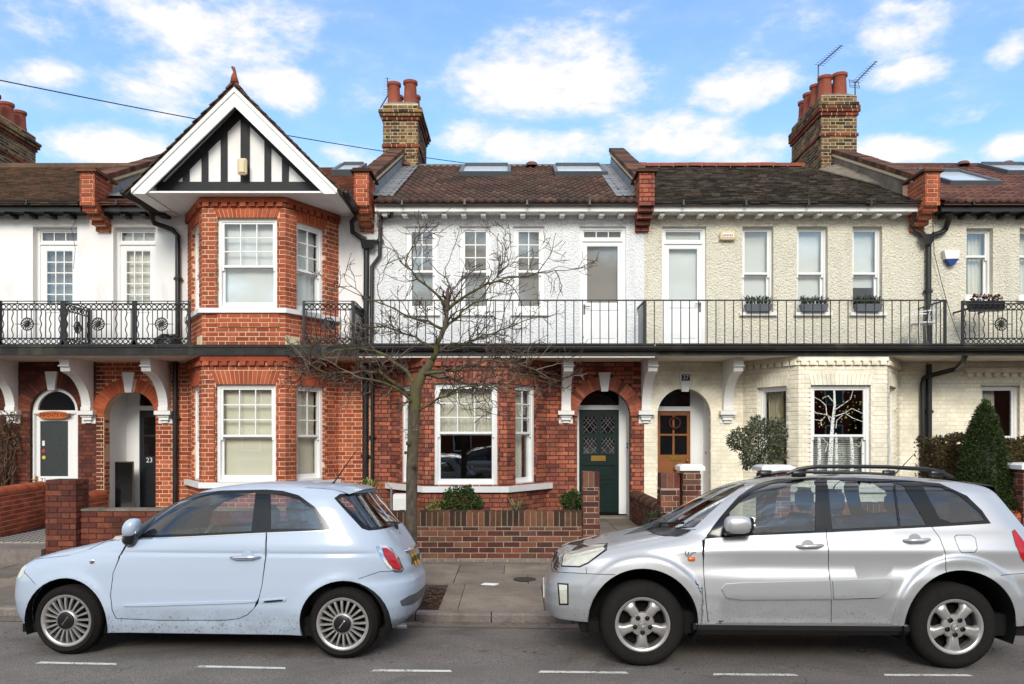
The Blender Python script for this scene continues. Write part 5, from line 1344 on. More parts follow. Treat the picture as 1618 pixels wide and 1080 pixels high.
# ---- garden walls and pillars
GD_ = 10.87
def cap_half(mb, fr, u0, u1, v, w, n0, seg=8, h=.5):
    poly = [(n0 - w * (1 - math.cos(PI * k / seg)) / 2, v + w * h * math.sin(PI * k / seg)) for k in range(seg + 1)]
    mb.prism([fr.p(u0, vv, nn) for nn, vv in poly], fr.U * (u1 - u0))
def gwall(label, fr, L, v0, v1, mat, mort, coping=None, th=.23, limit=300, phase=0., cmat='brick_coping', group='front garden walls', ends=True):
    t = thing('garden_wall', label, 'wall', tuple(fr.p(L / 2, v0)), group)
    mb = MB(); fbox(mb, fr, .008, L - .008, v0 - .2, v1 - .005, -th, -.004); mb.build('core', mort, t)
    st = []; lay(st, fr, v0, v1, full(0, L), mat, n=.006, phase=phase, gauge=.0765, bond='stretcher')
    if ends:
        lay(st, Frame(*fr.p(L, 0)[:2], fr.ang + PI / 2), v0, v1, full(0, th), mat, n=.006); lay(st, Frame(*fr.p(0, 0, -th)[:2], fr.ang - PI / 2), v0, v1, full(0, th), mat, n=.006)
    flush(t, st, limit)
    if coping == 'soldier':
        n = int(L / .078); w = L / n
        for k in range(n):
            m2 = MB(); e = RND.uniform(-.003, .003); fbox(m2, fr, k * w + .005, (k + 1) * w - .005, v1 + .006, v1 + .205 + RND.uniform(-.004, .004), -th, .010 + e); m2.build('coping_brick', cmat, t)
        m2 = MB(); fbox(m2, fr, .01, L - .01, v1 - .004, v1 + .195, -th + .01, .0); m2.build('coping_bed', mort, t)
    elif coping == 'round':
        n = max(1, int(L / .115)); w = L / n
        for k in range(n):
            m2 = MB(); cap_half(m2, fr, k * w + .004, (k + 1) * w - .004, v1, th + .03, .015 + RND.uniform(-.002, .002), h=.42); m2.build('coping_brick', cmat, t)
    elif coping == 'flat':
        m2 = MB(); fbox(m2, fr, 0, L, v1, v1 + .03, -th, .006); m2.build('coping', 'cement', t)
    return t
def pillar(label, x0, x1, D, v0, v1, mat, cap=None, th=None, soldier=True, mort='mortar_grey', capw=.05):
    th = th or (x1 - x0); t = thing('gate_pillar', label, 'pillar', ((x0 + x1) / 2, D + th / 2, v0), 'brick gate pillars')
    mb = MB(); mb.box(x0 + .008, x1 - .008, D + .008, D + th - .008, v0 - .2, v1 - .004); mb.build('core', mort, t); st = []
    vt = v1 - (.21 if soldier else 0)
    for fr, L in ((Frame(x0, D, 0), x1 - x0), (Frame(x1, D, PI / 2), th), (Frame(x0, D + th, -PI / 2), th)): lay(st, fr, v0, vt, full(0, L), mat, n=.002)
    flush(t, st, 120)
    if soldier:
        n = max(2, int(round((x1 - x0) / .078))); w = (x1 - x0) / n
        for k in range(n): m2 = MB(); m2.box(x0 + k * w + .004, x0 + (k + 1) * w - .004, D - .003, D + th, vt + .004, v1 + RND.uniform(-.004, .004)); m2.build('coping_brick', 'brick_wall', t)
    if cap:
        m2 = MB(); m2.box(x0 - capw, x1 + capw, D - capw, D + th + capw, v1, v1 + .055); q = [(x0 - capw, D - capw), (x1 + capw, D - capw), (x1 + capw, D + th + capw), (x0 - capw, D + th + capw)]; c_ = ((x0 + x1) / 2, D + th / 2)
        m2.hexa([(a, b, v1 + .0555) for a, b in q] + [(c_[0] + (a - c_[0]) * .75, c_[1] + (b - c_[1]) * .75, v1 + .085) for a, b in q]); m2.build('cap', cap, t)
    return t
w25 = gwall('low red-brown brick wall with upright brick coping, between the two cars', Frame(-2.66, GD_), 3.575, .15, .585, 'brick_wall', 'mortar_grey', 'soldier')
mb = MB(); r = random.Random(2); x = -2.6
while x < .9:
    L = r.uniform(.1, .3); fbox(mb, Frame(0, GD_), x, x + L - .02, .06, .142 + r.uniform(-.01, .004), -.2, .0 + r.uniform(0, .03)); x += L
mb.build('footing', 'kerb_granite', w25)
pillar('slim brick pillar beside the dark green front door, at the end of the low wall', .918, 1.15, GD_ - .02, .09, 1.337, 'brick_wall')
gwall('dark weathered brick wall partly behind the pale blue car', Frame(X(124, GD_), GD_ + .06), 3.35, .1, .79, 'brick_brown', 'mortar_dark', 'flat', limit=150)
pillar('broad red-brown brick pillar at the tiled path, left of the pale blue car', X(75, GD_), X(123, GD_), GD_ - .05, .09, Z(757, GD_), 'brick_brown', soldier=False, mort='mortar_dark', th=.34)
a, b = (X(-40, 11.4), 11.4), (X(76, 13.9), 13.9); fr, L = frame2(a, b)
gwall('orange brick wall with rounded coping before the door with the oval sign', fr, L, .2, .93, 'brick_orange', 'mortar_pale', 'round', cmat='brick_rubbed', limit=200)
gwall('short dividing wall with rounded coping at the left of the arched porch', Frame(-7.37, 13.35, PI / 2), .95, .2, .74, 'brick_orange', 'mortar_pale', 'round', th=.25, cmat='brick_rubbed', limit=60)
fr = Frame(2.06, 14.3, -PI / 2)
gwall('dividing wall with rounded coping between the green and the orange-brown doors', fr, 3.1, .2, .74, 'brick_wall', 'mortar_dark', 'round', cmat='brick_coping', limit=200)
pillar('brick pillar without a cap at the left of the white capped one', X(1045, GD_), X(1076, GD_), GD_ + .05, .09, Z(747, GD_), 'brick_wall')
pillar('brick pillar with a white cap before the orange-brown door', X(1078, GD_), X(1106, GD_), GD_ - .05, .09, Z(743, GD_), 'brick_wall', cap='white_paint', soldier=False)
pillar('white capped pillar below the round clipped tree', X(1206, GD_), X(1247, GD_), GD_ - .05, .09, Z(744, GD_), 'brick_wall', cap='white_paint', soldier=False)
gwall('low brick wall hidden by the silver off-roader', Frame(3.8, GD_), 2.7, .1, .7, 'brick_wall', 'mortar_grey', 'soldier', limit=20)
gwall('orange brick wall with rounded coping under the cone shaped topiary', Frame(X(1560, GD_), GD_), 3.0, .1, .70, 'brick_orange', 'mortar_grey', 'round', cmat='brick_rubbed', limit=60)
pillar('white capped pillar at the right edge of the hedge', X(1613, GD_), X(1653, GD_), GD_ - .05, .09, Z(741, GD_), 'brick_wall', cap='white_paint', soldier=False)
# ------------------------------------------------------------------ cars
def carpaint(name, col, metal, rough, dirt=None, flake=0.0, dz=(.3, .42)):
    s = NT(name)
    c = s.mix(s.mr(s.noise(1.3, 3), .3, .7), tuple(q * .97 for q in col[:3]) + (1,), col)
    if flake: c = s.mix(s.mr(s.noise(900, 2, .5), .35, .65, 0, flake), c, (1, 1, 1, 1))
    if dirt:
        sx = s.n('ShaderNodeSeparateXYZ'); s.l(s.pos.outputs['Position'], sx.inputs[0])
        low = s.mr(sx.outputs[2], dz[1], dz[0])
        sp = s.mr(s.noise(60, 6, .7, stretch=(1, 1, .6)), .57, .63); film = s.mr(s.noise(7, 6, .6), .35, .75)
        c = s.mix(s.ma('MULTIPLY', low, s.ma('ADD', s.ma('MULTIPLY', sp, .75), s.ma('MULTIPLY', film, .35))), c, dirt)
        s.set(rough=s.ma('ADD', s.ma('MULTIPLY', low, .3), rough))
    else: s.set(rough=rough)
    s.set(c, None, metal, .5, .6); s.b.inputs['Coat Roughness'].default_value = .05
    M[name] = s.m
carpaint('paint_blue', lin(178, 191, 208), .0, .35, lin(92, 84, 78))
carpaint('paint_silver', lin(196, 196, 198), .70, .38, lin(128, 120, 112), .25, (.3, .62))
carpaint('paint_clad', lin(172, 173, 174), .55, .42, lin(128, 120, 112), .1, (.3, .62))
plain('trim_black', lin(20, 20, 22), .35, .2, 9, spec=.5)
plain('seal_gloss', lin(12, 12, 13), .16, .1, 5, spec=.5)
plain('well', lin(14, 14, 14), .9, .2, 8)
plain('tyre', lin(36, 34, 33), .9, .18, 40, .2, 150, spec=.08, dirt=lin(52, 48, 44), dirt_amt=.3)
plain('alloy', lin(186, 182, 178), .34, .08, 25, metal=.7, dirt=lin(120, 110, 100), dirt_amt=.3)
plain('alloy_dark', lin(18, 17, 17), .8, .2, 20, spec=.15)
plain('chrome', lin(226, 226, 228), .12, .03, 10, metal=1)
plain('lamp_red', lin(178, 16, 28), .12, .12, 40, spec=.7)
plain('lamp_clear', lin(214, 212, 196), .1, .1, 26, spec=.7, metal=.25)
plain('lamp_amber', lin(214, 104, 30), .2, .1, 30, spec=.6)
plain('plate_yellow', lin(232, 172, 30), .4, .03, 5)
plain('plate_white', lin(232, 232, 228), .4, .03, 5)
plain('seat_dark', lin(44, 44, 48), .85, .15, 20)
plain('seat_light', lin(196, 186, 170), .8, .08, 12)
plain('dash', lin(30, 30, 33), .7, .15, 15)

class Car:
    def __init__(s, D0, xc_world, skew, roll, hw, zs, front, rear, width, xpk, nf, nr, zlev, thing_):
        s.sk = skew; s.roll = roll; s.hw = hw; s.zs = zs; s.root = thing_
        s.Ux = Vector((math.cos(skew), math.sin(skew), 0)); s.Uy = Vector((-math.sin(skew), math.cos(skew), 0))
        s.O = Vector((xc_world, D0, 0)) + s.Uy * hw                     # centre line of the car, mid wheelbase, on the road
        f = np.array(front); r = np.array(rear); w = np.array(width)
        s.zt = f[-1, 0]
        s.F = lambda z: np.interp(z, f[:, 0], f[:, 1]); s.R = lambda z: np.interp(z, r[:, 0], r[:, 1]); s.W = lambda z: np.interp(z, w[:, 0], w[:, 1])
        s.xp = xpk; s.nf, s.nr = nf, nr; s.NR = (lambda z: np.interp(z, [.62, 1.0], [nr, nr + 1.6])); s.zlev = zlev; s.disp = lambda x, z, sn: 0.0
        # smooth the profile tables
        zz_ = np.linspace(zs - .1, s.zt, 1200)
        def sm(fn, win):
            v = fn(zz_); k = np.hanning(win); k /= k.sum(); vp = np.pad(v, win // 2, mode='reflect', reflect_type='odd'); return np.convolve(vp, k, mode='same')[win // 2: win // 2 + len(v)]
        Fv, Rv, Wv = sm(s.F, 61), sm(s.R, 61), sm(s.W, 61)
        t = np.clip((s.zt - zz_) / .03, 0, 1)
        Fv = np.where(t < 1, s.F(zz_) * (1 - t) + Fv * t, Fv); Rv = np.where(t < 1, s.R(zz_) * (1 - t) + Rv * t, Rv); Wv = np.where(t < 1, s.W(zz_) * (1 - t) + Wv * t, Wv)
        s.F = lambda z: np.interp(z, zz_, Fv); s.R = lambda z: np.interp(z, zz_, Rv); s.W = lambda z: np.maximum(0, np.interp(z, zz_, Wv))
    def surf(s, th, z):
        c, sn = np.cos(th), np.sin(th)
        n = np.where(c > 0, s.nf, s.NR(z))
        a = np.where(c > 0, s.xp - s.F(z), s.R(z) - s.xp)
        x = s.xp - np.sign(c) * np.maximum(a, 0) * np.abs(c) ** (2 / n)
        y = s.W(z) * np.sign(sn) * np.abs(sn) ** (2 / n)
        y = y + np.sign(sn) * s.disp(x, z, np.abs(sn))
        return np.stack([x, -y, z + 0 * x], -1)                  # near side has negative y
    def normal(s, th, z):
        e = 1e-4; a = s.surf(th + e, z) - s.surf(th - e, z)
        zl, zh = np.clip(z - 4e-4, s.zs - .05, s.zt - 1e-5), np.clip(z + 4e-4, s.zs - .05, s.zt - 1e-5)
        b = s.surf(th, zh) - s.surf(th, zl); n = np.cross(a, b); l = np.linalg.norm(n, axis=-1, keepdims=True)
        n = n / np.maximum(l, 1e-12)
        p = s.surf(th, z); out = p - np.array([s.xp, 0, .5]); flip = (n * out).sum(-1) < 0
        n[flip] *= -1
        top = z > s.zt - .004; n[top] = (0, 0, 1)
        return n
    def theta_at(s, x, z):
        z = min(max(z, s.zs), s.zt - 1e-4)
        if x < s.xp: q = (s.xp - x) / max(1e-6, s.xp - float(s.F(z))); q = min(1, max(0, q)); return math.acos(q ** (s.nf / 2))
        q = (x - s.xp) / max(1e-6, float(s.R(z)) - s.xp); q = min(1, max(0, q)); return PI - math.acos(q ** (float(s.NR(z)) / 2))
    def halfw(s, x, z):
        if z > s.zt or z < s.zs - .05: return -1
        th = s.theta_at(x, z)
        if x < float(s.F(z)) or x > float(s.R(z)): return -1
        return -float(s.surf(np.array(th), np.array(z))[1])
    def w2l(s, P): d = P - s.O; y = d.dot(s.Uy); return d.dot(s.Ux), y, d.z + s.roll * (y + s.hw)
    def l2w(s, p): return s.O + s.Ux * p[0] + s.Uy * p[1] + Vector((0, 0, p[2] - s.roll * (p[1] + s.hw)))      # the road's camber tips the car towards the kerb
    def hit(s, px, py):                                         # ray through a photo pixel -> (theta, z) on the near half of the body
        d = Vector(((px - CX) / F, 1.0, (HY - py) / F)); o = Vector((0, 0, EYE))
        y0, y1 = s.O.y - s.hw - .35, s.O.y + .12
        last = None; keep = s.disp; s.disp = lambda x, z, sn: 0.0
        for k in range(261):
            P = o + d * (y0 + (y1 - y0) * k / 260); x, y, z = s.w2l(P)
            h = s.halfw(x, min(z, s.zt - 1e-3)) if z < s.zt else -1
            if h >= 0 and -y <= h or y >= 0:
                last = (x, z); break
            last = (x, z)
        s.disp = keep; x, z = last
        z = min(max(z, s.zs), s.zt - .002); x = min(max(x, float(s.F(z))), float(s.R(z)))
        return s.theta_at(x, z), z
    def build_domain(s, regions, lines=()):
        ths = set()
        for q in np.linspace(0, .97, 15): ths.add(math.asin(q ** (s.nf / 2))); ths.add(PI - math.asin(q ** (s.nr / 2)))
        for c in np.linspace(0, .985, 44): ths.add(math.acos(c ** (s.nf / 2)))
        for c in np.linspace(0, .985, 30): ths.add(PI - math.acos(c ** (s.nr / 2)))
        ths = np.array(sorted(ths)); ths = ths[np.concatenate([[True], np.diff(ths) > 1e-4])]
        dense = np.linspace(0, PI, 6001); dense = np.sort(np.concatenate([dense, ths])); P = s.surf(dense, np.full_like(dense, .62))[:, :2]
        arc = np.concatenate([[0], np.cumsum(np.linalg.norm(np.diff(P, axis=0), axis=1))])
        s.t2s = lambda th: np.interp(th, dense, arc); s.s2t = lambda v: np.interp(v, arc, dense); s.arc = arc[-1]
        V, E = [], []
        def addv(a, z): V.append((float(a), float(z))); return len(V) - 1
        polys = {}
        def dens(lst, closed):
            out = []; n = len(lst)
            for k in range(n):
                a = lst[k]; out.append(a)
                if k == n - 1 and not closed: break
                b = lst[(k + 1) % n]
                if len(a) == 2 and len(b) == 2:
                    m = int(math.hypot(a[0] - b[0], a[1] - b[1]) / 9) + 1; out += [(a[0] + (b[0] - a[0]) * i / m, a[1] + (b[1] - a[1]) * i / m) for i in range(1, m)]
                elif len(a) == 3 and len(b) == 3 and a[0] == b[0] == 'xz':
                    m = int(math.hypot(a[1] - b[1], a[2] - b[2]) / .05) + 1; out += [('xz', a[1] + (b[1] - a[1]) * i / m, a[2] + (b[2] - a[2]) * i / m) for i in range(1, m)]
            return out
        for name, lst in regions:
            pts = []
            for q in dens(lst, True):
                if len(q) == 3: th, z = (q[1], q[2]) if q[0] == 'tz' else (s.theta_at(q[1], q[2]), q[2])
                else: th, z = s.hit(*q)
                pts.append((float(s.t2s(th)), z))
            # refine edges
            ref = []
            for k in range(len(pts)):
                a, b = pts[k], pts[(k + 1) % len(pts)]; m = max(1, int(math.hypot(a[0] - b[0], a[1] - b[1]) / .05))
                ref += [(a[0] + (b[0] - a[0]) * i / m, a[1] + (b[1] - a[1]) * i / m) for i in range(m)]
            polys.setdefault(name, []).append(ref)
            ids = [addv(*p) for p in ref]
            E += [(ids[k], ids[(k + 1) % len(ids)]) for k in range(len(ids))]
        for li, (name, wd, lst) in enumerate(lines):
            if name == 'shut': name = 'shut%d' % li
            pts = []
            for q in dens(lst, False):
                th, z = s.hit(*q); pts.append(Vector((float(s.t2s(th)), z)))
            fine = []
            for a, b in zip(pts, pts[1:]):
                m = max(1, int((b - a).length / .05)); fine += [a + (b - a) * i / m for i in range(m)]
            fine.append(pts[-1])
            L, R_ = [], []
            for k, p in enumerate(fine):
                t = (fine[min(k + 1, len(fine) - 1)] - fine[max(k - 1, 0)]).normalized(); n = Vector((-t.y, t.x)) * wd / 2
                L.append(tuple(p + n)); R_.append(tuple(p - n))
            ref = L + R_[::-1]; polys.setdefault(name, []).insert(0, ref)
            ids = [addv(*p) for p in ref]; E += [(ids[k], ids[(k + 1) % len(ids)]) for k in range(len(ids))]
        ss = s.t2s(ths)
        for (x, z) in getattr(s, 'extra', ()): addv(s.t2s(s.theta_at(x, z)), z)
        for z in s.zlev:
            for a in ss: addv(a, z)
        vo, eo, fo, _, _, _ = delaunay_2d_cdt([Vector(v) for v in V], E, [], 0, 1e-5, False)
        s.dv = np.array([(v.x, v.y) for v in vo]); s.df = np.array([f for f in fo if len(f) == 3]); s.polys = polys
        s.th = s.s2t(s.dv[:, 0]); s.z = s.dv[:, 1]
        s.P = s.surf(s.th, s.z); s.N = s.normal(s.th, s.z)
        ends = (s.dv[:, 0] < 1e-6) | (s.dv[:, 0] > s.arc - 1e-6); s.P[ends, 1] = 0
        cen = s.dv[s.df].mean(1)
        s.reg = np.full(len(s.df), '', dtype=object)
        def pin(poly, pts):
            x, y = pts[:, 0], pts[:, 1]; ins = np.zeros(len(pts), bool); n = len(poly)
            for i in range(n):
                x1, y1 = poly[i]; x2, y2 = poly[(i + 1) % n]
                if y1 == y2: continue
                c = ((y1 > y) != (y2 > y)) & (x < (x2 - x1) * (y - y1) / (y2 - y1) + x1); ins ^= c
            return ins
        order = []
        for li, (name, wd, lst) in enumerate(lines):
            if name == 'shut': name = 'shut%d' % li
            if name not in order: order.append(name)
        for name, _ in regions:
            if name not in order: order.append(name)
        order.sort(key=lambda n: (0 if n.startswith('hole') else 1))
        for name in order:
            for poly in polys[name]:
                m = (s.reg == '') & pin(poly, cen); s.reg[m] = name
    def mesh(s, reg, name, mat, parent, sides=(1, -1), off=0.0, skirt=False):
        T = s.df[np.isin(s.reg, [reg] if isinstance(reg, str) else reg)]
        if len(T) == 0: print('EMPTY REGION', reg); return None
        ids = np.unique(T); mp = -np.ones(len(s.dv), int); mp[ids] = np.arange(len(ids))
        V, Fc, Nn = [], [], []; ex, ey = np.array(s.Ux), np.array(s.Uy); o = np.array(s.O)
        for sd in sides:
            p = s.P[ids] + s.N[ids] * off; n = s.N[ids].copy(); p = p.copy(); p[:, 1] *= sd; n[:, 1] *= sd
            base = sum(len(v) for v in V)
            V.append(o + p[:, :1] * ex + p[:, 1:2] * ey + (p[:, 2:] - s.roll * (p[:, 1:2] + s.hw)) * np.array([0, 0, 1])); Nn.append(n[:, :1] * ex + n[:, 1:2] * ey + n[:, 2:] * np.array([0, 0, 1]))
            t = mp[T]; a = s.P[T[:, 0]]; b = s.P[T[:, 1]]; c = s.P[T[:, 2]]
            fl = (np.cross(b - a, c - a) * s.N[T[:, 0]]).sum(1) < 0
            t = t.copy(); t[fl] = t[fl][:, ::-1]
            if sd < 0: t = t[:, ::-1]
            Fc.append(t + base)
        V = np.concatenate(V); Nn = np.concatenate(Nn); Fc = np.concatenate(Fc)
        if skirt:                                                # turn the panel's edge back to the body
            from collections import Counter
            cnt = Counter(); dirn = {}
            for t in Fc.tolist():
                for a, b in ((t[0], t[1]), (t[1], t[2]), (t[2], t[0])): cnt[(min(a, b), max(a, b))] += 1; dirn[(min(a, b), max(a, b))] = (a, b)
            base = V - Nn * (off + .004); ex_v, ex_f, ex_n = [], [], []; n0 = len(V)
            for e, c in cnt.items():
                if c == 1:
                    a, b = dirn[e]; k = n0 + len(ex_v); ex_v += [V[a], V[b], base[b], base[a]]; d = np.cross(V[b] - V[a], Nn[a]); d = d / max(1e-9, np.linalg.norm(d)); ex_n += [d] * 4; ex_f += [(k, k + 2, k + 1), (k, k + 3, k + 2)]
            V = np.concatenate([V, np.array(ex_v)]); Nn = np.concatenate([Nn, np.array(ex_n)]); Fc = np.concatenate([Fc, np.array(ex_f)])
        me = bpy.data.meshes.new(name); me.from_pydata(V.tolist(), [], Fc.tolist()); me.update()
        me.polygons.foreach_set('use_smooth', [True] * len(me.polygons)); me.normals_split_custom_set_from_vertices(Nn.tolist())
        me.materials.append(M[mat]); ob = bpy.data.objects.new(name, me); COL.objects.link(ob); attach(ob, parent); return ob
    def solid(s, mb_fn, name, mat, parent, smooth=True, angle=40):
        mb = MB(); mb_fn(mb); mb.v = [tuple(s.l2w(v)) for v in mb.v]; return mb.build(name, mat, parent, smooth=smooth, angle=angle)

def rounded(mb, x0, x1, y0, y1, z0, z1, r=.03):           # a softened block: chamfered along z
    r = min(r, (x1 - x0) / 2.1, (y1 - y0) / 2.1, (z1 - z0) / 2.1)
    def ring(ix, z): return [(x0 + ix + r, y0 + ix, z), (x1 - ix - r, y0 + ix, z), (x1 - ix, y0 + ix + r, z), (x1 - ix, y1 - ix - r, z), (x1 - ix - r, y1 - ix, z), (x0 + ix + r, y1 - ix, z), (x0 + ix, y1 - ix - r, z), (x0 + ix, y0 + ix + r, z)]
    i = len(mb.v); mb.v += ring(r * .7, z0) + ring(0, z0 + r) + ring(0, z1 - r) + ring(r * .7, z1)
    for k in range(3):
        for j in range(8): q = (j + 1) % 8; mb.f.append((i + k * 8 + j, i + k * 8 + q, i + k * 8 + 8 + q, i + k * 8 + 8 + j))
    mb.f.append(tuple(i + j for j in reversed(range(8)))); mb.f.append(tuple(i + 24 + j for j in range(8)))
def wheel(car, xw, zw, yface, R, wd, rim, kind, name='wheel'):
    side = -1 if yface < 0 else 1; A = (0, side, 0)
    def tyre(mb):
        sh = .022
        prof = [(rim, -.012), (rim + .012, .004), (rim + (R - rim) * .5, .010), (R - .035, .003), (R - .012, -sh)]
        g = [(R, -sh - .02)]
        for k in range(1, 5):
            h = -sh - .02 - (wd - 2 * sh - .04) * k / 5; g += [(R, h + .006), (R - .009, h + .004), (R - .009, h - .004), (R, h - .006)]
        prof += g + [(R, -wd + sh + .02), (R - .012, -wd + sh), (R - .035, -wd), (rim, -wd + .01)]
        mb.lathe(prof, (xw, yface, zw), A, 64)
    w = car.solid(tyre, name, 'tyre', car.root, angle=35)
    def ring(mb): mb.lathe([(rim - .03, -.05), (rim - .022, -.012), (rim - .012, -.004), (rim + .004, -.004), (rim + .006, -.014), (rim, -.06), (rim - .03, -.12), (rim - .03, -.05)], (xw, yface, zw), A, 64)
    car.solid(ring, 'rim', 'alloy', w)
    def back(mb): mb.lathe([(0, -.11), (rim - .028, -.11)], (xw, yface, zw), A, 48); mb.lathe([(rim * .62, -.09), (rim * .62, -.1), (.05, -.1)], (xw, yface, zw), A, 40)
    car.solid(back, 'wheel_dish', 'alloy_dark', w)
    def P(r, a, h): return (xw + r * math.cos(a), yface + side * h, zw + r * math.sin(a))
    if kind == 'multi':
        n = 20
        for k in range(n):
            def sp(mb, k=k):
                a = 2 * PI * k / n + .05; r0, r1 = rim * .40, rim - .016
                q = []
                for (r, hw_, h) in ((r0, .0085, -.012), ((r0 + r1) / 2, .0105, -.006), (r1, .0125, -.012)):
                    for (sg, dh) in ((-1, -.022), (-.75, 0), (.75, 0), (1, -.022)):
                        q.append(P(r, a + sg * hw_ / r, h + dh))
                i = len(mb.v); mb.v += q
                for j in range(2):
                    for m in range(3): mb.f.append((i + j * 4 + m, i + j * 4 + m + 1, i + j * 4 + m + 5, i + j * 4 + m + 4))
            car.solid(sp, 'spoke', 'alloy', w)
        def hub(mb):
            mb.lathe([(rim * .44, -.03), (rim * .42, -.014), (rim * .37, -.005), (rim * .35, -.003), (rim * .345, -.008), (0, -.008)], (xw, yface, zw), A, 40)
        car.solid(hub, 'hub', 'alloy', w)
        def cap(mb): mb.lathe([(rim * .335, -.008), (rim * .33, .001), (rim * .25, .007), (0, .009)], (xw, yface, zw), A, 36)
        c = car.solid(cap, 'wheel_cap', 'trim_black', w)
        def emb(mb):
            for sg in (-1, 1): mb.tube([P(rim * .2, .9 + sg * .18, .009), P(rim * .12, .9, .0105), P(rim * .12, .9 + PI, .0105), P(rim * .2, .9 + PI + sg * .18, .009)], .0035, 5)
        car.solid(emb, 'emblem', 'chrome', c)
    else:
        n = 5
        for k in range(n):
            def sp(mb, k=k):
                a = 2 * PI * k / n - PI / 2; r0, r1 = rim * .12, rim - .02; q = []
                for (r, hw_, h, e) in ((r0, .045, -.02, .01), (rim * .45, .033, -.012, .012), (rim * .7, .035, -.006, .012), (r1 - .02, .045, -.010, .014), (r1 + .004, .062, -.02, .016)):
                    for (sg, dh) in ((-1.25, -.05), (-1, -e), (-.5, 0), (0, -.006), (.5, 0), (1, -e), (1.25, -.05)): q.append(P(r, a + sg * hw_ / r if r > .06 else a + sg * .9, h + dh))
                i = len(mb.v); mb.v += q
                for j in range(4):
                    for m in range(6): mb.f.append((i + j * 7 + m, i + j * 7 + m + 1, i + j * 7 + m + 8, i + j * 7 + m + 7))
            car.solid(sp, 'spoke', 'alloy', w, angle=60)
            def nut(mb, k=k):
                a = 2 * PI * k / n - PI / 2; mb.lathe([(.019, -.015), (.019, -.002), (.012, -.002), (.012, -.012), (0, -.008)], P(.062, a, 0), A, 12)
            car.solid(nut, 'wheel_nut', 'trim_black', w)
        def hub(mb): mb.lathe([(.10, -.035), (.092, -.018), (.05, -.012), (.034, -.011), (.034, -.002), (.03, .003), (0, .005)], (xw, yface, zw), A, 32)
        h = car.solid(hub, 'hub', 'alloy', w)
        def emb(mb):
            torus(mb, (xw, yface + side * .004, zw), Vector((1, 0, 0)), Vector((0, 0, 1)), .016, .003, 16, 4); torus(mb, (xw, yface + side * .004, zw + .003), Vector((.55, 0, 0)), Vector((0, 0, .9)), .014, .003, 14, 4)
        car.solid(emb, 'emblem', 'chrome', h)
    return w
def wells(car, xs, zc, R, y_in, y_out):
    for x in xs:
        for sd in (-1, 1):
            def f(mb, x=x, sd=sd):
                n = 20; i = len(mb.v)
                for k in range(n + 1):
                    a = -.35 + (PI + .7) * k / n
                    for y in (y_out, y_in): mb.v.append((x + R * math.cos(a), sd * y, zc + R * math.sin(a)))
                for k in range(n): mb.f.append((i + 2 * k, i + 2 * k + 1, i + 2 * k + 3, i + 2 * k + 2))
                j = len(mb.v); mb.v.append((x, sd * y_in, zc))
                for k in range(n): mb.f.append((j, i + 2 * k + 1, i + 2 * k + 3))
            car.solid(f, 'wheel_well', 'well', car.root)
def seat(car, x, y, z, mat, tall=.62, head=True, back=.12, w=.25):
    def f(mb):
        rounded(mb, x - .27, x + .25, y - w, y + w, z, z + .2, .06)
        i = len(mb.v); rounded(mb, x + .17, x + .30, y - w, y + w, z + .12, z + .12 + tall, .06)
        for k in range(i, len(mb.v)): p = mb.v[k]; mb.v[k] = (p[0] + (p[2] - z - .12) * .28, p[1], p[2])
        if head:
            q = x + .24 + tall * .28; i = len(mb.v); rounded(mb, q - .03, q + .09, y - .14, y + .14, z + .15 + tall, z + .36 + tall, .055)
    return car.solid(f, 'seat', mat, car.root)

# ---- the small pale blue hatchback
fiat = thing('parked_car', 'pale blue three-door hatchback parked at the kerb on the left', 'car', (-2.58, 7.2, 0), 'cars parked along the kerb')
car = Car(6.50, -2.58, -.052, .045, .77, .185,
          [(.10, -1.76), (.185, -1.79), (.30, -1.84), (.45, -1.86), (.60, -1.845), (.70, -1.79), (.77, -1.68), (.83, -1.48), (.885, -1.22), (.925, -1.04), (.955, -.92), (.985, -.86), (1.05, -.76), (1.16, -.605), (1.255, -.45), (1.34, -.26), (1.39, -.09), (1.42, .08), (1.442, .28), (1.45, .47)],
          [(.10, 1.46), (.185, 1.54), (.28, 1.64), (.40, 1.68), (.52, 1.695), (.60, 1.685), (.635, 1.655), (.70, 1.645), (.80, 1.605), (.92, 1.53), (1.04, 1.445), (1.15, 1.355), (1.30, 1.235), (1.345, 1.205), (1.375, 1.17), (1.40, 1.10), (1.42, .98), (1.436, .80), (1.45, .47)],
          [(.10, .68), (.185, .715), (.26, .742), (.40, .765), (.56, .77), (.72, .762), (.85, .748), (.93, .735), (.97, .722), (1.02, .703), (1.12, .672), (1.23, .64), (1.315, .605), (1.36, .565), (1.392, .51), (1.42, .42), (1.439, .27), (1.45, .02)],
          .47, 4.6, 3.4, np.unique(np.concatenate([np.arange(.185, .74, .03), np.arange(.74, 1.0, .0125), np.arange(1.0, 1.3, .03), np.arange(1.3, 1.4, .01), np.arange(1.4, 1.4495, .004)])), fiat)
fx, rx, WZ, WR = -1.165, 1.165, .288, .288
AR = .352
def fd_(x, z, sn):
    d = 0
    for xw in (fx, rx):
        r = np.sqrt((x - xw) ** 2 + (z - WZ) ** 2); d = d + .020 * np.exp(-((r - AR) / .055) ** 2)
    d = d - .010 * np.exp(-((z - .855) / .016) ** 2) * np.clip((x + 1.1) / .15, 0, 1)          # crease below the windows
    d = d - .012 * np.clip((.40 - z) / .1, 0, 1) * np.clip((x + .75) / .1, 0, 1) * np.clip((.75 - x) / .1, 0, 1)
    return d * np.clip(sn * 1.6 - .6, 0, 1)
car.disp = fd_
def circ(xw, zc, r, a0=-.4, a1=PI + .4, n=30): return [('xz', xw + r * math.cos(a0 + (a1 - a0) * k / n), max(car.zs, zc + r * math.sin(a0 + (a1 - a0) * k / n))) for k in range(n + 1)]
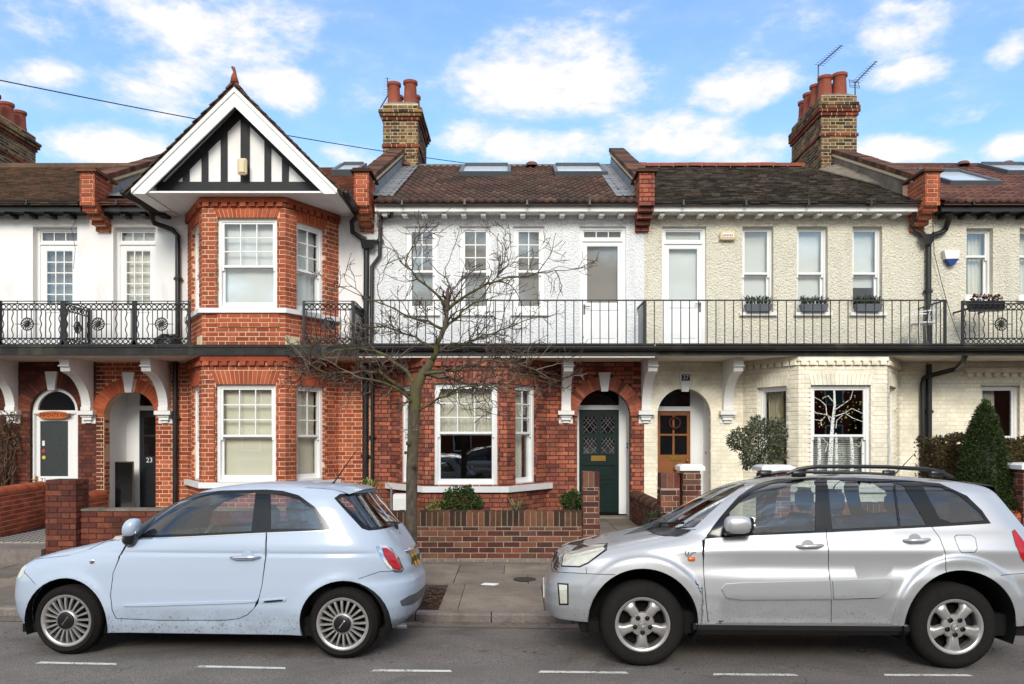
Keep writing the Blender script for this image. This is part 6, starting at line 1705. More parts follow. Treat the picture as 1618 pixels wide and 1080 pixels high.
def archhole(xw, zc, r):
    a = math.asin(max(-1, (car.zs - zc) / r)); return [('xz', xw + r * math.cos(a + (PI - 2 * a) * k / 30), zc + r * math.sin(a + (PI - 2 * a) * k / 30)) for k in range(31)]
regs = [('hole_f', archhole(fx, WZ, AR)), ('hole_r', archhole(rx, WZ, AR)),
        ('pane_door', [(224, 845), (246, 817), (284, 791), (330, 782), (404, 777), (397, 838.5), (300, 843)]),
        ('pane_quarter', [(428, 780), (450, 783), (472, 789), (492, 804), (510, 831), (508, 834.5), (428, 835)]),
        ('window_trim', [(168, 852), (205, 828), (250, 798), (292, 781), (350, 774.5), (421, 773), (447, 775), (472, 782), (497, 800), (516, 824), (522.5, 837), (420, 841), (300, 847)]),
        ('pane_rear', [('xz', 1.12, 1.325), ('tz', PI - .001, 1.325), ('tz', PI - .001, 1.07), ('xz', 1.36, 1.065), ('xz', 1.315, 1.085), ('xz', 1.08, 1.30)]),
        ('rear_trim', [('xz', 1.08, 1.345), ('xz', 1.13, 1.347), ('tz', PI - .0005, 1.347), ('tz', PI - .0005, 1.045), ('xz', 1.34, 1.04), ('xz', 1.29, 1.06), ('xz', 1.045, 1.31)]),
        ('windscreen', [('tz', .001, 1.0), ('xz', -.80, 1.0), ('xz', -.66, 1.06), ('xz', -.42, 1.2), ('xz', -.19, 1.325), ('xz', -.15, 1.36), ('tz', .001, 1.37)]),
        ('lamp_red', [(603.5, 866), (610, 865.5), (619, 872), (628, 885), (633.5, 897), (630.5, 900.5), (623, 899), (614, 890), (607, 878)]),
        ('lamp_ring', [(594, 863), (601, 861), (611, 861.5), (621, 868), (631, 882), (638, 899), (634, 904), (623, 903.5), (612, 896), (602, 880)]),
        ('plate', [('tz', PI - .0006, .80), ('tz', PI - .0006, .69), ('tz', PI - .028, .69), ('tz', PI - .028, .80)]),
        ('reflector', [('xz', 1.59, .44), ('xz', 1.65, .47), ('tz', PI - .001, .47), ('tz', PI - .001, .385), ('xz', 1.66, .385), ('xz', 1.60, .395)]),
        ('headlamp', [('xz', -1.76, .69), ('xz', -1.70, .735), ('xz', -1.63, .72), ('xz', -1.63, .65), ('xz', -1.69, .60), ('xz', -1.75, .62)]),
        ('door', [(210, 845), (191, 875), (179, 905), (175, 940), (178, 963), (184, 977), (250, 980), (355, 980), (376, 977.5), (391, 971), (402, 960), (409, 945), (414, 925), (420, 880), (421, 840), (300, 846)]),
        ('bonnet', [('tz', .001, .97), ('xz', -.9, .965), (176, 851), (140, 868), (110, 877), (58, 883), ('tz', .001, .76)]),
        ('bumper_rear', [(567, 914), (600, 903), (637, 901), ('tz', PI - .001, .64), ('tz', PI - .001, .185), ('xz', 1.52, .185), ('xz', 1.515, .30), ('xz', 1.50, .42)]),
        ('bumper_front', [(36, 905), (57, 923), ('xz', -1.50, .50), ('xz', -1.53, .185), ('tz', .001, .185), ('tz', .001, .6)])]
ln = [('shut', .006, [(210, 845), (191, 875), (179, 905), (175, 940), (178, 963), (184, 977), (250, 980), (355, 980), (376, 977.5), (391, 971), (402, 960), (409, 945), (414, 925), (420, 880), (421, 841)]),
      ('shut', .005, [(178, 850), (140, 868), (110, 877), (58, 883)]), ('shut', .005, [(567, 914), (600, 903), (637, 901)]), ('shut', .004, [(38, 903), (57, 923)]),
      ('chrome_strip', .009, [(170, 853.5), (300, 848), (420, 842.2), (522, 838)])]
car.build_domain(regs, ln)
car.mesh('', 'body', 'paint_blue', fiat)
car.mesh('door', 'door', 'paint_blue', fiat, (1,)); 
d_far = car.mesh('door', 'door', 'paint_blue', fiat, (-1,))
dn = [o for o in fiat.children if o.name.startswith('door')][0]
car.mesh('bonnet', 'bonnet', 'paint_blue', fiat); car.mesh('bumper_rear', 'rear_bumper', 'paint_blue', fiat); car.mesh('bumper_front', 'front_bumper', 'paint_blue', fiat)
for sd in (1, -1):
    wt_ = car.mesh('window_trim', 'window_frame', 'seal_gloss', fiat, (sd,), -.002); car.mesh('pane_door', 'window_pane', 'glass_car', wt_, (sd,), -.004); car.mesh('pane_quarter', 'window_pane', 'glass_car', wt_, (sd,), -.004)
    l = car.mesh('lamp_ring', 'tail_lamp', 'chrome', fiat, (sd,), .004); car.mesh('lamp_red', 'lens', 'lamp_red', l, (sd,), .008)
    car.mesh('headlamp', 'headlamp', 'lamp_clear', fiat, (sd,), .002)
rt = car.mesh('rear_trim', 'rear_window', 'seal_gloss', fiat, (1, -1), -.001); car.mesh('pane_rear', 'window_pane', 'glass_car', rt, (1, -1), -.003)
car.mesh('windscreen', 'windscreen', 'glass_car', fiat, (1, -1), -.002)
for li, q in enumerate(ln):
    if q[0] == 'shut':
        for sd in (1, -1): car.mesh('shut%d' % li, 'panel_edge_line', 'well', fiat, (sd,), -.006)
for sd in (1, -1): car.mesh('chrome_strip', 'chrome_strip', 'chrome', fiat, (sd,), .002)
pl = car.mesh('plate', 'number_plate', 'plate_yellow', fiat, (1, -1), .006); car.mesh('reflector', 'bumper_strip', 'grey_frame', fiat, (1, -1), .003)
for k, yy in enumerate((-.20, -.145, -.09, -.03, .04, .10, .16)):
    def ch(mb, k=k, yy=yy):
        x = float(car.R(.745)) + .010 - (abs(yy) / .77) ** 4 * .1
        mb.box(x, x + .002, yy - .018, yy - .008, .71, .78); mb.box(x, x + .002, yy + .006, yy + .016, .72, .78)
        mb.box(x, x + .002, yy - .007, yy + .005, .77 if k % 2 else .71, .78 if k % 2 else .72)
    car.solid(ch, 'lettering', 'ink', pl, smooth=False)
def bar_(mb): 
    x = float(car.R(.84)); mb.tube([(x - .02, -.26, .835), (x + .022, -.2, .84), (x + .03, 0, .842), (x + .022, .2, .84), (x - .02, .26, .835)], [.01, .018, .02, .018, .01], 8)
car.solid(bar_, 'boot_handle', 'chrome', fiat)
def bdg(mb): x = float(car.R(.955)); mb.lathe([(.034, 0), (.034, .006), (0, .01)], (x - .012, 0, .955), (1, 0, .5), 20)
car.solid(bdg, 'emblem', 'chrome', fiat)
def wip(mb): x = float(car.R(1.05)); mb.tube([(x + .02, .0, 1.035), (x + .03, -.1, 1.075), (x + .01, -.36, 1.10)], [.02, .014, .006], 7); mb.lathe([(.03, 0), (.03, .03), (0, .035)], (x, 0, 1.03), (1, 0, .4), 12)
car.solid(wip, 'wiper', 'trim_black', fiat)
def spo(mb):
    g = []
    for (x, z, t) in ((.84, 1.436, .0), (1.0, 1.431, .01), (1.15, 1.408, .012), (1.225, 1.383, .004)):
        g.append([(x - (abs(y) / .52) ** 4 * .08, y, z - (abs(y) / .54) ** 3 * .05) for y in np.linspace(-.50, .50, 15)])
    g.append([(p[0] - .07, p[1], p[2] - .03) for p in g[-1]])
    i = len(mb.v)
    for row in g: mb.v += row
    for a in range(len(g) - 1):
        for b in range(14): mb.f.append((i + a * 15 + b, i + a * 15 + b + 1, i + a * 15 + b + 16, i + a * 15 + b + 15))
car.solid(spo, 'spoiler', 'paint_blue', fiat, angle=50)
def hnd(px0, px1, py, tilt=0):
    t0, z0 = car.hit(px0, py); t1, z1 = car.hit(px1, py - tilt); a = car.surf(np.array(t0), np.array(z0)); b = car.surf(np.array(t1), np.array(z1)); return a, b
a, b = hnd(365, 412, 880.5, 1)
def hd(mb):
    n = 8; pts = []
    for k in range(n + 1):
        t = k / n; p = a + (b - a) * t; o = .034 * min(1, 4 * t, 4 * (1 - t)) + .004; pts.append((p[0], p[1] - o, p[2]))
    mb.tube(pts, [.010, .014, .015, .015, .015, .015, .015, .014, .010], 8)
car.solid(hd, 'handle', 'chrome', dn)
def cup(mb): p = a + (b - a) * .55; mb.lathe([(.052, .0), (.050, .003), (.03, .0035), (0, .0035)], (p[0], p[1] + .0, p[2]), (0, -1, .08), 20)
car.solid(cup, 'handle_recess', 'paint_blue', dn)
for (p0, p1, mat, nm, w_) in (((196, 956), (405, 949.5), 'paint_blue', 'side_moulding', .028), ((412, 949.5), (452, 946.5), 'paint_blue', 'side_moulding', .034), ((418, 950), (448, 947.5), 'trim_black', 'badge', .019)):
    A_, B_ = [car.surf(*map(np.array, car.hit(*q))) for q in (p0, p1)]
    def mo(mb):
        n = 14; i = len(mb.v); o = .012 if nm != 'badge' else .016
        for k in range(n + 1):
            t = k / n; x = A_[0] + (B_[0] - A_[0]) * t; z = A_[2] + (B_[2] - A_[2]) * t
            y = car.surf(np.array(car.theta_at(x, z)), np.array(z))[1]; e = min(1, 8 * t, 8 * (1 - t)); e = .55 + .45 * e
            for (dz, dy) in ((-w_ / 2 * e, 0), (-w_ / 2 * e * .8, -o), (w_ / 2 * e * .6, -o), (w_ / 2 * e, 0)): mb.v.append((x, y + dy, z + dz))
        for k in range(n):
            for m in range(3): mb.f.append((i + k * 4 + m, i + k * 4 + 4 + m, i + k * 4 + 5 + m, i + k * 4 + 1 + m))
        mb.f.append((i, i + 1, i + 2, i + 3)); mb.f.append((i + n * 4 + 3, i + n * 4 + 2, i + n * 4 + 1, i + n * 4))
    car.solid(mo, nm, mat, dn if nm != 'badge' else fiat, smooth=False)
def mir(mb):
    c = car.surf(*map(np.array, car.hit(212, 846))); x, y, z = c
    for k in range(2): pass
    i = len(mb.v); n, m = 14, 9; cx_, cy_, cz_ = x + .035, y - .10, z + .075
    for a_ in range(m + 1):
        ph = -PI / 2 + PI * a_ / m
        for b_ in range(n):
            w_ = 2 * PI * b_ / n; ex = math.copysign(abs(math.cos(w_)) ** .7, math.cos(w_)) * math.cos(ph) ** .7; ez = math.sin(ph); ey = math.copysign(abs(math.sin(w_)) ** .7, math.sin(w_)) * math.cos(ph) ** .7
            mb.v.append((cx_ + .062 * ex + .02 * ez, cy_ + .085 * ey, cz_ + .078 * ez))
    for a_ in range(m):
        for b_ in range(n): mb.f.append((i + a_ * n + b_, i + a_ * n + (b_ + 1) % n, i + a_ * n + n + (b_ + 1) % n, i + a_ * n + n + b_))
mr_ = car.solid(mir, 'door_mirror', 'paint_blue', fiat)
def mir2(mb):
    x, y, z = car.surf(*map(np.array, car.hit(212, 846))); mb.tube([(x - .01, y + .03, z - .0), (x - .005, y - .05, z - .065), (x + .01, y - .10, z - .035), (x + .03, y - .10, z + .03)], [.03, .045, .055, .05], 10)
car.solid(mir2, 'mirror_foot', 'trim_black', mr_)
def ind(mb): p = car.surf(*map(np.array, car.hit(146, 887))); mb.lathe([(.022, 0), (.021, .006), (.012, .010), (0, .011)], (p[0], p[1], p[2]), (0, -1, 0), 16)
car.solid(ind, 'side_indicator', 'chrome', fiat)
def ant(mb): p = (.93, -.22, 1.42); mb.tube([p, (.95, -.22, 1.445), (1.14, -.22, 1.715)], [.018, .007, .003], 6)
car.solid(ant, 'aerial', 'trim_black', fiat)
def exh(mb): mb.lathe([(.028, 0), (.028, .12), (.024, .12), (.024, .02), (0, .02)], (1.50, -.34, .20), (1, 0, -.05), 16)
car.solid(exh, 'exhaust', 'grey_frame', fiat)
wells(car, (fx, rx), WZ, AR + .002, .40, .755)
for xw in (fx, rx):
    for sd in (-1, 1): wheel(car, xw, WZ, sd * .755, WR, .185, .212, 'multi')
def flo(mb): mb.box(-1.6, 1.5, -.66, .66, .17, .24); mb.box(-.95, 1.35, -.64, .64, .24, .32)
car.solid(flo, 'underbody', 'well', fiat, smooth=False)
def dsh(mb): rounded(mb, -.95, -.62, -.62, .62, .62, .97, .08); torus(mb, (-.42, .32, .86), Vector((.3, 0, .95)).normalized(), Vector((0, 1, 0)), .18, .017, 22, 6)
car.solid(dsh, 'dashboard', 'seat_light', fiat)
for y in (-.34, .34): seat(car, .0, y, .38, 'seat_light', .50); seat(car, .82, y, .40, 'seat_dark', .46)

# ---- the silver off-roader
rav = thing('parked_car', 'silver five-door off-roader with black roof rails parked on the right', 'car', (2.215, 7.0, 0), 'cars parked along the kerb')
car = Car(6.17, 2.215, -.03, .045, .835, .345,
          [(.20, -1.78), (.26, -1.84), (.345, -1.94), (.45, -1.985), (.56, -1.985), (.64, -1.965), (.69, -1.925), (.73, -1.90), (.80, -1.87), (.855, -1.80), (.90, -1.64), (.95, -1.42), (1.0, -1.18), (1.03, -1.02), (1.06, -.97), (1.12, -.87), (1.2, -.735), (1.3, -.555), (1.39, -.38), (1.445, -.23), (1.482, -.04), (1.507, .17), (1.521, .4), (1.528, .6)],
          [(.20, 1.95), (.26, 2.03), (.345, 2.10), (.45, 2.14), (.56, 2.14), (.62, 2.12), (.66, 2.08), (.80, 2.06), (.95, 1.99), (1.1, 1.885), (1.25, 1.78), (1.37, 1.70), (1.425, 1.64), (1.455, 1.5), (1.48, 1.33), (1.506, 1.08), (1.52, .85), (1.528, .6)],
          [(.20, .74), (.26, .77), (.345, .80), (.45, .82), (.58, .834), (.72, .832), (.84, .822), (.96, .798), (1.05, .777), (1.10, .768), (1.2, .735), (1.3, .70), (1.39, .66), (1.435, .615), (1.465, .56), (1.49, .48), (1.51, .36), (1.522, .2), (1.528, .02)],
          .6, 7.0, 6.0, np.unique(np.concatenate([np.arange(.345, .84, .025), np.arange(.84, 1.07, .0125), np.arange(1.07, 1.38, .03), np.arange(1.38, 1.48, .01), np.arange(1.48, 1.5275, .004)])), rav)
fx, rx = -1.215, 1.215; WZ = .335; WR = .335
AR2, AO = .428, .515
def rd_(x, z, sn):
    d = 0
    for xw, cut in ((fx, fx + .462), (rx + .02, 9)):
        r = np.sqrt((x - xw) ** 2 + ((z - WZ - .02) * .97) ** 2); d = d + np.clip((cut - x) / .01, 0, 1) * .032 / (1 + np.exp((r - AO + .002) / .009)) * np.clip((r - .3) / .1, 0, 1)
    inb = np.clip((x + .62) / .04, 0, 1) * np.clip((.82 - x) / .05, 0, 1)
    d = d - .016 * np.exp(-((z - .80) / .07) ** 2) * np.clip((x + 1.0) / .6, 0, 1) + .012 * np.exp(-((z - .93) / .05) ** 2)
    d = d - .03 * np.clip((.56 - z) / .2, 0, 1) * inb
    return d * np.clip(sn * 1.6 - .6, 0, 1)
car.disp = rd_
def conv(l): return [(840 + a / 2.0797, 720 + b / 2.0797) for a, b in l]
regs = [('hole_f', archhole(fx, WZ + .02, AR2)), ('hole_r', archhole(rx + .02, WZ + .02, AR2)),
        ('pane_a', [(1166, 843), (1151, 838), (1153, 809), (1187, 776), (1220, 763), (1288, 758.5), (1288, 837.5)]),
        ('pane_b', [(1307, 758.5), (1410, 761), (1419, 831), (1315, 835.5)]), ('pane_b', [(1414, 763), (1427, 766), (1464, 829), (1423, 831)]),
        ('pane_c', [(1456, 765.5), (1484, 768.5), (1513, 781), (1547, 809), (1556, 821.5), (1503.5, 825.5), (1484, 818)]),
        ('window_trim', conv([(565, 272), (618, 202), (680, 132), (740, 92), (800, 76), (935, 70), (1060, 71), (1220, 79), (1340, 90), (1430, 131), (1480, 180), (1509, 222), (1330, 233), (975, 251), (700, 263)])),
        ('windscreen', [('tz', .001, 1.075), ('xz', -.90, 1.078), (1097, 833), (1121, 811), (1148, 785), (1166, 770), (1172, 763), ('tz', .001, 1.45)]),
        ('rear_glass', [('xz', 1.70, 1.34), ('tz', PI - .001, 1.34), ('tz', PI - .001, 1.08), ('xz', 1.85, 1.08)]),
        ('headlamp', [(888.5, 893), (892.6, 871), (906.7, 863.5), (934.8, 859), (958, 859), (956.5, 867.8), (929, 888), (915.6, 894)]),
        ('lamp_edge', [(886.5, 895), (891, 869.5), (906, 861.5), (934.8, 856.8), (961, 856.8), (959.5, 868.5), (930, 890), (916, 896.3)]),
        ('grille', [('tz', .0015, .715), ('tz', .0015, .805), ('tz', .05, .80), ('tz', .05, .715)]),
        ('fog', [(883, 923), (896, 924), (896, 953), (885.5, 953)]),
        ('lower_grille', [('tz', .0015, .40), ('tz', .0015, .56), ('tz', .03, .56), ('tz', .03, .40)]),
        ('tail', [(1599, 839), (1603, 836), (1622, 862), (1625, 895), (1612, 880), (1604, 862)]),
        ('flap', [(1508, 848), (1511, 845), (1534, 845), (1541, 850), (1543, 866), (1539, 872), (1519, 873), (1514, 868)]),
        ('flare_f', [('xz', min(fx + .462, fx + AO * math.cos(t)), max(.345, WZ + .02 + AO / .97 * math.sin(t))) for t in np.linspace(-.02, PI + .02, 32)]),
        ('flare_r', [('xz', rx + .02 + AO * math.cos(t), max(.345, WZ + .02 + AO / .97 * math.sin(t))) for t in np.linspace(-.02, PI + .02, 32)]),
        ('clad_a', [(1140, 930), (1146, 922.5), (1170, 920.5), (1310.5, 917), (1312.5, 945.5), (1170, 946.5), (1147, 943)]), ('clad_b', [(1315, 917), (1398, 913.5), (1409, 916), (1410, 923), (1401, 936), (1385, 943.5), (1317, 945.5)]),
        ('fog_edge', [(880.5, 920.5), (898.5, 921.5), (898.5, 956), (883, 956)]),
        ('door_a', [(1113, 849), (1111, 870), (1112, 907), (1115.5, 950), (1119, 984), (1315.5, 984), (1313, 940), (1309, 880), (1305, 834)]),
        ('door_b', [(1305, 834), (1309, 880), (1313, 940), (1315.5, 984), (1420, 984), (1493, 905), (1492, 872), (1485, 850), (1471, 830)]),
        ('bonnet', [('tz', .001, 1.04), ('xz', -1.0, 1.035), (1100, 836), (1050, 840), (965, 855), (934, 856), (906, 861), (886, 868), ('tz', .001, .83)]),
        ('bumper_front', [(868, 894.5), (876, 903), (926, 906), (972, 907), ('xz', fx - .3, .345), ('tz', .001, .345), ('tz', .001, .69)]),
        ('bumper_rear', [(1579, 908), (1640, 908), ('tz', PI - .001, .66), ('tz', PI - .001, .345), ('xz', rx + .3, .345)])]
ln = [('shut', .006, [(1112, 852), (1111, 870), (1112, 907), (1115.5, 950), (1119, 984)]), ('shut', .006, [(1305, 835), (1309, 880), (1313, 940), (1315.5, 984)]),
      ('shut', .006, [(1471, 831), (1485, 850), (1492, 872), (1493, 906)]), ('shut', .005, [(1508, 848), (1511, 845), (1534, 845), (1541, 850), (1543, 866), (1539, 872), (1519, 873), (1514, 868), (1508, 848)]),
      ('shut', .005, [(868, 894.5), (876, 903), (926, 906), (972, 907)]), ('shut', .005, [(1100, 836), (1050, 840), (964, 855)]), ('shut', .005, [(1578, 908), (1622, 906)]), ('shut', .004, [(926, 896), (927, 906)]),
      ('shut', .004, [(1312, 946.3), (1170, 947.3)]), ('shut', .004, [(1317, 946.3), (1384, 945)])]  # these two are dark lines drawn along the lower edges of the door mouldings
car.extra = []
for xw in (fx, rx + .02):
    for rr in (AO - .05, AO - .028, AO - .018, AO - .009, AO + .009, AO + .018, AO + .03, AO + .045):
        for t in np.linspace(.02, PI - .02, 70):
            z_ = WZ + .02 + rr / .97 * math.sin(t)
            if z_ > .35 and not (xw == fx and math.cos(t) * rr > .44): car.extra.append((xw + rr * math.cos(t), z_))
for q in (.44, .450, .4565, .4675, .476):
    for z_ in np.arange(.36, .66, .02): car.extra.append((fx + q, z_))
car.build_domain(regs, ln)
car.mesh('', 'body', 'paint_silver', rav)
doors = []
for sd in (1, -1):
    for q in ('door_a', 'door_b'): doors.append(car.mesh(q, 'door', 'paint_silver', rav, (sd,)))
    wt_ = car.mesh('window_trim', 'window_frame', 'seal_gloss', rav, (sd,), .001)
    for q in ('pane_a', 'pane_b', 'pane_c'): car.mesh(q, 'window_pane', 'glass_car', wt_, (sd,), -.003)
    car.mesh('clad_a', 'door_moulding', 'paint_clad', rav, (sd,), .014, True); car.mesh('clad_b', 'door_moulding', 'paint_clad', rav, (sd,), .014, True); car.mesh('fog_edge', 'fog_lamp_surround', 'trim_black', rav, (sd,), -.006)
    l = car.mesh('lamp_edge', 'headlamp', 'trim_black', rav, (sd,), -.002); car.mesh('headlamp', 'lens', 'lamp_clear', l, (sd,), .004)
    car.mesh('fog', 'fog_lamp', 'lamp_clear', rav, (sd,), .001); car.mesh('tail', 'tail_lamp', 'lamp_red', rav, (sd,), .004)
car.mesh('flap', 'fuel_flap', 'paint_silver', rav, (1,)); car.mesh('flap', 'quarter_panel', 'paint_silver', rav, (-1,))
for q in ('flare_f', 'flare_r'):
    for sd in (1, -1): car.mesh(q, 'wheel_arch_flare', 'paint_clad', rav, (sd,))
car.mesh('bonnet', 'bonnet', 'paint_silver', rav); bf = car.mesh('bumper_front', 'front_bumper', 'paint_clad', rav); car.mesh('bumper_rear', 'rear_bumper', 'paint_clad', rav)
car.mesh('windscreen', 'windscreen', 'glass_car', rav, (1, -1), -.002); car.mesh('rear_glass', 'rear_window', 'seal_gloss', rav, (1, -1), -.001)
car.mesh('grille', 'grille', 'trim_black', rav, (1, -1), -.006); car.mesh('lower_grille', 'air_intake', 'trim_black', rav, (1, -1), -.01)
for li, q in enumerate(ln):
    for sd in (1, -1): car.mesh('shut%d' % li, 'panel_edge_line', 'well', rav, (sd,), -.006)
for z in (.735, .76, .785):
    def gb_(mb, z=z):
        ys = np.linspace(-.55, .55, 15); mb.tube([tuple(car.surf(np.array(.05 * abs(y) / .55 + .001) if True else 0, np.array(z))[[0]].tolist() + [y, z]) for y in ys], .006, 6)
    car.solid(gb_, 'grille_bar', 'trim_black', rav)
def npf(mb): x = float(car.F(.5)) - .012; mb.box(x, x + .01, -.26, .26, .46, .565)
pl = car.solid(npf, 'number_plate', 'plate_white', rav, smooth=False)
for k, yy in enumerate((-.2, -.13, -.06, .03, .1, .17)):
    def ch(mb, k=k, yy=yy):
        x = float(car.F(.5)) - .0135; mb.box(x, x + .001, yy - .02, yy - .009, .475, .55); mb.box(x, x + .001, yy + .009, yy + .02, .475, .55); mb.box(x, x + .001, yy - .008, yy + .008, .505 + .02 * (k % 2), .517 + .02 * (k % 2))
    car.solid(ch, 'lettering', 'ink', pl, smooth=False)
def sill(mb):
    for sd in (-1, 1):
        i = len(mb.v); xs = np.linspace(-.82, .86, 20)
        for x in xs:
            for (y, z) in ((.70, .245), (.765, .262), (.80, .30), (.798, .348), (.74, .352)): mb.v.append((x, sd * y, z))
        for k in range(19):
            for m in range(4): mb.f.append((i + k * 5 + m, i + k * 5 + 5 + m, i + k * 5 + 6 + m, i + k * 5 + 1 + m))
car.solid(sill, 'sill', 'trim_black', rav)
def sill2(mb): mb.box(-.80, .84, -.806, -.795, .338, .350); mb.box(-.80, .84, .795, .806, .338, .350)
car.solid(sill2, 'sill_strip', 'chrome', rav, smooth=False)
for sd in (-1, 1):
    def rail(mb, sd=sd):
        a = lambda px, py, dd: car.w2l(Vector((X(px, dd), dd, Z(py, dd))))
        D_ = 6.52
        pts = [a(px, py, D_ + .0) for px, py in ((1243, 748), (1262, 741), (1290, 737), (1340, 736.5), (1400, 737.5), (1465, 741), (1488, 746), (1506, 754))]
        mb.tube([(p[0], sd * abs(p[1]), p[2] - (.045 if sd > 0 else 0)) for p in pts], [.012, .017, .017, .016, .016, .018, .018, .012], 8)
        for (px) in (1262, 1480): p = a(px, 742, D_); rounded(mb, p[0] - .06, p[0] + .06, sd * abs(p[1]) - .018, sd * abs(p[1]) + .018, p[2] - .06, p[2] + .0, .012)
    car.solid(rail, 'roof_rail', 'trim_black', rav)
def spo(mb):
    i = len(mb.v); ys = np.linspace(-.52, .52, 13)
    for (x, z) in ((1.54, 1.464), (1.63, 1.462), (1.71, 1.448), (1.718, 1.41), (1.64, 1.39)):
        for y in ys: mb.v.append((x - .05 * (abs(y) / .55) ** 3, y, z - .03 * (abs(y) / .55) ** 3))
    for k in range(4):
        for m in range(12): mb.f.append((i + k * 13 + m, i + k * 13 + m + 1, i + k * 13 + m + 14, i + k * 13 + m + 13))
car.solid(spo, 'spoiler', 'trim_black', rav)
def hnd2(p0, p1, par):
    a, b = [car.surf(*map(np.array, car.hit(*q))) for q in (p0, p1)]
    def hd(mb):
        pts = []
        for k in range(9):
            t = k / 8; p = a + (b - a) * t; o = .036 * min(1, 4 * t, 4 * (1 - t)) + .006; pts.append((p[0], p[1] - o, p[2]))
        mb.tube(pts, [.011, .015, .016, .016, .016, .016, .017, .017, .012], 8)
    car.solid(hd, 'handle', 'paint_clad', par)
    def cup(mb): p = a + (b - a) * .45; mb.lathe([(.05, .0), (.048, .003), (.03, .0035), (0, .0035)], (p[0], p[1], p[2]), (0, -1, .08), 20)
    car.solid(cup, 'handle_recess', 'trim_black' if False else 'paint_clad', par)
hnd2((1257, 862.5), (1299, 861), doors[0]); hnd2((1427, 853.5), (1468, 852), doors[1])
def mir(mb):
    x, y, z = car.surf(*map(np.array, car.hit(1160, 838))); i = len(mb.v); n, m = 16, 9; c = (x + .0, y - .12, z + .055)
    for a_ in range(m + 1):
        ph = -PI / 2 + PI * a_ / m
        for b_ in range(n):
            w_ = 2 * PI * b_ / n; k = max(0, math.cos(ph)) ** .5
            mb.v.append((c[0] + .105 * math.copysign(abs(math.cos(w_)) ** .6, math.cos(w_)) * k, c[1] + .075 * math.copysign(abs(math.sin(w_)) ** .6, math.sin(w_)) * k, c[2] + .07 * math.copysign(abs(math.sin(ph)) ** .8, math.sin(ph))))
    for a_ in range(m):
        for b_ in range(n): mb.f.append((i + a_ * n + b_, i + a_ * n + (b_ + 1) % n, i + a_ * n + n + (b_ + 1) % n, i + a_ * n + n + b_))
mr_ = car.solid(mir, 'door_mirror', 'paint_silver', rav)
def mir2(mb): x, y, z = car.surf(*map(np.array, car.hit(1160, 838))); rounded(mb, x - .10, x + .12, y - .15, y + .03, z - .028, z + .0, .012); rounded(mb, x + .075, x + .112, y - .18, y - .06, z + .0, z + .11, .014)
car.solid(mir2, 'mirror_foot', 'trim_black', mr_)
def ind(mb): p = car.surf(*map(np.array, car.hit(1092.5, 883))); rounded(mb, p[0] - .03, p[0] + .03, p[1] - .010, p[1] + .01, p[2] - .018, p[2] + .018, .008)
car.solid(ind, 'side_indicator', 'lamp_amber', rav)
def emb(mb):
    q = [car.surf(*map(np.array, car.hit(*p))) for p in ((1082, 868), (1083, 876), (1086, 879), (1088, 870), (1087, 877), (1090, 878), (1093, 873), (1099, 872.5))]
    mb.tube([(p[0], p[1] - .004, p[2]) for p in q], .004, 5)
car.solid(emb, 'emblem', 'grey_frame', rav)
def ant(mb): p = (1.22, .3, 1.49); mb.tube([p, (1.22, .3, 1.51), (1.42, .3, 1.72)], [.016, .006, .003], 6)
car.solid(ant, 'aerial', 'trim_black', rav)
def wp(mb):
    for (y0, y1) in ((-.10, -.62), (.5, .0)):
        pts = []
        for k in range(8):
            t = k / 7; y = y0 + (y1 - y0) * t; z = 1.075 + .035 * t
            th = math.asin(min(1, (abs(y) / float(car.W(z))) ** (car.nf / 2))); p = car.surf(np.array(th), np.array(z)); pts.append((p[0] - .03, y, p[2] + .018))
        mb.tube(pts, .011, 6); mb.tube([pts[0], (pts[0][0] - .02, pts[0][1], pts[0][2] - .04)], .015, 6)
car.solid(wp, 'wiper', 'trim_black', rav)
def cowl(mb):
    i = len(mb.v); ys = np.linspace(-.70, .70, 21)
    for y in ys:
        th = math.asin(min(1, (abs(y) / float(car.W(1.03))) ** (car.nf / 2)))
        for z, o in ((1.022, .006), (1.055, .004), (1.078, .003)): p = car.surf(np.array(th), np.array(z)); mb.v.append((p[0] - o, y, p[2] + o))
    for k in range(20):
        for m in range(2): mb.f.append((i + k * 3 + m, i + k * 3 + 3 + m, i + k * 3 + 4 + m, i + k * 3 + 1 + m))
car.solid(cowl, 'cowl', 'trim_black', rav)
wells(car, (fx, rx + .02), WZ + .02, AR2 + .002, .42, .825)
for xw in (fx, rx):
    for sd in (-1, 1): wheel(car, xw, WZ, sd * .80, WR, .235, .213, 'five')
def flo(mb): mb.box(-1.7, 1.9, -.70, .70, .25, .34); mb.box(-1.0, 1.9, -.70, .70, .34, .42); mb.box(-1.2, 1.2, -.4, .4, .2, .25)
car.solid(flo, 'underbody', 'well', rav, smooth=False)
def dsh(mb): rounded(mb, -1.0, -.62, -.70, .70, .66, 1.06, .1); torus(mb, (-.45, .36, .98), Vector((.35, 0, .93)).normalized(), Vector((0, 1, 0)), .185, .017, 22, 6)
car.solid(dsh, 'dashboard', 'dash', rav)
for y in (-.37, .37): seat(car, .0, y, .46, 'seat_dark', .58, w=.26)
for y in (-.40, .0, .40): seat(car, .86, y, .48, 'seat_dark', .52, w=.19)
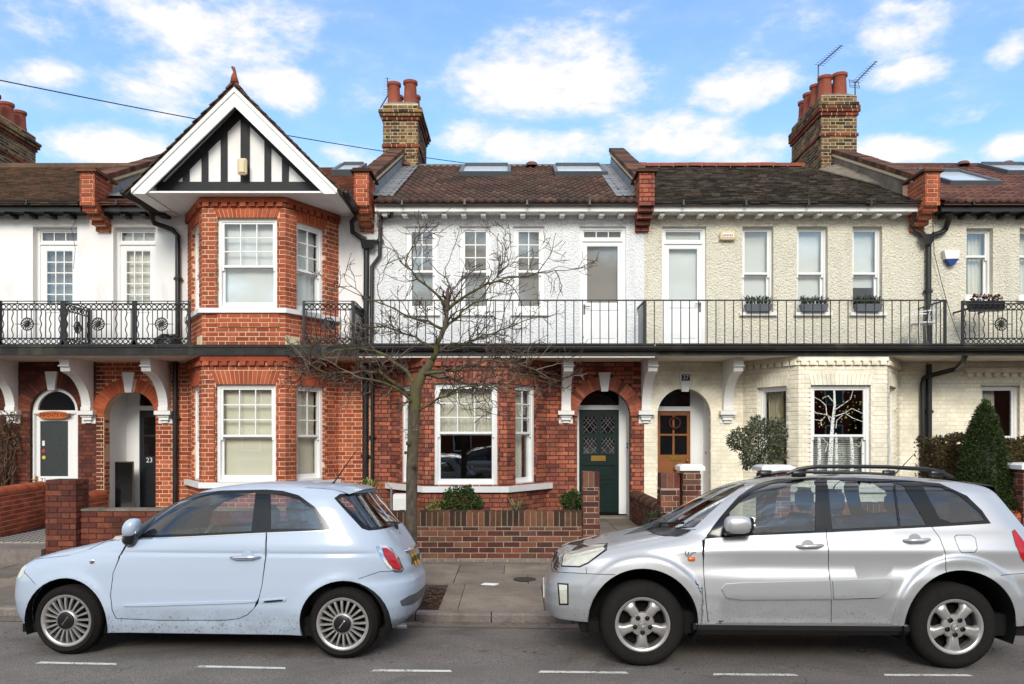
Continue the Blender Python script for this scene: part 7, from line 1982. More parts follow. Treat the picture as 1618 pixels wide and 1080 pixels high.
# ------------------------------------------------------------------ plants
def leafmat(name, cols, rough=.55):
    s = NT(name); r = s.rnd(); n = len(cols)
    c = s.ramp(r, [(i / n, q) for i, q in enumerate(cols)], 'CONSTANT'); s.set(c, rough, 0, .35)
    tr = s.n('ShaderNodeBsdfTranslucent'); s.l(c, tr.inputs[0]); mx = s.n('ShaderNodeMixShader'); mx.inputs[0].default_value = .25
    s.l(s.b.outputs[0], mx.inputs[1]); s.l(tr.outputs[0], mx.inputs[2]); s.l(mx.outputs[0], s.out.inputs[0]); M[name] = s.m
leafmat('leaf_box', [lin(58, 84, 34), lin(74, 100, 42), lin(44, 66, 28), lin(88, 116, 52), lin(36, 54, 26)])
leafmat('leaf_yew', [lin(46, 60, 24), lin(60, 76, 32), lin(36, 46, 20), lin(76, 90, 42), lin(50, 64, 28)])
leafmat('leaf_olive', [lin(88, 96, 70), lin(106, 112, 86), lin(64, 74, 48), lin(128, 132, 106), lin(52, 60, 40)])
leafmat('leaf_hedge', [lin(74, 66, 36), lin(92, 76, 42), lin(58, 60, 30), lin(104, 84, 50), lin(66, 70, 36), lin(84, 58, 38)])
leafmat('leaf_lime', [lin(122, 128, 58), lin(146, 148, 76), lin(98, 108, 48), lin(164, 160, 96)])
leafmat('leaf_grass', [lin(96, 112, 66), lin(124, 136, 88), lin(78, 94, 54), lin(150, 150, 108)])
leafmat('leaf_dark', [lin(46, 62, 40), lin(60, 76, 50), lin(36, 48, 32), lin(76, 88, 60)])
leafmat('petal_red', [lin(120, 30, 34), lin(92, 24, 30), lin(70, 60, 34)])
plain('stem_brown', lin(84, 66, 52), .9, .25, 14, .4, 60)
def leaf(mb, p, d, up, L, W):
    d = d.normalized(); s = d.cross(up)
    if s.length < 1e-4: s = d.orthogonal()
    s.normalize(); n = s.cross(d)
    mb.face([p, p + d * L * .5 + s * W * .5 + n * L * .08, p + d * L, p + d * L * .5 - s * W * .5 + n * L * .08])
def foliage(name, mat, parent, inside, bounds, count, L, W, seed, outward, shell=.35, hug=.5):
    r = random.Random(seed); mb = MB(); k = 0; tries = 0
    (x0, x1), (y0, y1), (z0, z1) = bounds
    while k < count and tries < count * 60:
        tries += 1
        p = Vector((r.uniform(x0, x1), r.uniform(y0, y1), r.uniform(z0, z1))); v = inside(p)
        if v < 0 or v > shell and r.random() > .12: continue
        o = outward(p); d = (o * hug + Vector((r.gauss(0, 1), r.gauss(0, 1), r.gauss(0, 1))).normalized()).normalized()
        leaf(mb, p, d, Vector((r.gauss(0, 1), r.gauss(0, 1), 1)), L * r.uniform(.7, 1.3), W * r.uniform(.8, 1.2)); k += 1
    return mb.build(name, mat, parent, kind='stuff')
def lump(c, rad, seed, amp=.12):
    c = Vector(c); r = random.Random(seed); w = [(Vector((r.gauss(0, 1), r.gauss(0, 1), r.gauss(0, 1))).normalized(), r.uniform(4, 9), r.uniform(0, 6)) for _ in range(7)]
    def inside(p):
        q = Vector(((p.x - c.x) / rad[0], (p.y - c.y) / rad[1], (p.z - c.z) / rad[2])); l = q.length
        if l < 1e-5: return 9
        n = q / l; e = 1 + amp * sum(math.sin(f * n.dot(d) + ph) for d, f, ph in w) / 2.6
        return (e - l)
    return inside, (lambda p: (p - c).normalized())
def shrub(label, c, rad, mat, count, L, W, seed, name='shrub', cat='shrub', amp=.12, hug=.5, stem=True, group=None):
    t = thing(name, label, cat, (c[0], c[1], .3), group); ins, out = lump(c, rad, seed, amp)
    foliage('foliage', mat, t, ins, tuple((c[i] - rad[i] * 1.2, c[i] + rad[i] * 1.2) for i in range(3)), count, L, W, seed, out, .4, hug)
    if stem:
        mb = MB(); r = random.Random(seed)
        for k in range(5): mb.tube([(c[0] + r.uniform(-.03, .03), c[1], .28), (c[0] + r.uniform(-.5, .5) * rad[0], c[1] + r.uniform(-.4, .4) * rad[1], c[2] + rad[2] * .3)], [.015, .006], 5)
        mb.build('stem', 'stem_brown', t)
    return t
shrub('clipped green box ball behind the low wall, under the red bay window', (X(729, 11.7), 11.7, Z(799, 11.7)), (.31, .31, .30), 'leaf_box', 4200, .036, .024, 21, cat='shrub', group='clipped box balls')
shrub('small clipped box ball beside the slim pillar and the green door', (X(905, 11.9), 11.9, Z(794, 11.9)), (.19, .19, .20), 'leaf_box', 2200, .034, .022, 22, group='clipped box balls')
shrub('small yellow-green shrub at the left of the larger box ball', (X(690, 11.6), 11.6, Z(806, 11.6)), (.16, .16, .12), 'leaf_lime', 380, .05, .03, 23, amp=.25)
def blades(mb, c, n, L, seed, spread=.5, w=.012):
    r = random.Random(seed); c = Vector(c)
    for k in range(n):
        a = r.uniform(0, 2 * PI); s = r.uniform(.1, spread); l = L * r.uniform(.6, 1.1); d = Vector((math.cos(a), math.sin(a), 0)); sd = Vector((-d.y, d.x, 0)) * w
        pts = [c + d * .01, c + d * s * l * .4 + Vector((0, 0, l * .6)), c + d * s * l + Vector((0, 0, l * (.95 - s * .3))), c + d * s * l * 1.5 + Vector((0, 0, l * (.8 - s * .5)))]
        for i, (p, q) in enumerate(zip(pts, pts[1:])): f0, f1 = (1, 1, .6, .05)[i], (1, 1, .6, .05)[i + 1]; mb.face([p - sd * f0, p + sd * f0, q + sd * f1, q - sd * f1])
t = thing('spiky_plant', 'tuft of thin upright leaves behind the low wall', 'plant', (X(815, 11.5), 11.5, .35)); mb = MB(); blades(mb, (X(815, 11.5), 11.5, .55), 34, .46, 5, .7, .008); mb.build('leaves', 'leaf_grass', t, kind='stuff')
t = thing('potted_plant', 'potted plant with pale drooping leaves at the foot of the black downpipes', 'plant', (X(585, 13.4), 13.4, .3))
mb = MB(); mb.lathe([(0, 0), (.13, 0), (.17, .42), (.19, .43), (.19, .47), (.16, .47), (.15, .4), (0, .4)], (X(587, 13.4), 13.4, .3), n=20); mb.build('pot', 'stone_cream', t, smooth=True, angle=40)
mb = MB(); blades(mb, (X(585, 13.4), 13.4, .72), 40, .42, 6, .8, .022); mb.build('leaves', 'leaf_lime', t, kind='stuff')
shrub('low dark tuft at the foot of the rounded dividing wall', (X(1036, 11.0), 10.98, .58), (.2, .12, .16), 'leaf_dark', 700, .06, .014, 31, hug=1.2, amp=.3)
# ball tree on a stem
t = thing('clipped_tree', 'round clipped evergreen on a thin bare stem before the cream bay', 'tree', (X(1198, 11.4), 11.4, .3)); c = (X(1200, 11.4), 11.4, Z(700, 11.4))
ins, out = lump(c, (.40, .38, .34), 41, .2); foliage('crown', 'leaf_olive', t, ins, ((c[0] - .52, c[0] + .52), (c[1] - .5, c[1] + .5), (c[2] - .45, c[2] + .45)), 3600, .062, .02, 41, out, .45, .7)
mb = MB(); mb.tube([(c[0] - .02, c[1], .25), (c[0] - .03, c[1], .8), (c[0], c[1], c[2] - .2)], [.028, .022, .02], 8)
r = random.Random(4)
for k in range(9): a = r.uniform(0, 6.28); mb.tube([(c[0], c[1], c[2] - .22), (c[0] + .24 * math.cos(a), c[1] + .24 * math.sin(a), c[2] + r.uniform(-.1, .22))], [.012, .004], 5)
mb.build('trunk', 'stem_brown', t, smooth=True)
# yew cone
t = thing('topiary_cone', 'tall dark green cone shaped topiary in front of the hedge', 'topiary', (X(1556, 11.35), 11.35, .3)); cx_, cy_ = X(1556, 11.35), 11.35; zb, zt_ = .42, Z(631, 11.35)
def cone_in(p):
    h = (p.z - zb) / (zt_ - zb)
    if h < 0 or h > 1: return -1
    R = .52 * (1 - h) ** .70 + .02; R *= 1 + .05 * math.sin(7 * p.z + 3 * math.atan2(p.y - cy_, p.x - cx_)); d = math.hypot(p.x - cx_, p.y - cy_)
    return (R - d) / .5
foliage('foliage', 'leaf_yew', t, cone_in, ((cx_ - .55, cx_ + .55), (cy_ - .55, cy_ + .2), (zb, zt_)), 20000, .05, .016, 51, lambda p: Vector((p.x - cx_, p.y - cy_, .35)).normalized(), .22, 1.0)
mb = MB(); mb.tube([(cx_, cy_, .2), (cx_, cy_, 1.2), (cx_, cy_, 2.1)], [.05, .03, .01], 7); mb.build('trunk', 'stem_brown', t)
foliage('tip', 'leaf_yew', t, lambda p: cone_in(p) if p.z > zt_ - .6 else -1, ((cx_ - .28, cx_ + .28), (cy_ - .28, cy_ + .2), (zt_ - .6, zt_ + .02)), 3500, .045, .016, 52, lambda p: Vector((p.x - cx_, p.y - cy_, .3)).normalized(), .4, 1.0)
mb = MB(); mb.lathe([(.42, zb + .04), (.36, zb + .5), (.25, zb + 1.05), (.12, zt_ - .35), (0, zt_ - .06)], (cx_, cy_, 0), n=16); mb.build('inner_growth', 'leaf_yew', t)
# hedge
t = thing('hedge', 'brownish clipped hedge along the garden of the right end house', 'hedge', (8.2, 12.2, .3)); hx0, hx1, hy0, hy1, hz = X(1482, 11.9), 10.6, 11.9, 12.6, Z(690, 11.9)
def hin(p):
    w_ = .035 * math.sin(5 * p.x + 2 * p.z) + .03 * math.sin(9 * p.z - 4 * p.x)
    return min(p.x - hx0, p.y - hy0 + w_, hz - p.z + w_, hy1 - p.y) / .3
foliage('foliage', 'leaf_hedge', t, hin, ((hx0, hx1), (hy0 - .08, hy1), (.35, hz + .08)), 30000, .052, .032, 61, lambda p: Vector((0, -1, .4)), .3, .5)
mb = MB(); mb.box(hx0 + .12, hx1, hy0 + .13, hy1 - .1, .3, hz - .12); mb.build('inner_growth', 'leaf_hedge', t)
shrub('low leafy ground plant at the foot of the cone topiary', (X(1598, 11.1), 11.1, .80), (.3, .12, .10), 'leaf_dark', 500, .07, .05, 71, amp=.25)
# bare climber at the left edge
t = thing('climbing_plant', 'leafless brown climber on the wall at the far left edge', 'climber', (X(18, 14.2), 14.2, .3)); mb = MB(); r = random.Random(14)
for k in range(26):
    x = X(r.uniform(-30, 34), 14.25); p = [(x, 14.2, .3)]; z = .3
    while z < 2.15 + r.uniform(-.25, .12): z += .14; p.append((p[-1][0] + r.uniform(-.05, .05), 14.2 + r.uniform(-.1, .12), z))
    mb.tube(p, [.018 - .012 * i / len(p) for i in range(len(p))], 5)
    for _ in range(5): q = Vector(r.choice(p)); mb.tube([q, q + Vector((r.uniform(-.16, .16), r.uniform(-.1, .05), r.uniform(-.04, .2)))], [.007, .003], 4)
mb.build('stems', 'stem_brown', t)
mb = MB(); r = random.Random(15)
for k in range(160): p = Vector((X(r.uniform(-20, 38), 14.2), 14.12 + r.uniform(0, .1), r.uniform(1.5, 2.3))); leaf(mb, p, Vector((r.gauss(0, 1), -.5, r.gauss(-.3, 1))), Vector((0, -1, .3)), .05, .03)
mb.build('dead_leaves', 'leaf_hedge', t, kind='stuff')

# ---- the bare street tree
s = NT('tree_bark'); sx = s.n('ShaderNodeSeparateXYZ'); s.l(s.pos.outputs['Position'], sx.inputs[0])
b0 = s.mix(s.mr(s.noise(26, 6, .65, stretch=(1, 1, .4)), .3, .7), lin(64, 57, 50), lin(110, 99, 86)); moss = s.ma('MULTIPLY', s.mr(s.noise(7, 5, .6), .38, .6), s.mr(sx.outputs[2], 1.3, 2.3))
s.set(s.mix(s.ma('MULTIPLY', moss, .75), b0, lin(100, 98, 52)), .95, 0, .2); s.bump(s.noise(60, 6, .7, stretch=(1, 1, .3)), .8, .015); M['tree_bark'] = s.m
s = NT('twig_bark'); s.set(s.ramp(s.rnd(), [(0, lin(70, 59, 52)), (.3, lin(90, 78, 70)), (.55, lin(54, 46, 42)), (.8, lin(126, 114, 106)), (.92, lin(92, 86, 54))], 'CONSTANT'), .9, 0, .2); M['twig_bark'] = s.m
def street_tree(label, base, group=None, mirror=1, seed=77, dens=1.0, off=Vector((0, 0, 0))):
    t = thing('street_tree', label, 'tree', tuple(Vector(base) + off), group); D0 = base[1]; r = random.Random(seed)
    def q(px, py, d=0.0): D = D0 + d; return Vector((X(px, D), D, Z(py, D))) + off
    mb = MB(); mb.tube([q(650, 960), q(650, 930), q(650.5, 880), q(650, 810), q(651, 740), q(653, 690), q(655, 640), q(657, 612), q(668, 590, .02), q(682, 570, .02)], [.095, .075, .064, .062, .066, .064, .068, .067, .05, .042], 14)
    for (px, py, s_) in ((655, 735, .04), (645, 700, .03), (641, 715, .02)): mb.lathe([(0, s_ * 1.2), (s_ * .8, s_ * .6), (s_, 0)], q(px, py, -.09), (-.3, -1, .2), 8)
    mb.build('trunk', 'tree_bark', t, smooth=True)
    limbs = [([(682, 570, .02), (692, 545, -.05), (700, 515, -.1), (706, 490, -.1)], .055, .04), ([(706, 490, -.1), (740, 462, -.2), (770, 448, -.3), (805, 440, -.35), (850, 432, -.4), (905, 425, -.4)], .036, .006),
             ([(706, 490, -.1), (690, 465, -.2), (660, 440, -.25), (640, 418, -.3), (655, 375, -.3), (668, 368, -.3)], .032, .005), ([(696, 525, -.08), (725, 500, .15), (760, 470, .3), (790, 430, .4), (806, 385, .45)], .03, .005),
             ([(655, 625, 0), (630, 610, -.1), (600, 588, -.2), (560, 585, -.3), (520, 588, -.45), (480, 572, -.5)], .045, .008), ([(657, 612, 0), (640, 585, .1), (610, 560, .25), (570, 548, .35), (520, 556, .5), (478, 590, .5)], .045, .008),
             ([(660, 640, 0), (620, 608, -.25), (590, 600, -.4), (566, 598, -.5)], .035, .02), ([(668, 590, 0), (720, 585, -.25), (770, 568, -.4), (820, 575, -.5), (870, 598, -.5), (892, 596, -.5)], .04, .006),
             ([(670, 590, 0), (715, 600, .25), (760, 612, .4), (800, 600, .5), (828, 590, .5)], .036, .007), ([(700, 520, -.1), (650, 500, -.25), (610, 482, -.3), (575, 470, -.35), (545, 455, -.35)], .03, .006),
             ([(690, 550, 0), (740, 540, .2), (790, 520, .3), (850, 500, .35)], .03, .006), ([(690, 550, 0), (655, 535, .3), (610, 515, .45), (580, 520, .5), (545, 540, .5)], .03, .006),
             ([(706, 490, -.1), (712, 455, .05), (700, 425, .1), (715, 395, .15)], .024, .005), ([(656, 650, 0), (690, 632, -.2), (730, 612, -.35), (780, 606, -.45), (815, 612, -.4)], .03, .006)]
    tw = MB(); cnt = 0
    def crook(p, d, L, r0, lev):
        n = max(3, int(L / .06)); pts = [p]; rad = [r0]; d = d.normalized()
        for k in range(n):
            d = (d + Vector((r.gauss(0, .24), r.gauss(0, .24), r.gauss(.02, .22)))).normalized(); pts.append(pts[-1] + d * L / n); rad.append(max(.0028, r0 * (1 - (k + 1) / n * .7)))
        tw.tube(pts, rad, 5 if lev < 2 else 4, cap=False)
        if lev < 3:
            for k in range(int(r.uniform(2.0, 4.2) * dens * (1 if lev else 1.3))):
                i = r.randrange(1, n); dd = (pts[i] - pts[i - 1]).normalized(); side = dd.cross(Vector((r.gauss(0, 1), r.gauss(0, 1), r.gauss(0, 1)))).normalized()
                crook(pts[i], dd * r.uniform(.35, .9) + side * r.uniform(.5, 1) + Vector((0, 0, .12)), L * r.uniform(.36, .68), rad[i] * .75, lev + 1)
        elif r.random() < .5: tw.lathe([(0, .02), (.005, .008), (.003, 0)], pts[-1], d, 4)
    for pts, r0, r1 in limbs:
        P_ = [q(*a) for a in pts]; fine = []
        for a, b in zip(P_, P_[1:]):
            m = max(2, int((b - a).length / .09))
            for k in range(m): fine.append(a.lerp(b, k / m) + Vector((r.gauss(0, .010), r.gauss(0, .010), r.gauss(0, .010))) * (1 if fine else 0))
        fine.append(P_[-1]); n = len(fine); rad = [.6 * (r0 + (r1 - r0) * (k / (n - 1)) ** .7) for k in range(n)]
        mb = MB(); mb.tube(fine, rad, 8); mb.build('limb', 'tree_bark', t, smooth=True)
        for k in range(int(n * (1.35 if pts[-1][1] > 490 else .8) * dens)):
            i = r.randrange(max(1, n // 8), n - 1); dd = (fine[i] - fine[i - 1]).normalized(); side = dd.cross(Vector((r.gauss(0, 1), r.gauss(0, 1), r.gauss(0, 1)))).normalized()
            crook(fine[i], dd * r.uniform(.5, 1) + side * r.uniform(.3, .9) + Vector((0, 0, .1)), r.uniform(.22, .62), max(.006, rad[i] * .42), 1)
        crook(fine[-1], fine[-1] - fine[-3], .3, r1, 1)
    o = tw.build('twigs', 'twig_bark', t, kind='stuff'); print('twig faces', len(tw.f)); return t
street_tree('bare crooked street tree with a mossy trunk before the red bay window', (TREE[0], TREE[1], .02))

# ------------------------------------------------------------------ small things on and around the houses
def boxthing(name, label, cat, c, sz, mat, bev=.015, extra=None, group=None):
    t = thing(name, label, cat, c, group); mb = MB(); i = 0
    rounded(mb, c[0] - sz[0] / 2, c[0] + sz[0] / 2, c[1] - sz[1] / 2, c[1] + sz[1] / 2, c[2] - sz[2] / 2, c[2] + sz[2] / 2, bev); mb.build('casing', mat, t)
    if extra: extra(t)
    return t
c = (X(383, 13.16), 13.16, Z(263, 13.16))
def ex(t): mb = MB(); rounded(mb, c[0] - .05, c[0] + .05, c[1] - .055, c[1] - .03, c[2] - .11, c[2] + .10, .01); mb.build('cover', 'plastic_cream', t)
boxthing('alarm_box', 'cream alarm box on the timbered gable', 'alarm box', c, (.155, .07, .27), 'plastic_cream', .02, ex)
c2 = (X(1149.5, 14.31), 14.31, Z(372, 14.31))
def ex(t):
    mb = MB(); mb.box(c2[0] - .10, c2[0] + .10, c2[1] - .046, c2[1] - .034, c2[2] - .035, c2[2] + .035); mb.build('panel', 'plastic_white', t)
    mb = MB()
    for k in range(6): mb.box(c2[0] - .085 + .03 * k, c2[0] - .068 + .03 * k, c2[1] - .049, c2[1] - .0465, c2[2] - .02 + .006 * (k % 2), c2[2] + .012)
    mb.build('lettering', 'terracotta', t)
boxthing('alarm_box', 'flat cream alarm box beside the upper white door of the cream house', 'alarm box', c2, (.29, .07, .16), 'plastic_cream', .02, ex)
t = thing('alarm_box', 'white alarm box with a blue lower tip on the right end house', 'alarm box', (X(1504, 14.3), 14.3, Z(406, 14.3)))
P3 = lambda px, py, d: Vector((X(px, d), d, Z(py, d)))
mb = MB(); mb.prism([P3(1492, 395, 14.25), P3(1517, 394, 14.25), P3(1516, 408, 14.25), P3(1495, 408.5, 14.25)], (0, .1, 0)); mb.build('casing', 'plastic_white', t)
mb = MB(); mb.prism([P3(1495.5, 409, 14.255), P3(1515.5, 408.5, 14.255), P3(1508, 418, 14.255), P3(1502, 418, 14.255)], (0, .09, 0)); mb.build('tip', 'plastic_blue', t)
# gas meter box
t = thing('meter_box', 'white meter box on the wall below the red bay, behind the tree trunk', 'meter box', (X(633, 13.2), 13.2, .3))
x0, x1, z0, z1 = X(621, 13.1), X(648, 13.1), .35, Z(781, 13.1)
mb = MB(); mb.prism([Vector((x0, 13.1, z0)), Vector((x0, 13.1, z1 - .03)), Vector((x0, 13.16, z1)), Vector((x0, 13.4, z1)), Vector((x0, 13.4, z0))], (x1 - x0, 0, 0)); mb.build('casing', 'plastic_white', t)
mb = MB(); mb.box(x0 + .02, x1 - .02, 13.085, 13.099, z0 + .03, z1 - .06); mb.build('lid', 'plastic_white', t)
mb = MB(); mb.tube([(x0 - .06, 13.3, .3), (x0 - .06, 13.3, z1 + .1)], .018, 6); mb.build('pipe', 'lead', t)
# planters on the sills of the cream house and the right end house
for i, (a, b, lab) in enumerate(((1177, 1219, 'grey sill planter of grassy leaves, nearest the upper white door'), (1264, 1307, 'grey sill planter of grassy leaves on the middle one of three sills'), (1350, 1392, 'grey sill planter of grassy leaves, the one farthest from the white door'))):
    D_ = 14.27; t = thing('window_planter', lab, 'planter', (X((a + b) / 2, D_), D_, wz(495)), 'planters on the cream sills'); xa, xb = X(a, D_), X(b, D_); z0 = wz(498) + .052
    mb = MB(); mb.hexa([(xa + .03, D_ - .06, z0), (xb - .03, D_ - .06, z0), (xb - .03, D_ + .06, z0), (xa + .03, D_ + .06, z0), (xa, D_ - .08, z0 + .13), (xb, D_ - .08, z0 + .13), (xb, D_ + .08, z0 + .13), (xa, D_ + .08, z0 + .13)]); mb.build('trough', 'planter_grey', t)
    mb = MB(); r = random.Random(i)
    for k in range(7): blades(mb, (xa + .04 + (xb - xa - .08) * k / 6, D_, z0 + .11), 16, .2, 50 + i * 9 + k, .9, .009)
    mb.build('leaves', 'leaf_grass' if False else 'leaf_dark', t, kind='stuff')
D_ = 13.75; t = thing('window_planter', 'black trough with dark red flowers behind the right ornate railing', 'planter', (X(1555, D_), D_, 3.9))
mb = MB(); xa, xb = X(1532, D_), X(1584, D_); mb.hexa([(xa + .02, D_ - .07, 4.0), (xb - .02, D_ - .07, 4.0), (xb - .02, D_ + .07, 4.0), (xa + .02, D_ + .07, 4.0), (xa, D_ - .09, 4.17), (xb, D_ - .09, 4.17), (xb, D_ + .09, 4.17), (xa, D_ + .09, 4.17)]); mb.build('trough', 'plastic_black', t)
mb = MB(); mb.box(xa + .05, xa + .07, D_ + .08, 14.37, 4.05, 4.08); mb.box(xb - .07, xb - .05, D_ + .08, 14.37, 4.05, 4.08); mb.build('bracket', 'black_iron', t)
for k in range(4):
    cc = (xa + .09 + k * .13, D_, 4.22); ins, out = lump(cc, (.06, .06, .06), 90 + k, .2); foliage('flowers', 'petal_red', t, ins, tuple((cc[i] - .08, cc[i] + .08) for i in range(3)), 90, .04, .03, 90 + k, out)
# white scrolled metal chair
t = thing('garden_chair', 'white ornate metal chair on the balcony beside the right downpipe', 'chair', (X(1462, 13.85), 13.85, BAL_T)); o = Vector((X(1458, 13.85), 13.85, BAL_T + .01)); 
mb = MB(); mb.lathe([(.0, .43), (.19, .43), (.20, .445), (.19, .455), (0, .455)], o, n=20); mb.build('seat', 'white_gloss', t)
for (a, b) in ((-.14, -.14), (.14, -.14), (-.14, .14), (.14, .14)): mb = MB(); mb.tube([o + Vector((a * .9, b * .9, .43)), o + Vector((a * 1.1, b * 1.1, .2)), o + Vector((a * 1.35, b * 1.35, .0))], .012, 6); mb.build('leg', 'white_gloss', t)
mb = MB(); bx = o + Vector((.17, .03, .45))
out = [(-.16, 0), (-.19, .2), (-.15, .38), (0, .46), (.15, .38), (.19, .2), (.16, 0)]
mb.tube([bx + Vector((.02 + v * .2, u, v)) for u, v in out], .012, 6)
for (u, v, R_) in ((-.08, .12, .055), (.08, .12, .055), (0, .25, .07), (-.09, .3, .04), (.09, .3, .04), (0, .38, .045)): torus(mb, bx + Vector((.02 + v * .2, u, v)), Vector((0, 1, 0)), Vector((.2, 0, 1)).normalized(), R_, .009, 14, 5)
mb.build('backrest', 'white_gloss', t)
mb = MB(); mb.tube([bx + Vector((.03, -.18, .2)), o + Vector((.0, -.22, .64)), o + Vector((-.24, -.2, .60)), o + Vector((-.26, -.18, .5))], .011, 6); mb.tube([bx + Vector((.03, .18, .2)), o + Vector((.0, .22, .64)), o + Vector((-.24, .2, .60)), o + Vector((-.26, .18, .5))], .011, 6); mb.build('arm', 'white_gloss', t)
# black bag on the left balcony
c = Vector((X(266, 13.85), 13.85, BAL_T)); mb = MB(); i0 = 0; n, m = 18, 9; r = random.Random(9)
for a in range(m + 1):
    ph = PI / 2 * a / m
    for b in range(n): w_ = 2 * PI * b / n; k = 1 + .06 * math.sin(3 * w_ + a) + r.uniform(-.03, .03); mb.v.append((c.x + .25 * k * math.cos(w_) * math.cos(ph) ** .4, c.y + .2 * k * math.sin(w_) * math.cos(ph) ** .4, c.z + .26 * math.sin(ph) * k))
for a in range(m):
    for b in range(n): mb.f.append((a * n + b, a * n + (b + 1) % n, (a + 1) * n + (b + 1) % n, (a + 1) * n + b))
tag(mb.build('plastic_sack', 'rubber_bag', None, smooth=True), 'black covered bundle behind the left ornate balcony railing', 'sack')
# framed dark board leaning in the porch
t = thing('leaning_board', 'dark framed glass board leaning in the arched orange brick porch', 'board', (X(190, 14.8), 14.8, .36)); fr = Frame(X(178, 14.75), 14.75, .25); L = .36; hh = Z(729, 14.75) - .36
mb = MB(); fbox(mb, fr, .02, L - .02, .38, .36 + hh - .02, -.02, -.008); mb.build('sheet', 'glass_dark', t)
mb = MB(); fbox(mb, fr, 0, .02, .36, .36 + hh, -.03, .0); fbox(mb, fr, L - .02, L, .36, .36 + hh, -.03, 0); fbox(mb, fr, .02, L - .02, .36, .38, -.03, 0); fbox(mb, fr, .02, L - .02, .36 + hh - .02, .36 + hh, -.03, 0); mb.build('frame', 'stem_brown', t)
# aerials
def yagi(label, base, boom0, boom1, n, span, group='roof aerials', refl=True):
    t = thing('television_aerial', label, 'aerial', tuple(base), group); base, b0, b1 = Vector(base), Vector(boom0), Vector(boom1)
    mb = MB(); mb.tube([base, b0 + Vector((0, 0, .03))], .016, 7); mb.build('mast', 'aerial', t)
    mb = MB(); mb.tube([b0, b1], .011, 6); mb.build('boom', 'aerial', t); d = (b1 - b0).normalized(); side = d.cross(Vector((0, 0, 1))).normalized()
    for k in range(n):
        p = b0.lerp(b1, (k + .6) / n); s_ = span * (1 - .5 * k / n); mb = MB(); mb.tube([p - side * s_, p + side * s_], .005, 5); mb.build('element', 'aerial', t)
    if refl:
        mb = MB(); u = side.cross(d).normalized()
        for v in (-.09, -.04, .04, .09): mb.tube([b0 - side * span * 1.1 + u * v - d * .03, b0 + side * span * 1.1 + u * v - d * .03], .006, 5)
        for v in (-1, 1): mb.tube([b0 + side * span * v + u * .1 - d * .03, b0 + side * span * v - u * .1 - d * .03], .006, 5)
        mb.build('reflector', 'aerial', t)
q = lambda px, py, d: Vector((X(px, d), d, Z(py, d)))
yagi('long television aerial at the left of the right chimney stack', q(1293, 190, 18.3), q(1293, 104, 18.3), q(1330, 71, 17.5), 11, .13, refl=False)
yagi('television aerial with a grid reflector at the right of the right chimney stack', q(1352, 190, 18.0), q(1351, 131, 18.0), q(1385, 96, 17.3), 10, .12)
yagi('small television aerial beside the pots of the centre chimney stack', q(601, 170, 18.6), q(613, 152, 18.6), q(612, 122, 18.4), 7, .13, refl=False)
# overhead cable and loose wires
t = thing('overhead_cable', 'thin overhead cable running down across the timbered gable to the roof ridge', 'cable', tuple(q(0, 127, 11.5))); mb = MB(); a, b = q(-60, 114, 10.8), q(748, 259, 18.3); pts = []
for k in range(25): u = k / 24; p = a.lerp(b, u); p.z -= .35 * 4 * u * (1 - u) * .25; pts.append(p)
mb.tube(pts, .009, 5); mb.build('wire', 'plastic_black', t)
def wire(label, pts, r=.006): mb = MB(); mb.tube([q(*p) for p in pts], r, 5); return tag(mb.build('wire', 'plastic_black', None), label, 'wire')
wire('black wire hanging from the right hopper across the cream wall', [(1473, 330, 13.9), (1476, 400, 14.28), (1490, 455, 14.3), (1503, 500, 14.3), (1522, 550, 13.5), (1526, 575, 13.4)])
wire('thin wire beside the left upper door below the left pier', [(122, 345, 14.3), (113, 360, 14.33), (119, 392, 14.33), (116, 425, 14.33)], .004)
# transfer of a white birch on the cream bay's front panes
s = NT('decal_white'); s.set(s.mix(s.mr(s.noise(34, 4, .6, stretch=(1, 1, 2)), .52, .6), lin(226, 226, 222), lin(120, 120, 116)), .7); M['decal_white'] = s.m
s = NT('decal_leaf'); s.set(s.ramp(s.rnd(), [(0, lin(150, 146, 70)), (.35, lin(112, 122, 52)), (.6, lin(170, 158, 92)), (.85, lin(150, 84, 42))], 'CONSTANT'), .7); M['decal_leaf'] = s.m
D_ = DB + .097; fr = Frame(0, D_, 0); t = thing('window_decal', 'white birch tree transfer with yellow leaves on the cream bay window', 'decal', (X(1318, D_), D_, 1.5))
def strip(mb, pts, w0, w1):
    P_ = [Vector((X(a, D_), Z(b, D_))) for a, b in pts]; n = len(P_); L_, R_ = [], []
    for k, p in enumerate(P_):
        d = (P_[min(k + 1, n - 1)] - P_[max(k - 1, 0)]).normalized(); w = (w0 + (w1 - w0) * k / (n - 1)) / 2; nn = Vector((-d.y, d.x)) * w; L_.append(p + nn); R_.append(p - nn)
    for k in range(n - 1): mb.face([fr.p(*R_[k]), fr.p(*R_[k + 1]), fr.p(*L_[k + 1]), fr.p(*L_[k])])
mb = MB()
strip(mb, [(1311, 745), (1313, 710), (1314, 690), (1316, 665), (1319, 640), (1318, 612)], .085, .03); strip(mb, [(1294, 745), (1295, 715), (1294, 688)], .06, .05); strip(mb, [(1322, 745), (1322, 700), (1321, 684)], .05, .03); strip(mb, [(1346, 745), (1347, 715), (1345, 690)], .06, .05)
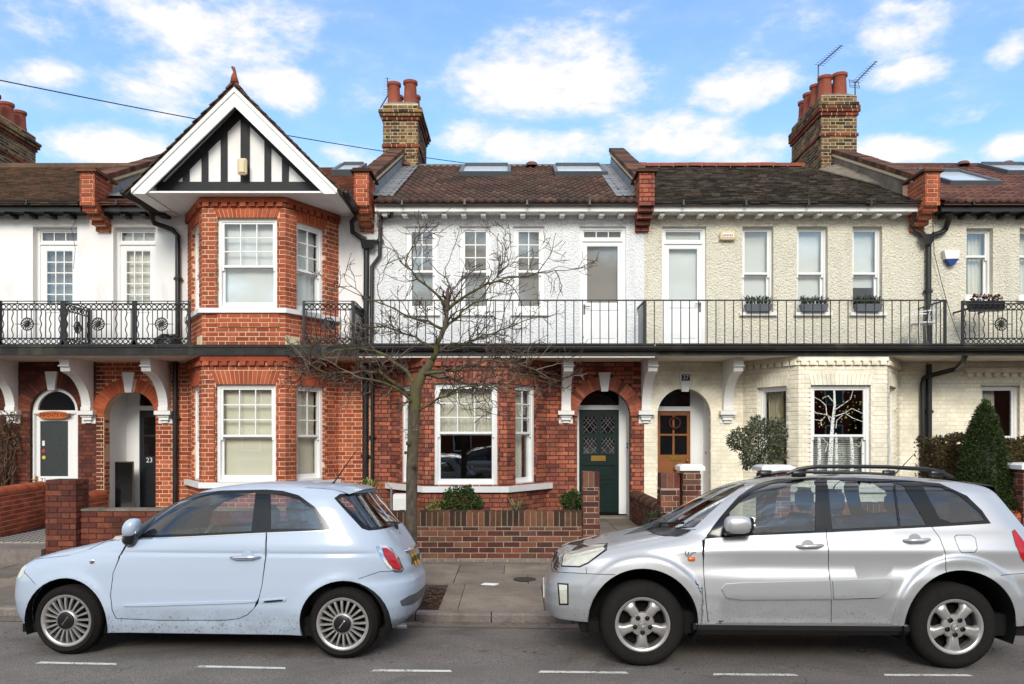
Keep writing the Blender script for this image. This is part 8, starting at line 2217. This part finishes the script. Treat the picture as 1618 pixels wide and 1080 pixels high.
for pts in ([(1313, 668), (1306, 652), (1305, 640), (1296, 632), (1281, 624)], [(1314, 660), (1306, 655), (1290, 652), (1281, 645)], [(1318, 648), (1330, 640), (1344, 630), (1349, 612)], [(1317, 658), (1335, 652), (1347, 660), (1366, 667)], [(1335, 652), (1346, 645), (1366, 654)],
            [(1298, 672), (1297, 664), (1284, 662)], [(1297, 664), (1304, 658)], [(1321, 676), (1322, 664), (1332, 655)], [(1316, 634), (1309, 625), (1300, 628)], [(1304, 714), (1308, 700), (1298, 690)], [(1351, 700), (1358, 706), (1362, 694)]): strip(mb, pts, .016, .007)
mb.build('birch', 'decal_white', t)
mb = MB(); r = random.Random(6)
for k in range(95):
    px, py = r.gauss(1345, 16) if k % 3 else r.gauss(1294, 8), r.gauss(648, 20)
    if not (1283 < px < 1367 and 616 < py < 680): continue
    a = r.uniform(0, 6); R_ = .009 * r.uniform(.6, 1.3); mb.face([fr.p(X(px, D_) + R_ * math.cos(a + j * PI / 3) * (1 if j % 3 else 1.4), Z(py, D_) + R_ * math.sin(a + j * PI / 3), .0005) for j in range(6)])
for k in range(120):
    px, py = r.uniform(1283, 1366), r.uniform(690, 745); a = r.uniform(0, 6); R_ = .009 * r.uniform(.6, 1.4); mb.face([fr.p(X(px, D_) + R_ * math.cos(a + j * PI / 3), Z(py, D_) + R_ * math.sin(a + j * PI / 3), .0005) for j in range(6)])
mb.build('leaves', 'decal_leaf', t, kind='stuff')
b27 = h27                                                   # slatted blind behind the lower panes
mb = MB()
for k in range(26):
    z = 1.02 + k * .032; fbox(mb, Frame(0, DB + .30, 0), 5.0, 5.93, z, z + .02, -.03, 0)
mb.build('slatted_blind', 'blind_white', h27)
# ------------------------------------------------------------------ the other side of the street (only its reflection is seen)
t = thing('opposite_terrace', 'red brick terrace across the street, seen only reflected in the glass', 'building', (0, -18, 0))
mb = MB(); mb.box(-30, 30, -25, -18.0, -.1, 5.4); mb.build('wall', 'brick_red_band', t)
mb = MB(); mb.prism([Vector((-30, -17.6, 5.4)), Vector((-30, -21.5, 7.4)), Vector((-30, -25.4, 5.4))], (60, 0, 0)); mb.build('roof', 'tile_plain_dark', t)
for k in range(-9, 10):
    for z in (1.0, 3.6):
        mb = MB(); mb.box(k * 3 - .55, k * 3 + .55, -18.0, -17.96, z, z + 1.5); w = mb.build('window', 'white_gloss', t)
        mb = MB(); mb.box(k * 3 - .47, k * 3 + .47, -17.96, -17.95, z + .08, z + 1.42); mb.build('pane', 'glass_dark', w)
mb = MB(); mb.box(-60, 60, -18.2, -3.4, -.3, .06); struct(mb.build('far_pavement', 'path_stone', None))
mb = MB(); mb.box(-24, 24, -6.6, -6.35, .0, .9); tag(mb.build('garden_wall', 'brick_wall', None), 'long low brick wall across the street, seen only reflected', 'wall')
street_tree('bare tree across the street, seen only as a reflection at left', (TREE[0], TREE[1], .02), seed=5, dens=.55, off=Vector((-3.2, -13.5, .4)))
street_tree('bare tree across the street, seen only as a reflection at right', (TREE[0], TREE[1], .02), seed=6, dens=.55, off=Vector((4.6, -13.2, .5)))
mb = MB(); mb.box(-400, 400, -200, 400, -.9, -.4); struct(mb.build('ground', 'soil', None))

def copy_tree(o, parent=None):
    c = o.copy(); COL.objects.link(c); c.parent = parent
    for ch in o.children: copy_tree(ch, c)
    return c
far = copy_tree(rav); far.location = (-1.2, -1.4, .03); far['label'] = 'silver off-roader across the street, seen only as a reflection'; far['group'] = 'cars parked across the street'
